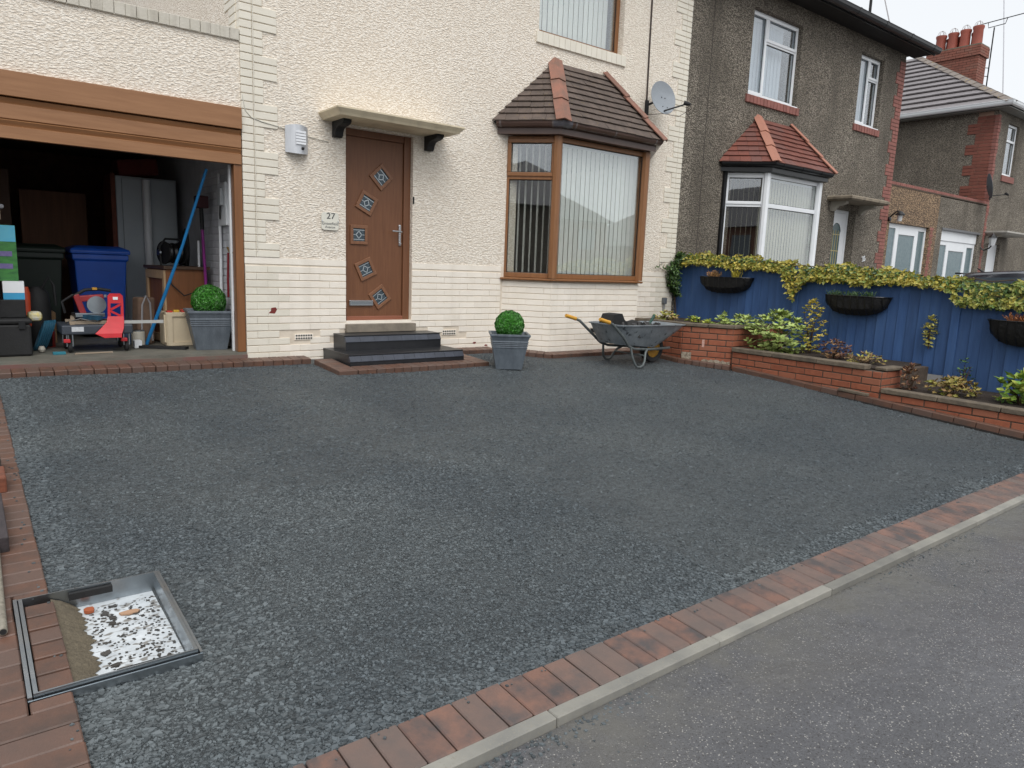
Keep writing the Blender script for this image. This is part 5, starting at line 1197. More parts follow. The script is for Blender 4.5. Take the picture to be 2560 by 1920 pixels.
rimo.lathe([(.118, .034), (.112, .038), (.100, .02), (.045, .012), (.035, .03), (.0, .03)], (wcx, WY, wz), 28, 'y', caps=False)
rimo.build('rim', mat('yellow_rim', srgb(196, 150, 62), srgb(160, 118, 48), rough=.5, nscale=14, metal=.2), tyre)
MB().tube([(wcx, WY - .115, wz), (wcx, WY + .115, wz)], .012, 8).build('axle', m_tube, tyre)
for s in (-1, 1): MB().box(wcx - .02, WY + s * .112 - .004, wz - .02, wcx + .02, WY + s * .112 + .004, .1).build('axle_bracket', m_tube, wb)
# things in the barrow
b = MB(); poly = [(-.12, 0), (-.15, .10), (-.10, .19), (.02, .20), (.07, .13), (.12, .10), (.13, 0)]
tag(MB().prism([(2.94 + x, WY - .08, .31 + z * 1.12) for x, z in poly], (0, .22, 0)).build('rubber_offcut', m_blackm, bevel=.008), 'black moulded rubber hopper standing in the wheelbarrow', 'container')
tag(MB().obox((3.19, WY - .03, .36), (.12, .01, .02), (0, .09, .01), (-.012, 0, .06)).build('plastic_block', m_blackm, bevel=.01), 'low black plastic block in the middle of the wheelbarrow', 'block')
tag(MB().obox((3.36, WY - .06, .335), (.10, .0, .035), (0, .13, 0), (-.003, 0, .008)).build('slate_piece', mat('slate_sheet', srgb(58, 58, 60), rough=.6)), 'flat dark slate sheet lying in the front of the wheelbarrow', 'slate')
b = MB()
for k in range(90):
    s = U(.02, .05); q = Vector((U(2.86, 3.62), WY + U(-.2, .2), U(.30, .375) + .03 * math.sin(k)))
    e1 = rv() * s; e2 = e1.cross(rv()).normalized() * s * .7; e3 = e1.cross(e2).normalized() * s * .35
    b.obox(q, e1, e2, e3)
tag(stuff(b.build('rubble_load', mat('dark_rubble', srgb(52, 52, 54), srgb(78, 76, 74), rough=.7, island=.35, nscale=20))), 'dark slate rubble heaped in the wheelbarrow tray', 'rubble')
tb = thing('hand_tool', 'green-handled hand tool sticking up out of the wheelbarrow', 'tool', (3.5, WY, .36))
MB().tube([(3.46, WY - .05, .37), (3.56, WY - .02, .44), (3.63, WY, .50)], [.014, .018, .02], 10).build('handle', mat('dark_green_grip', srgb(28, 70, 58), srgb(22, 54, 46), rough=.5), tb)
MB().obox((3.41, WY - .07, .355), (.05, .02, .02), (0, .012, 0), (-.003, 0, .006)).build('jaw', mat('brass_jaw', srgb(176, 156, 104), rough=.4, metal=.6), tb)

# ================================================================== FENCE
FX = 5.63
m_fence = mat('navy_fence_paint', srgb(58, 92, 140), srgb(45, 76, 122), rough=.7, nscale=22, stretch=(1, 1, .12), bump=.4, bscale=90, bdist=.005, orand=.14, streak=(9, .4, srgb(74, 98, 128)))
fe = thing('timber_fence', 'navy blue painted closeboard fence with stepped panels beside the garden wall', 'fence', (FX, -3, -.2))
panels = [(-.06, -2.02, 1.165, .30), (-2.11, -4.03, 1.01, -.02), (-4.12, -6.0, .785, -.25)]
for (ya, yb, zt, zb) in panels:
    p = MB().box(FX - .008, yb, zt, FX + .05, ya, zt + .03).build('cap_rail', m_fence, fe)
    MB().box(FX + .024, yb, zt - .25, FX + .06, ya, zt - .17).build('back_rail', m_fence, fe)
    MB().box(FX + .024, yb, zb + .15, FX + .06, ya, zb + .23).build('back_rail', m_fence, fe)
    n = round((ya - yb) / .123); st_ = (ya - yb) / n
    for k in range(n):
        y = ya - (k + .5) * st_
        o = piece('board', fe, m_fence, (FX + .004 + U(-.003, .003), y, zb), st_ + .016, .014, zt - zb - .002, math.pi / 2 + .12, .002, 0, .004)
for y, zt in ((.0, 1.20), (-2.065, 1.17), (-4.075, 1.0), (-6.05, .8)):
    po = MB().box(FX - .03, y - .045, -.3, FX + .06, y + .045, zt).build('post', m_fence, fe, bevel=.006)
    if y == 0:
        MB().box(FX - .045, y - .06, zt, FX + .075, y + .06, zt + .022).build('post_cap', m_fence, po)
        MB().lathe([(.0, zt + .022), (.02, zt + .022), (.022, zt + .035), (.045, zt + .06), (.05, zt + .08), (.042, zt + .105), (.0, zt + .122)], (FX + .015, y, 0), 18).build('finial_ball', mat('grey_finial', srgb(74, 80, 92), rough=.6), po)
# ------------------------------------------------------------------ brick garden walls
m_cap = mat('weathered_coping', srgb(118, 106, 90), srgb(84, 76, 66), rough=.85, nscale=10, bump=.6, bscale=40, bdist=.01, orand=.1, streak=(8, .5, srgb(64, 58, 50)))
gw = thing('planter_wall', 'raised red brick planter in the corner between bay window and blue fence', 'wall', (4.8, -1.2, -.15))
PW = [(4.135, -.54), (4.135, -1.385), (4.45, -1.95), (5.60, -1.95)]
core = MB().sweep([(-.105, 0), (-.006, 0), (-.006, .50), (-.105, .50)], [(*p, -.14) for p in PW]).build('wall_core', m_mort, gw)
for i in range(3):
    a, c = Vector(PW[i]), Vector(PW[i + 1]); d = (c - a).normalized(); n = Vector((d.y, -d.x))
    courses(gw, m_red, a - n * .006, c - n * .006, -.105, .360, H=.0775, D=.09, off0=i, jx=.010, jz=.012, proud=.007, jit=.002, tilt=.004)
def capstones(parent, pts, z, w, h, L0=.45, over=.02):
    for i in range(len(pts) - 1):
        a, c = Vector(pts[i]), Vector(pts[i + 1]); d = (c - a); L = d.length; d.normalize(); n = Vector((d.y, -d.x)); k = max(1, round(L / L0)); s = L / k
        for j in range(k):
            m = a + d * (j + .5) * s - n * (w / 2 - over)
            piece('coping_stone', parent, m_cap, (m.x, m.y, z), s - .006, w, h, math.atan2(d.y, d.x), .007, .002, .008)
capstones(gw, PW, .362, .15, .042, .4)
for (x, y, z, w, h) in ((4.1295, -1.37, -.06, .012, .12),):
    MB().obox((4.16, -1.455, -.03), (.03, -.055, 0), (.004, .002, 0), (0, 0, .05)).build('mortar_smear', mat('pale_mortar_smear', srgb(176, 166, 148), srgb(112, 98, 84), rough=.9, nscale=30, contrast=.3, bump=.6), gw)
a_, c_ = Vector(PW[1]), Vector(PW[2]); d_ = (c_ - a_).normalized(); n_ = Vector((d_.y, -d_.x))
pol = []
for k in range(13): t_ = .42 + .56 * k / 12; p_ = a_ + (c_ - a_) * t_; pol.append((p_.x, p_.y, -.062 + U(-.012, .014)))
for k in range(13): t_ = .98 - .56 * k / 12; p_ = a_ + (c_ - a_) * t_; pol.append((p_.x, p_.y, -.125))
MB().prism(pol, (n_.x * .01, n_.y * .01, 0)).build('mortar_smear', MATS['pale_mortar_smear'], gw)
for (t, z, w, h) in ((.43, .15, .016, .05),):
    a, c = Vector(PW[1]), Vector(PW[2]); d = (c - a).normalized(); n = Vector((d.y, -d.x)); p = a + (c - a) * t + n * .0025
    MB().obox((p.x, p.y, z), (d.x * w, d.y * w, 0), (n.x * .001, n.y * .001, 0), (0, 0, h)).build('white_bloom', mat('efflorescence', srgb(204, 176, 164), srgb(182, 122, 104), rough=.9, nscale=60), gw)
gw2 = thing('garden_wall', 'low red brick garden wall with weathered coping, middle step below the blue fence', 'wall', (4.5, -2.9, -.2))
MB().box(4.437, -3.872, -.35, 4.535, -1.965, .069).box(4.535, -3.872, -.35, 5.58, -3.78, .069).build('wall_core', m_mort, gw2)
courses(gw2, m_red, (4.437, -1.97), (4.437, -3.87), -.315, .0725, H=.0775, D=.09, jx=.01, jz=.012, proud=.007, jit=.002, tilt=.004)
courses(gw2, m_red, (4.437, -3.868), (4.9, -3.868), -.315, .0725, H=.0775, D=.09, off0=1, jx=.01, jz=.012, proud=.007, jit=.002, tilt=.006)
capstones(gw2, [(4.43, -1.965), (4.43, -3.7)], .073, .145, .055, .6)
capstones(gw2, [(4.50, -3.86), (4.85, -3.90)], .080, .13, .035, .3)
tag(MB().obox((4.365, -3.62, G(4.36, -3.62) + .065), (.012, -.16, -.01), (.035, .004, 0), (0, 0, .014)).build('coping_offcut', m_cap, bevel=.004), 'narrow weathered coping offcut lying at the foot of the low brick wall', 'stone')
gw3 = thing('garden_wall', 'lowest red brick garden wall with weathered coping, beside the pavement end of the drive', 'wall', (4.5, -4.8, -.4))
MB().box(4.437, -5.70, -.6, 4.535, -3.875, -.157).build('wall_core', m_mort, gw3)
courses(gw3, m_red, (4.437, -3.88), (4.437, -5.70), -.540, -.1525, H=.0775, D=.09, jx=.01, jz=.012, proud=.007, jit=.002, tilt=.004)
MB().box(4.537, -5.70, -.6, 5.60, -5.61, -.157).build('wall_core', m_mort, gw3)
courses(gw3, m_red, (4.437, -5.703), (5.60, -5.703), -.540, -.1525, H=.0775, D=.09, off0=1, jx=.01, jz=.012, proud=.007, jit=.002, tilt=.004)
capstones(gw3, [(4.43, -3.885), (4.43, -5.59), ], -.152, .145, .052, .6)
capstones(gw3, [(4.43, -5.715), (5.60, -5.715)], -.152, .125, .052, .6)
struct(MB().prism([(4.24, -.45, .15), (4.24, -1.36, .15), (4.52, -1.85, .15), (5.6, -1.85, .15), (5.6, -.02, .15), (4.66, -.02, .15)], (0, 0, .20)).build('planting_bed', m_soil))
struct(MB().box(4.536, -3.779, -.3, 5.6, -2.06, .09).build('planting_bed', m_soil))
struct(MB().box(4.536, -5.609, -.5, 5.6, -3.874, -.125).build('planting_bed', m_soil))

# ------------------------------------------------------------------ plants
def leaf(b, p, d, n, L, w, fold=.25):
    """one pointed leaf of four triangles: from p along d, normal n"""
    d = d.normalized(); s = d.cross(n)
    if s.length < 1e-3: s = d.cross(Vector((.3, .5, .8)))
    s.normalize(); n = s.cross(d); m = p + d * L * .48 - n * L * .04
    b.add([p, m + s * w + n * w * fold, p + d * L, m - s * w + n * w * fold, m - n * w * .1], [(0, 4, 1), (1, 4, 2), (0, 3, 4), (4, 3, 2)])
def leafmat(name, a, b_, c=None, isl=.3, rough=.45, ns=7):
    return mat(name, a, b_, rough=rough, nscale=ns, contrast=.35, island=isl, c3=c, detail=3)
m_ivy_y = leafmat('variegated_ivy_leaf', srgb(206, 186, 84), srgb(150, 146, 62), srgb(92, 112, 48))
m_ivy_g = leafmat('green_ivy_leaf', srgb(62, 92, 44), srgb(40, 68, 34), srgb(86, 112, 54))
m_stem = mat('brown_stem', srgb(84, 66, 50), rough=.9)
def interp(tab, y):
    for (a, za), (c, zc) in zip(tab, tab[1:]):
        if c <= y <= a: return za + (zc - za) * (a - y) / (a - c)
    return tab[-1][1] if y < tab[-1][0] else tab[0][1]
top = [(.10, 1.36), (-.6, 1.335), (-1.4, 1.295), (-1.95, 1.235), (-2.2, 1.20), (-2.74, 1.235), (-3.4, 1.16), (-3.9, 1.09), (-4.3, 1.08), (-6, 1.02)]
bot = [(.10, 1.20), (-.8, 1.185), (-1.5, 1.15), (-1.9, 1.12), (-1.97, .95), (-2.06, .78), (-2.14, .92), (-2.25, 1.03), (-2.9, 1.015), (-3.9, 1.025), (-4.03, .97), (-4.12, .84), (-4.5, .80), (-5, .82), (-6, .8)]
def hedge(label, ya, yb, n, m, x0, x1, name='ivy', shift=0):
    t = thing(name, label, 'ivy', (FX, (ya + yb) / 2, .8))
    b = MB(); y = ya
    for k in range(n):
        y = U(yb, ya); zt, zb = interp(top, y) + .025 * math.sin(9 * y) + .02 * math.sin(23 * y + 1), interp(bot, y) - .03 * max(0, math.sin(6.3 * y + 2)) + .015 * math.sin(31 * y); f = rnd()
        z = zb + (zt - zb) * f; cxm = (x0 + x1) / 2; xx = U(x0, x1)
        # the mass bulges at mid height
        bul = math.sin(max(.05, min(.95, f)) * math.pi) ** .6
        xx = cxm + (xx - cxm) * (.35 + .65 * bul) if f > .3 else x0 + U(-.02, .06)
        p = Vector((xx, y, z)); out = Vector((-1 if xx < cxm + .05 else .6, U(-.4, .4), U(.1, .9))).normalized()
        leaf(b, p, (Vector((U(-.6, .2), U(-1, 1), U(-.9, .4)))), (out + rv() * .5).normalized(), U(.035, .07), U(.012, .021))
    stuff(b.build('foliage', m, t, fix=False)); b = MB()
    for k in range(n // 3):
        y = U(yb, ya); zt, zb = interp(top, y), interp(bot, y); f = rnd() ** 1.6
        p = Vector((x0 + .05 + U(-.03, .16), y, zb + (zt - zb) * f)); leaf(b, p, Vector((U(-.8, .2), U(-1, 1), U(-1, .1))), (Vector((-1, U(-.4, .4), U(.1, .8))) + rv() * .5).normalized(), U(.03, .06), U(.011, .019))
    stuff(b.build('inner_foliage', m_ivy_g, t, fix=False))
    for k in range(4):
        yy = ya + (yb - ya) * (k + .5) / 4
        MB().tube([(FX - .03 + U(-.01, .01), yy + .4 * j * (yb - ya) / 4 - .2, interp(bot, yy) + .05 + U(0, .05)) for j in range(4)], .006, 5).build('stem', m_stem, t)
    return t
hedge('yellow-green variegated ivy trailing over the top of the blue fence next to the house', .05, -1.98, 2700, m_ivy_y, 5.52, 5.86)
hedge('bright yellow ivy mass spilling over the blue fence step above the middle hanging basket', -1.9, -4.03, 3400, m_ivy_y, 5.50, 5.86)
hedge('yellow and green ivy covering the lowest blue fence panel near the black car', -4.0, -6.0, 3000, leafmat('mixed_ivy_leaf', srgb(196, 182, 84), srgb(96, 118, 52), srgb(74, 104, 48)), 5.50, 5.88)
t = thing('ivy', 'dark green ivy clinging to the cream wall corner beside the fence post', 'ivy', (5.45, -.08, .7))
b = MB()
for k in range(1050):
    f = rnd(); z = .70 + .66 * f; wv = .04 + .20 * math.sin(min(1, f * 1.15) * math.pi) ** .8
    xx = 5.56 - rnd() ** .8 * wv * (1.0 + .5 * (f > .6)); yv = U(-.16, -.03)
    leaf(b, Vector((xx, yv, z)), Vector((U(-1, .4), U(-.8, 0), U(-.9, .4))), Vector((U(-.5, .2), -1, U(0, .7))), U(.03, .05), U(.011, .018))
for k in range(26):
    s = k / 25; leaf(b, Vector((5.40 - .36 * s, -.06 - .02 * rnd(), .98 + .17 * math.sin(s * 2.2) + U(-.02, .02))), Vector((-1, U(-.5, 0), U(-.5, .7))), Vector((0, -1, .3)), U(.03, .05), .014)
stuff(b.build('foliage', m_ivy_g, t, fix=False))
MB().tube([(5.56, -.08, .42), (5.52, -.06, .7), (5.48, -.05, 1.1)], .008, 6).build('stem', m_stem, t)
MB().tube([(5.50, -.05, .95), (5.3, -.05, 1.05), (5.06, -.05, 1.14)], .004, 5).build('stem', m_stem, t)

def shrub(name, label, cat, c, rad, hgt, n, m, L, w, stems=7, grp=None, whorl=5, up=.5):
    t = thing(name, label, cat, c, grp); c = Vector(c); b = MB(); sb = MB()
    for k in range(stems):
        a = U(0, 6.28); e = c + Vector((rad * .6 * math.cos(a), rad * .6 * math.sin(a), hgt * U(.5, .8)))
        MB().tube([c + Vector((U(-.02, .02), U(-.02, .02), -.02)), c + (e - c) * .5 + Vector((0, 0, .03)), e], [.006, .005, .003], 5).build('stem', m_stem, t)
    for k in range(n):
        a = U(0, 6.28); q = rnd() ** .5; f = rnd()
        rr = rad * (math.sin(math.pi * min(.98, .12 + f * .85)) ** .7) * q
        p = c + Vector((rr * math.cos(a), rr * math.sin(a), hgt * f)); out = (p - c - Vector((0, 0, hgt * .25))).normalized()
        for j in range(whorl):
            aa = a + j * 6.28 / whorl; dd = (out * U(.2, .8) + Vector((math.cos(aa), math.sin(aa), U(-.2, .5)))).normalized()
            leaf(b, p, dd, (Vector((0, 0, 1)) * up + out).normalized(), L * U(.7, 1.15), w * U(.8, 1.1))
    stuff(b.build('foliage', m, t, fix=False)); return t
m_var = leafmat('cream_edged_leaf', srgb(178, 186, 108), srgb(112, 138, 66), srgb(150, 168, 92), ns=30)
m_lime = leafmat('lime_leaf', srgb(158, 176, 66), srgb(116, 146, 48), srgb(176, 170, 80))
m_pink = leafmat('pink_tinged_leaf', srgb(170, 176, 80), srgb(178, 120, 96), srgb(130, 150, 60), ns=18)
m_brown = leafmat('withered_leaf', srgb(112, 72, 56), srgb(84, 56, 46), srgb(140, 112, 76), rough=.8)
m_straw = leafmat('dry_leaf', srgb(150, 122, 84), srgb(112, 90, 64), srgb(150, 150, 70), rough=.8)
shrub('variegated_shrub', 'large cream and green variegated shrub between the brick planter and blue fence', 'shrub', (4.84, -2.32, .08), .38, .52, 190, m_var, .085, .019, whorl=6)
shrub('variegated_shrub', 'upright yellow variegated sprigs rising behind the large shrub against the blue fence', 'shrub', (5.24, -2.56, .09), .19, .68, 100, leafmat('gold_sprig', srgb(204, 180, 80), srgb(140, 146, 66)), .05, .014, whorl=5, stems=5)
shrub('spreading_plant', 'low variegated plant spilling over the brick planter coping towards the large shrub', 'plant', (4.80, -1.80, .34), .26, .17, 70, m_var, .07, .016, whorl=5)
shrub('bedding_plant', 'lime plant with pink tinges at the house end of the brick planter', 'plant', (4.42, -.86, .345), .16, .16, 48, m_pink, .06, .016, whorl=5)
shrub('bedding_plant', 'small lime rosette plant in the middle of the brick planter', 'plant', (4.42, -1.32, .345), .10, .12, 22, m_lime, .06, .016, whorl=5)
shrub('bedding_plant', 'tiny lime seedling between the rosettes and the variegated sprig in the planter', 'plant', (4.50, -1.52, .345), .08, .09, 14, m_lime, .055, .015, whorl=5)
shrub('bedding_plant', 'variegated sprig standing in the brick planter before the spreading plant', 'plant', (4.66, -1.62, .345), .10, .19, 26, m_var, .055, .015, whorl=5)
shrub('withered_plant', 'withered brown plant against the fence above the middle garden wall', 'plant', (5.0, -3.02, .085), .22, .22, 60, m_brown, .06, .014, whorl=4)
shrub('withered_plant', 'dry brown stalks behind the broken end of the middle garden wall', 'plant', (4.9, -3.45, .085), .24, .12, 46, m_straw, .055, .012, whorl=4)
shrub('withered_plant', 'dark withered stems beside the broken brick end of the wall step', 'plant', (4.78, -4.02, -.13), .12, .28, 46, m_brown, .05, .012, whorl=4)
shrub('bedding_plant', 'fallen lime and brown foliage heaped behind the lowest garden wall', 'plant', (4.86, -4.42, -.13), .26, .18, 95, leafmat('mixed_litter', srgb(150, 158, 66), srgb(140, 104, 66), srgb(120, 92, 60), rough=.7), .06, .017, whorl=4)
shrub('bedding_plant', 'small green climbing sprigs on the blue fence above the lowest bed', 'plant', (5.50, -4.28, -.12), .10, .34, 26, leafmat('green_sprig', srgb(84, 116, 62), srgb(62, 92, 50)), .04, .014, whorl=3)
shrub('hydrangea', 'bright green broad-leaved plant at the street end of the lowest bed', 'plant', (4.95, -5.02, -.13), .24, .30, 52, leafmat('bright_leaf', srgb(126, 160, 62), srgb(92, 134, 50), srgb(168, 168, 78)), .11, .034, whorl=4)
shrub('variegated_shrub', 'pale yellow climbing sprig on the blue fence between the two lower panels', 'plant', (5.575, -3.84, .30), .07, .36, 46, leafmat('pale_sprig', srgb(206, 196, 112), srgb(170, 166, 84)), .045, .014, whorl=4, stems=3)
# hanging baskets on the fence
def basket(label, yc, zt, w, h, dep):
    t = thing('wall_basket', label, 'hanging basket', (FX - .03, yc, zt - h), 'hayrack baskets on the blue fence')
    b = MB(); rs = []
    N_ = 15
    for i in range(N_ + 1):
        s = -1 + 2 * i / N_; hw = 1 - abs(s) ** 3
        zz = zt - h * (hw ** .5) - .004; dd = dep * (1 - abs(s) ** 5 * .6)
        y = yc + s * w / 2
        rs.append([(FX - .012, y, zt - .004), (FX - .012, y, zz + .012), (FX - .012 - dd * .45, y, zz + .004), (FX - .012 - dd * .85, y, zz + (zt - zz) * .35), (FX - .012 - dd, y, zt - .004), (FX - .012 - dd * .5, y, zt - .02)])
    b.rings(rs); b.build('liner', mat('black_liner', srgb(30, 30, 31), srgb(20, 20, 21), rough=.75, nscale=30, bump=.6, bscale=30, bdist=.02), t)
    rim = [(FX - .016 - dep * (1 - abs(s) ** 5 * .6) - .004, yc + s * w / 2, zt) for s in [-1 + 2 * k / 14 for k in range(15)]]
    MB().tube([(FX - .02, yc - w / 2, zt)] + rim + [(FX - .02, yc + w / 2, zt)], .006, 6).build('rim_wire', m_black, t)
    for k in range(9):
        s = -.88 + 1.76 * k / 8; hw = 1 - abs(s) ** 3; zz = zt - h * (hw ** .5); dd = dep * (1 - abs(s) ** 5 * .6); y = yc + s * w / 2
        MB().tube([(FX - .018 - dd - .006, y, zt), (FX - .018 - dd * .9, y, zz + (zt - zz) * .35), (FX - .018 - dd * .5, y, zz - .002), (FX - .018, y, zz + .008)], .0045, 5).build('rib_wire', m_black, t)
def tuft(label, y, z, n, H, m, spread, x=FX - .11, cat='plant', name='heather'):
    t = thing(name, label, cat, (x, y, z)); b = MB()
    for k in range(n):
        d = Vector((U(-1, .6) * spread, U(-1, 1) * spread, 1)).normalized(); p = Vector((x + U(-.04, .04), y + U(-.05, .05) * spread * 2, z)); l = H * U(.5, 1)
        for j in range(5): leaf(b, p + d * l * j / 5, (d + rv() * .55), rv(), .035, .006)
    stuff(b.build('foliage', m, t, fix=False)); MB().tube([(x, y, z - .04), (x, y, z + H * .3)], .006, 5).build('stem', m_stem, t)
basket('black hayrack basket with bronze and yellow heathers on the tallest fence panel', -.96, 1.01, .88, .23, .22)
tuft('bronze heather in the basket nearest the house', -.78, .985, 80, .13, leafmat('bronze_heather', srgb(170, 120, 84), srgb(124, 108, 62), srgb(186, 140, 90)), .75)
tuft('bright yellow heather in the basket nearest the house', -1.16, .985, 55, .15, leafmat('yellow_heather', srgb(208, 192, 72), srgb(170, 160, 60)), .5)
basket('black hayrack basket with three small green tufts on the middle fence panel', -2.94, .845, .82, .24, .22)
m_gh = leafmat('green_heather', srgb(92, 118, 78), srgb(70, 96, 62))
for y, l in ((-2.68, 'bushy green tuft at the house end of the middle basket'), (-2.90, 'rounded green tuft in the centre of the middle basket'), (-3.10, 'green tuft at the street end of the middle basket')): tuft(l, y, .815, 40, .10, m_gh, .7)
basket('black hayrack basket with orange-brown foliage on the lowest fence panel', -4.83, .675, .80, .27, .22)
tuft('orange-brown trailing plant in the basket on the lowest fence panel', -4.72, .65, 70, .12, leafmat('rust_heather', srgb(178, 116, 72), srgb(138, 88, 58)), .8)
# outside tap pipe by the fence
tp = thing('outside_tap', 'grey outside tap and pipe on the cream wall beside the blue fence', 'tap', (5.30, -.05, .35))
MB().tube([(5.32, -.03, .36), (5.315, -.03, .5), (5.31, -.04, .60)], .02, 8).build('pipe', mat('tap_grey', srgb(150, 150, 148), rough=.4), tp)
MB().box(5.27, -.075, .56, 5.34, -.015, .66).build('tap_body', mat('tap_dark', srgb(96, 100, 104), rough=.35), tp, bevel=.012)
# ------------------------------------------------------------------ car on the grey house's drive
ca = thing('parked_car', 'dark car roof showing above the yellow ivy in front of the garage doors', 'car', (13.2, -3.1, -.2))
CXC = 13.25; gz0 = -.17
def sec(y, pts): return [(CXC + s * w, y, gz0 + z) for s in (-1,) for w, z in pts] + [(CXC + w, y, gz0 + z) for w, z in reversed(pts)]
S_ = [(-1.05, [(.70, .30), (.80, .55), (.80, .85), (.70, .95), (.60, 1.00)]), (-1.25, [(.78, .22), (.87, .55), (.86, .90), (.72, 1.05), (.62, 1.15)]), (-1.55, [(.80, .20), (.88, .55), (.87, .92), (.66, 1.38), (.56, 1.44)]),
      (-2.4, [(.80, .20), (.88, .55), (.87, .94), (.66, 1.45), (.55, 1.505)]), (-3.2, [(.80, .20), (.88, .55), (.87, .94), (.66, 1.43), (.55, 1.49)]), (-4.0, [(.80, .20), (.88, .55), (.86, .93), (.76, 1.02), (.62, 1.06)]), (-5.0, [(.76, .22), (.84, .5), (.80, .78), (.70, .86), (.60, .88)]), (-5.2, [(.66, .26), (.74, .45), (.70, .68), (.60, .74), (.5, .75)])]
m_car = mat('dark_car_paint', srgb(40, 42, 50), srgb(34, 36, 44), rough=.25, coat=1, nscale=2)
MB().rings([sec(y, p) for y, p in S_], smooth=True).build('body', m_car, ca)
m_cg = mat('car_glass', srgb(70, 78, 84), srgb(60, 68, 74), rough=.06, spec=.9)
for s in (-1, 1):
    for (ya, yb) in ((-1.75, -2.6), (-2.68, -3.55)):
        za, zb = gz0 + .96, gz0 + 1.37
        xo = lambda f: CXC + s * (.872 - .205 * f)
        MB().add([(xo(.02), ya, za), (xo(.02), yb - .25 * (yb < -3), za), (xo(.86), yb, zb), (xo(.86), ya, zb - .02)], [(0, 1, 2, 3)]).build('side_window', m_cg, ca)
MB().box(CXC - .56, -1.42, gz0 + 1.405, CXC + .56, -1.30, gz0 + 1.435).build('spoiler', m_black, ca, bevel=.01)
MB().tube([(CXC, -1.62, gz0 + 1.46), (CXC, -1.50, gz0 + 1.54)], [.022, .01], 8).build('roof_aerial', m_black, ca)
for s in (-1, 1):
    for yy in (-1.95, -4.4):
        w_ = MB().lathe([(.0, -.1), (.30, -.1), (.32, -.06), (.32, .06), (.30, .1), (0, .1)], (CXC + s * .78, yy, gz0 + .32 - .02 + .01 * 0), 24, 'x').build('wheel', m_rub, ca)
        MB().lathe([(.0, -.012), (.19, -.01), (.2, 0)], (CXC + s * .885, yy, gz0 + .30), 16, 'x').build('rim', m_steel, w_)

# ================================================================== THINGS IN THE GARAGE (floor at .08)
FZ = .0805
def crate(name, label, cat, m, x0, x1, y0, y1, z0, z1, bevel=.008): return tag(MB().box(x0, y0, z0, x1, y1, z1).build(name, m, bevel=bevel), label, cat)
def wheelie(label, x, y, m, s=1.0, rz=0):
    t = thing('wheelie_bin', label, 'wheelie bin', (x, y, FZ), 'wheelie bins', rot=(0, 0, rz))
    sq = lambda w, d, z, yo=0: [(-w, -d + yo, z), (w, -d + yo, z), (w, d + yo, z), (-w, d + yo, z)]
    b = MB(); b.rings([sq(.20, .23, .04), sq(.215, .25, .10), sq(.255, .32, .86), sq(.275, .34, .87), sq(.275, .34, .93), sq(.25, .31, .935)], smooth=False); b.build('bin_body', m, t, bevel=.012)
    b = MB(); b.rings([sq(.29, .355, .935), sq(.292, .36, .965), sq(.28, .34, .99), sq(.20, .26, 1.02), sq(.19, .25, 1.02)], smooth=False); b.build('bin_lid', m, t, bevel=.01)
    MB().tube([(-.24, .38, .98), (.24, .38, .98)], .016, 8).build('bin_handle', m, t)
    for sx in (-1, 1): MB().lathe([(0, -.025), (.09, -.025), (.1, -.01), (.1, .01), (.09, .025), (0, .025)], (sx * .22, .26, .10), 18, 'x').build('bin_wheel', m_rub, t)
    return t
m_bb = mat('blue_bin_plastic', srgb(34, 92, 196), srgb(28, 78, 172), rough=.4, nscale=4)
t = wheelie('blue wheelie bin standing inside the garage', -2.13, 2.02, m_bb)
for k in range(6):
    MB().box(-.13 + k * .036, -.2935, .455, -.105 + k * .036, -.2905, .485 - .006 * (k % 2)).build('bin_lettering', m_white, t)
wheelie('dark green wheelie bin standing behind the trolley beside the blue bin', -2.74, 2.15, mat('green_bin_plastic', srgb(30, 44, 36), srgb(22, 34, 28), rough=.5, nscale=4))
fr = thing('tall_cabinet', 'tall white cabinet standing at the back of the garage', 'cabinet', (-1.55, 2.5, FZ))
m_cab = mat('cabinet_white', srgb(182, 190, 194), srgb(166, 174, 180), rough=.5, nscale=3)
MB().box(-1.86, 2.25, FZ, -1.20, 2.85, 1.93).build('carcass', m_cab, fr, bevel=.006)
MB().box(-1.80, 2.225, .14, -1.22, 2.249, 1.91).build('door', m_cab, fr, bevel=.004)
MB().box(-1.91, 2.26, FZ, -1.862, 2.8, 1.95).build('side_board', mat('brick_red_board', srgb(120, 66, 48), srgb(92, 50, 40), rough=.8, nscale=12), fr)
tag(MB().tube([(-1.55, 2.17, FZ), (-1.55, 2.17, 1.9)], .045, 14).build('plastic_pipe', m_white), 'white plastic pipe upright in front of the tall white cabinet', 'pipe')
tag(MB().obox((-1.6, 2.5, 2.05), (.22, 0, .03), (0, .2, 0), (-.01, 0, .10)).build('rolled_sheet', mat('dark_red_cloth', srgb(110, 40, 36), srgb(80, 32, 30), rough=.9), bevel=.03), 'dark red bundle on top of the tall white cabinet', 'bundle')
cb = thing('cupboard', 'small brown wooden cupboard with pale door inside the garage', 'cupboard', (-1.46, 1.22, FZ), rot=(0, 0, R(10)))
m_cup = mat_wood('brown_veneer', srgb(140, 92, 58), srgb(116, 74, 46), .5, 'z', 10)
m_pine = mat_wood('pale_pine', srgb(196, 166, 130), srgb(176, 146, 112), .5, 'z', 10)
MB().box(-.22, -.25, 0, .22, .25, .80).build('carcass', m_cup, cb, bevel=.004)
MB().box(-.25, -.28, .801, .25, .28, .835).build('cupboard_top', mat_wood('dark_top', srgb(92, 70, 54), srgb(72, 54, 42), .5, 'x'), cb, bevel=.004)
MB().box(-.242, -.245, .02, -.221, -.20, .79).box(-.242, .20, .02, -.221, .245, .79).box(-.242, -.2, .70, -.221, .2, .79).box(-.242, -.2, .02, -.221, .2, .1).build('door', m_pine, cb)
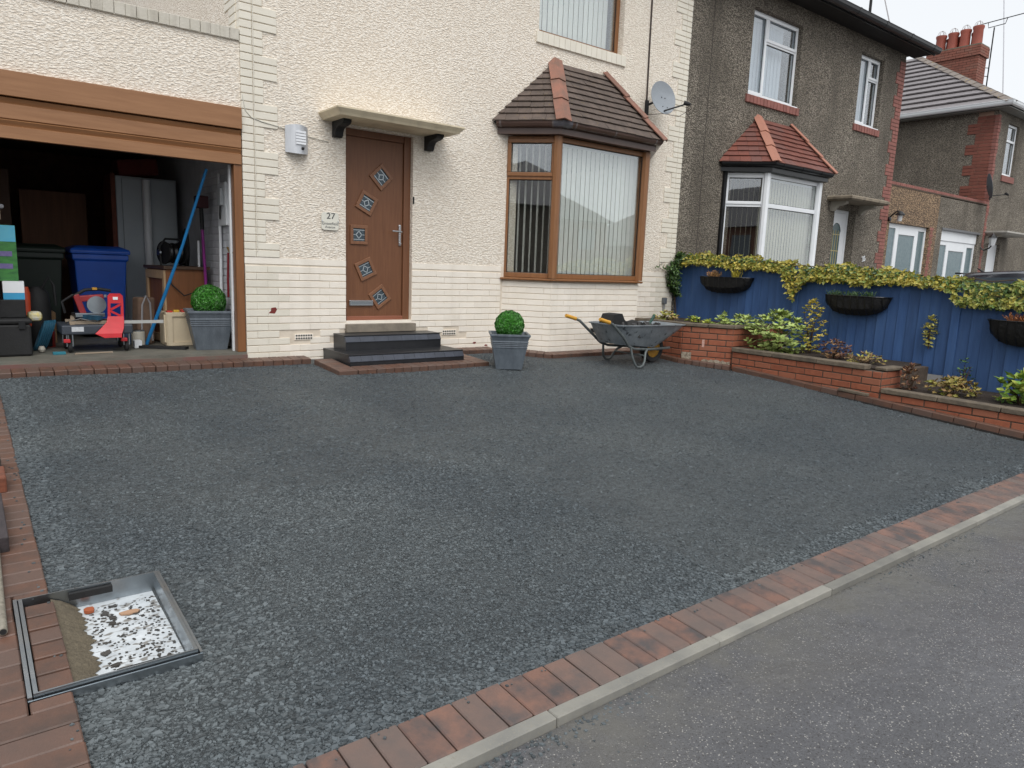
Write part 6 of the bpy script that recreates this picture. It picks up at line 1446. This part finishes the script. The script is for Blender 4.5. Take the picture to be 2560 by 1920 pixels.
rl = thing('cable_reel', 'black cable reel standing on the brown cupboard', 'cable reel', (-1.5, 1.2, .92), rot=(0, 0, R(20)))
MB().lathe([(0, -.11), (.125, -.11), (.125, -.095), (.08, -.09), (.08, .09), (.125, .095), (.125, .11), (0, .11)], (0, 0, .135), 28, 'x').build('drum', m_blackm, rl)
for zz in (-.09, -.03, .03): MB().lathe([(.10, zz), (.112, zz + .025), (.10, zz + .05)], (0, 0, .135), 24, 'x', caps=False).build('coiled_cable', m_black, rl)
MB().tube([(-.15, -.02, .0), (-.15, 0, .2), (-.08, 0, .285), (.08, 0, .285), (.15, 0, .2), (.15, -.02, .0)], .012, 8).build('reel_frame', m_blackm, rl)
MB().lathe([(0, -.02), (.03, -.02), (.035, 0)], (-.15, 0, .135), 14, 'x').build('reel_knob', m_steel, rl)
tag(MB().tube([(-1.865, .86, FZ + .012), (-1.73, .72, .53), (-1.55, .55, 1.12), (-1.345, .33, 1.90)], [.018, .0185, .015, .014], 10).build('blue_pole', mat('blue_anodised', srgb(40, 140, 206), srgb(34, 122, 186), rough=.35, metal=.2)), 'long bright blue pole leaning across the garage opening', 'pole')
pu = thing('broom', 'purple-handled broom leaning against the white garage wall', 'broom', (-1.19, 1.0, FZ))
MB().tube([(-1.21, .98, .48), (-1.235, .98, 1.32)], .016, 8).build('handle', mat('purple_handle', srgb(150, 40, 140), srgb(130, 34, 122), rough=.4), pu)
MB().tube([(-1.20, .98, .26), (-1.208, .98, .48)], .02, 8).build('grip', m_blackm, pu)
MB().tube([(-1.235, .98, 1.32), (-1.24, .98, 1.55)], .022, 8).build('head_socket', m_blackm, pu)
MB().box(-1.30, .90, 1.55, -1.18, 1.05, 1.68).build('broom_head', mat('maroon_head', srgb(70, 36, 40), rough=.8), pu, bevel=.01)
tag(MB().tube([(-1.165, .62, FZ), (-1.15, .62, 1.0), (-1.14, .64, 1.9)], .015, 8).build('white_pole', m_white), 'white pole standing upright against the white garage wall', 'pole')
tag(MB().tube([(-1.26, 1.10, FZ), (-1.25, 1.10, 1.2)], .013, 8).build('white_batten', m_white), 'thin white batten beside the purple broom', 'batten')
mb = thing('meter_box', 'white electricity meter box on the garage side wall', 'meter box', (-1.14, .5, 1.38))
MB().box(-1.160, .36, 1.36, -1.114, .62, 1.80).build('box', m_white, mb, bevel=.006)
MB().box(-1.196, .42, 1.56, -1.161, .55, 1.74).build('switch', mat('grey_plastic', srgb(190, 194, 196), rough=.4), mb, bevel=.01)
MB().tube([(-1.18, .48, 1.56), (-1.18, .50, 1.47), (-1.165, .55, 1.43)], .008, 6).build('cable', m_blackm, mb)
rt = thing('hedge_shears', 'red-handled shears hanging on the white garage wall beside the oak guide', 'shears', (-1.15, .3, .65))
MB().tube([(-1.15, .34, 1.08), (-1.155, .36, .80), (-1.15, .38, .62)], .012, 8).build('handle', mat('dark_red_grip', srgb(130, 30, 40), rough=.5), rt)
MB().tube([(-1.15, .36, 1.13), (-1.155, .28, 1.09), (-1.15, .22, 1.08)], .012, 8).build('blade', mat('brass_part', srgb(150, 120, 70), rough=.4, metal=.5), rt)
MB().tube([(-1.15, .22, 1.08), (-1.155, .23, .95), (-1.15, .26, .88)], .006, 6).build('lanyard', m_steel, rt)
cr = thing('plastic_crate', 'cream plastic crate stood on its side behind the garage planter', 'crate', (-1.55, .85, FZ))
m_crm = mat('cream_plastic', srgb(214, 198, 170), srgb(200, 184, 156), rough=.5, nscale=4)
MB().box(-1.70, .70, FZ, -1.385, 1.02, .435).build('crate_body', m_crm, cr, bevel=.01)
MB().box(-1.69, .685, FZ + .005, -1.395, .6995, .12).box(-1.69, .685, .395, -1.395, .6995, .43).box(-1.69, .685, .12, -1.64, .6995, .395).box(-1.44, .685, .12, -1.395, .6995, .395).build('crate_rim', m_crm, cr)
MB().box(-1.715, .72, .12, -1.7005, .80, .41).build('crate_handle', m_crm, cr)
for k, c_ in enumerate(((200, 60, 50), (220, 180, 60), (190, 70, 60), (230, 220, 200))):
    tag(MB().box(-1.68 + k * .07, .72 + .03 * (k % 2), .4355, -1.625 + k * .07, .80, .452 + .006 * (k % 3)).build('plastic_block', mat('tin_%d' % k, srgb(*c_), rough=.5), bevel=.004), ('small red block on the cream crate', 'small yellow block on the cream crate', 'dull red block beside the yellow one on the cream crate', 'cream block on the cream crate beside the planter')[k], 'block')
bgg = thing('canvas_bag', 'tall brown canvas bag with pale straps leaning by the cupboard', 'bag', (-1.86, .96, FZ))
MB().obox((-1.86, 1.0, .33), (.085, .02, .0), (-.02, .07, .0), (.012, 0, .25)).build('bag_body', mat('brown_canvas', srgb(120, 96, 78), srgb(88, 70, 60), rough=.9, nscale=8), bgg, bevel=.02)
MB().tube([(-1.90, .915, .10), (-1.88, .915, .5), (-1.84, .92, .60), (-1.80, .935, .52), (-1.79, .935, .12)], .010, 6).build('strap', mat('grey_strap', srgb(150, 148, 150), rough=.8), bgg)
# trolley
dl = thing('dolly_trolley', 'low grey dolly trolley on castors loaded with tools', 'trolley', (-2.36, .62, FZ), rot=None)
m_dl = mat('slate_plastic', srgb(62, 68, 78), srgb(48, 54, 62), rough=.5, nscale=7)
MB().box(-2.665, .40, .255, -2.065, .86, .345).build('deck', m_dl, dl, bevel=.012)
MB().box(-2.585, .3965, .285, -2.485, .399, .33).build('label_plate', mat('white_label', srgb(206, 208, 212), srgb(180, 184, 188), rough=.5, nscale=60), dl)
for sx in (-2.60, -2.12):
    for sy in (.46, .80):
        w_ = MB().lathe([(0, -.016), (.05, -.016), (.056, 0), (.05, .016), (0, .016)], (sx, sy, FZ + .056), 18, 'x').build('castor_wheel', m_rub, dl)
        MB().box(sx - .028, sy - .02, FZ + .06, sx - .02, sy + .02, .254).box(sx + .02, sy - .02, FZ + .06, sx + .028, sy + .02, .254).build('castor_fork', m_steel, w_)
        if sy < .5: MB().box(sx - .055, sy - .07, FZ + .10, sx + .0, sy - .03, FZ + .135).build('brake_pedal', mat('red_plastic', srgb(196, 40, 48), srgb(170, 34, 40), rough=.4), w_, bevel=.006)
m_tim = mat_wood('grubby_timber', srgb(168, 152, 132), srgb(130, 116, 100), .7, 'x')
fr1 = thing('mould_frame', 'pale timber frame lying on the dolly trolley', 'timber', (-2.45, .62, .346))
for c in (((-2.55, .62, .365), (.02, .17, .03), (.018, 0, 0), (0, 0, .014)), ((-2.43, .50, .362), (.16, .0, 0), (0, .018, 0), (0, 0, .014)), ((-2.38, .74, .362), (.22, 0, 0), (0, .018, 0), (0, 0, .014))): MB().obox(*c).build('rail', m_tim, fr1)
tag(MB().obox((-2.40, .60, .405), (.07, -.12, 0), (.022, .012, 0), (0, 0, .022)).build('spirit_level', mat('teal_level', srgb(50, 96, 122), srgb(34, 60, 78), rough=.4, nscale=20)), 'short teal spirit level lying across the timber frame', 'level')
tag(MB().box(-2.16, .43, .352, -1.78, .455, .382).build('aluminium_bar', mat('aluminium', srgb(196, 196, 192), srgb(180, 180, 176), rough=.4, metal=.4)), 'white aluminium bar sticking out from the dolly trolley', 'bar')
tc = thing('mitre_saw', 'red and black chop saw standing on the dolly trolley', 'saw', (-2.40, .72, .35))
m_rt = mat('red_tool', srgb(168, 44, 48), srgb(132, 36, 40), rough=.45, nscale=10)
MB().obox((-2.40, .74, .42), (.13, .02, 0), (-.01, .08, 0), (0, 0, .02)).build('saw_base', m_steel, tc, bevel=.004)
MB().obox((-2.47, .74, .52), (.025, 0, .012), (0, .04, 0), (-.03, 0, .10)).build('saw_column', m_rt, tc, bevel=.008)
MB().obox((-2.37, .74, .585), (.11, 0, .01), (0, .035, 0), (-.003, 0, .03)).build('saw_motor', m_rt, tc, bevel=.01)
MB().lathe([(0, -.02), (.085, -.02), (.085, .02), (0, .02)], (-2.33, .70, .52), 20, 'y').build('blade_guard', m_steel, tc)
MB().tube([(-2.52, .72, .60), (-2.42, .71, .665), (-2.30, .70, .675), (-2.20, .70, .66)], .016, 8).build('saw_handle', m_blackm, tc)
MB().box(-2.36, .68, .668, -2.32, .73, .69).build('saw_trigger', m_yel, tc)
MB().tube([(-2.60, .70, .44), (-2.62, .70, .55), (-2.52, .70, .62)], .012, 6).build('hose', m_blackm, tc)
rb_ = thing('red_bracket', 'bright red pressed metal kneeling rest hanging over the dolly trolley front', 'bracket', (-2.23, .37, .26))
m_rb = mat('bright_red', srgb(206, 36, 46), srgb(184, 30, 38), rough=.35, nscale=8)
def strip3(pts, w, th, m, nm, parent):
    b = MB(); rs = []
    for (x, y, z, ww) in pts: rs.append([(x - ww, y, z), (x + ww, y, z), (x + ww, y + th, z), (x - ww, y + th, z)])
    b.rings(rs, smooth=False); b.build(nm, m, parent, bevel=.003)
strip3([(-2.20, .44, .645, .045), (-2.20, .44, .62, .066), (-2.20, .435, .55, .068)], 0, .012, m_rb, 'top_plate', rb_)
strip3([(-2.256, .435, .555, .012), (-2.262, .425, .40, .014)], 0, .012, m_rb, 'side_rail', rb_)
strip3([(-2.144, .435, .555, .012), (-2.150, .425, .40, .014)], 0, .012, m_rb, 'side_rail', rb_)
MB().obox((-2.203, .431, .515), (.045, 0, .026), (0, .006, 0), (-.006, 0, .008)).build('lattice', m_rb, rb_)
MB().obox((-2.203, .430, .45), (-.045, 0, .026), (0, .006, 0), (.006, 0, .008)).build('lattice', m_rb, rb_)
strip3([(-2.206, .425, .425, .070), (-2.215, .40, .37, .076), (-2.25, .37, .31, .10), (-2.285, .345, .265, .115), (-2.25, .34, .225, .075)], 0, .012, m_rb, 'foot_plate', rb_)
MB().box(-2.222, .4335, .585, -2.180, .4395, .612).build('label', m_white, rb_)
ct = thing('tool_chest', 'black moulded tool chest at the garage threshold', 'tool chest', (-3.18, .52, FZ))
MB().box(-3.48, .32, FZ, -2.905, .74, .37).build('chest_body', m_blackm, ct, bevel=.02)
MB().box(-3.49, .31, .372, -2.895, .75, .42).build('chest_lid', m_blackm, ct, bevel=.018)
MB().box(-3.0, .302, .33, -2.95, .32, .40).build('latch', m_black, ct)
crate('storage_box', 'black storage box stacked on the tool chest', 'box', m_blackm, -3.22, -2.93, .42, .70, .421, .585)
wbx = thing('carton', 'white and blue carton on the black storage box', 'carton', (-3.0, .5, .586))
MB().box(-3.09, .43, .586, -2.93, .6, .645).build('blue_base', mat('cyan_print', srgb(60, 160, 206), rough=.5), wbx)
MB().box(-3.09, .43, .646, -2.93, .6, .75).build('white_top', m_white, wbx)
gc_ = thing('carton', 'tall green and blue printed carton on the white and blue one', 'carton', (-3.04, .55, .751))
MB().box(-3.13, .46, .751, -2.965, .62, 1.245).build('carton_body', mat('green_print', srgb(64, 130, 60), srgb(40, 96, 50), rough=.5, nscale=30, contrast=.3, stretch=(.3, 1, 1)), gc_)
MB().box(-3.128, .4575, 1.10, -2.967, .4597, 1.243).build('carton_panel', mat('sky_print', srgb(70, 166, 206), srgb(96, 176, 196), rough=.5), gc_)
for zz in (.86, .97): MB().box(-3.11, .4570, zz, -3.0, .4596, zz + .045).build('carton_print', mat('violet_print', srgb(96, 84, 140), srgb(120, 110, 150), rough=.5, nscale=40), gc_)
sb_ = thing('spray_bottle', 'yellow bottle with white cap beside the green carton', 'bottle', (-3.16, .44, .586))
MB().lathe([(0, .586), (.035, .586), (.036, .74), (.02, .77), (0, .77)], (-3.16, .39, 0), 14).build('bottle_body', mat('yellow_label', srgb(222, 178, 84), rough=.4), sb_)
MB().lathe([(0, .77), (.03, .775), (.034, .81), (.02, .84), (0, .84)], (-3.16, .39, 0), 14).build('bottle_cap', m_white, sb_)
vc = thing('vacuum_cleaner', 'orange and black vacuum cleaner beside the tool chest', 'vacuum cleaner', (-2.84, .95, FZ))
MB().lathe([(0, FZ), (.11, FZ + .01), (.115, .45), (.10, .62), (.05, .68), (0, .68)], (-2.80, 1.0, 0), 20).build('canister', m_blackm, vc)
MB().lathe([(.0, .30), (.04, .30), (.045, .62), (.03, .68), (0, .68)], (-2.90, .92, 0), 14).build('orange_hose_end', mat('orange_plastic', srgb(214, 80, 44), rough=.45), vc)
MB().tube([(-2.76, .95, .66), (-2.70, .93, .78), (-2.66, .93, .70), (-2.65, .93, .5)], .014, 8).build('hose', m_blackm, vc)
b = MB()
th = thing('hose_coil', 'coil of teal garden hose beside the tool chest', 'hose', (-2.76, .70, FZ))
for k in range(6):
    rr = .135; zc = FZ + .14
    MB().tube([(-2.77 + .018 * (k - 2.5) + .05 * math.sin(a), .74 + .02 * k + .07 * math.cos(a), zc + rr * math.sin(a)) for a in [2 * math.pi * j / 20 for j in range(21)]], .011, 7, caps=False).build('hose_loop', mat('teal_hose', srgb(52, 106, 130), srgb(40, 86, 110), rough=.4), th)
crate('plastic_bag', 'crumpled yellow and white bag on the tool chest', 'bag', mat('bag_print', srgb(200, 200, 190), srgb(206, 186, 90), rough=.5, nscale=14, contrast=.25), -2.915, -2.80, .5, .62, .38, .47, .03)
tag(MB().lathe([(.0, FZ), (.02, FZ + .004), (.032, FZ + .03), (.02, FZ + .058), (0, FZ + .062)], (-2.82, .56, 0), 14).build('ball', mat('grubby_ball', srgb(196, 190, 176), srgb(150, 146, 138), rough=.7)), 'small pale ball on the garage floor beside the chest', 'ball')
tag(MB().obox((-2.70, .36, FZ + .012), (.05, 0, 0), (0, .03, 0), (0, 0, .011)).build('sponge', mat('teal_sponge', srgb(46, 120, 136), rough=.9)), 'flat teal sponge on the garage floor in front of the trolley', 'sponge')
tag(MB().obox((-1.78, .52, FZ + .014), (.20, -.15, 0), (.025, .034, 0), (0, 0, .012)).build('black_batten', m_blackm), 'black batten lying diagonally on the garage floor', 'batten')
tag(MB().obox((-2.42, .33, FZ + .006), (.16, .02, 0), (0, .02, 0), (0, 0, .005)).build('pale_batten', m_tim), 'pale batten lying flat under the trolley front', 'batten')
sh_ = thing('shelf_unit', 'dark shelving at the left of the garage holding papers', 'shelving', (-3.25, .9, FZ))
for zz in (.5, 1.28): MB().box(-3.38, .75, zz, -3.09, 1.2, zz + .02).build('shelf', m_dark, sh_)
for xx in (-3.37, -3.11): MB().box(xx, .76, FZ, xx + .02, .78, 1.9).build('upright', m_dark, sh_)
crate('paper_stack', 'stack of pale papers on the dark garage shelf', 'papers', mat('paper_edge', srgb(190, 170, 140), srgb(160, 140, 112), rough=.8, nscale=60, stretch=(.1, .1, 1)), -3.2, -3.05, .76, .95, 1.301, 1.40, .004)
crate('carrier_bag', 'white folded bag on the papers on the garage shelf', 'bag', mat('white_bag', srgb(206, 206, 212), rough=.4), -3.18, -3.02, .74, .92, 1.401, 1.44, .015)

# more clutter on the garage floor and against the back
m_card = mat('cardboard', srgb(150, 120, 88), srgb(126, 100, 72), rough=.9, nscale=6)
for lab, bx_, m_ in (('brown cardboard box behind the trolley beside the green bin', (-2.98, -2.62, 1.35, 1.65, FZ, .40), m_card),
                     ('smaller cardboard box stacked on the one behind the trolley', (-2.93, -2.68, 1.38, 1.62, .401, .60), m_card),
                     ('grey plastic box on the floor in front of the blue bin', (-2.02, -1.86, 1.25, 1.55, FZ, .30), mat('grey_tub', srgb(90, 92, 96), rough=.5)),
                     ('dark wooden board stack leaning at the back of the garage', (-2.75, -2.05, 3.2, 3.4, FZ, 1.75), mat_wood('dark_board', srgb(120, 82, 58), srgb(96, 64, 46), .7, 'z')),
                     ('old brown wardrobe at the back left of the garage', (-3.5, -2.85, 3.0, 3.6, FZ, 1.95), mat_wood('wardrobe', srgb(104, 74, 56), srgb(84, 58, 44), .6, 'z')),
                     ('small white box on the floor beside the castors', (-2.02, -1.95, .62, .72, FZ, .16), m_white)):
    crate('storage_box' if 'box' in lab else 'board_stack' if 'board' in lab else 'wardrobe', lab, 'box' if 'box' in lab else 'boards' if 'board' in lab else 'wardrobe', m_, *bx_, .006)
for k, (x_, y_, c_, lab) in enumerate(((-2.73, 1.02, (176, 60, 50), 'red paint tin on the floor behind the hose coil'), (-1.95, .82, (196, 190, 176), 'pale paint tin on the floor beside the canvas bag'), (-2.02, 1.05, (70, 90, 120), 'blue paint tin on the floor behind the trolley'))):
    t = thing('paint_tin', lab, 'tin', (x_, y_, FZ))
    MB().lathe([(0, FZ), (.065, FZ), (.065, FZ + .15), (.06, FZ + .155), (0, FZ + .155)], (x_, y_, 0), 18).build('tin_body', mat('tin_paint_%d' % k, srgb(*c_), rough=.4), t)
    MB().lathe([(0, FZ + .156), (.062, FZ + .156), (.062, FZ + .166), (.05, FZ + .162), (0, FZ + .162)], (x_, y_, 0), 18).build('tin_lid', m_steel, t)
tag(MB().tube([(-2.62, .52, .36), (-2.5, .47, .40), (-2.38, .45, .372), (-2.3, .5, .39), (-2.2, .58, .365), (-2.12, .66, .37)], .007, 6).build('power_cable', m_black), 'black power cable trailing over the dolly trolley', 'cable')
tag(MB().tube([(-1.62, .98, .90), (-1.58, .93, .72), (-1.46, .92, .60), (-1.34, .94, .64), (-1.26, .98, .70)], .007, 6).build('power_cable', m_blackm), 'black cable looping down the front of the brown cupboard', 'cable')
tag(MB().tube([(-1.33, 1.30, 1.0 + .17 * math.sin(a)) if 0 else (-1.30 + .02 * math.cos(a), 1.45 + .17 * math.cos(a), 1.12 + .2 * math.sin(a)) for a in [2 * math.pi * j / 24 for j in range(25)]], .02, 8, caps=False).build('bicycle_tyre', m_rub), 'dark round tyre hanging behind the purple broom', 'tyre')

# ================================================================== HOUSES ACROSS THE ROAD (seen mirrored in the window panes)
def opposite(label, x0, x1, y0, ridge, mw):
    t = thing('house_opposite', label, 'house', ((x0 + x1) / 2, y0 - 4, -.5))
    yb = y0 - 8; ze = ridge - 2.8
    MB().box(x0, yb, -.5, x1, y0, ze).build('wall', mw, t)
    r_ = MB(); r_.add([(x0 - .4, y0 + .4, ze), (x1 + .4, y0 + .4, ze), (x1 + .4, yb - .4, ze), (x0 - .4, yb - .4, ze), (x0 + 3.5, (y0 + yb) / 2, ridge), (x1 - 3.5, (y0 + yb) / 2, ridge)], [(0, 1, 5, 4), (1, 2, 5), (2, 3, 4, 5), (3, 0, 4), (3, 2, 1, 0)])
    r_.build('roof', m_slate, t)
    n = int((x1 - x0) / 3)
    for k in range(n):
        for zz in (ze - 4.3, ze - 1.8):
            xc = x0 + (k + .5) * (x1 - x0) / n
            MB().box(xc - .7, y0, zz, xc + .7, y0 + .05, zz + 1.3).build('window', mat('opposite_pane', srgb(120, 126, 130), rough=.3), t)
    MB().box((x0 + x1) / 2 - .4, yb + 3, ridge - 1, (x0 + x1) / 2 + .4, yb + 4.4, ridge + 1.4).build('chimney', m_redq, t)
m_opb = mat('opposite_brick', srgb(130, 96, 80), srgb(110, 82, 70), rough=.9, nscale=4)
opposite('brick house across the road mirrored in the straight pane of the brown bay', 20, 31, -28, 6.9, m_opb)
opposite('brick house across the road mirrored at the street end of the brown bay', 35, 47, -28, 5.6, m_opb)
opposite('dark brick house across the road mirrored in the white bay of the grey house', -22, -9, -24, 6.6, m_opb)
opposite('grey house across the road mirrored in the canted pane of the brown bay', -38, -22, -13, 7.0, m_grey)
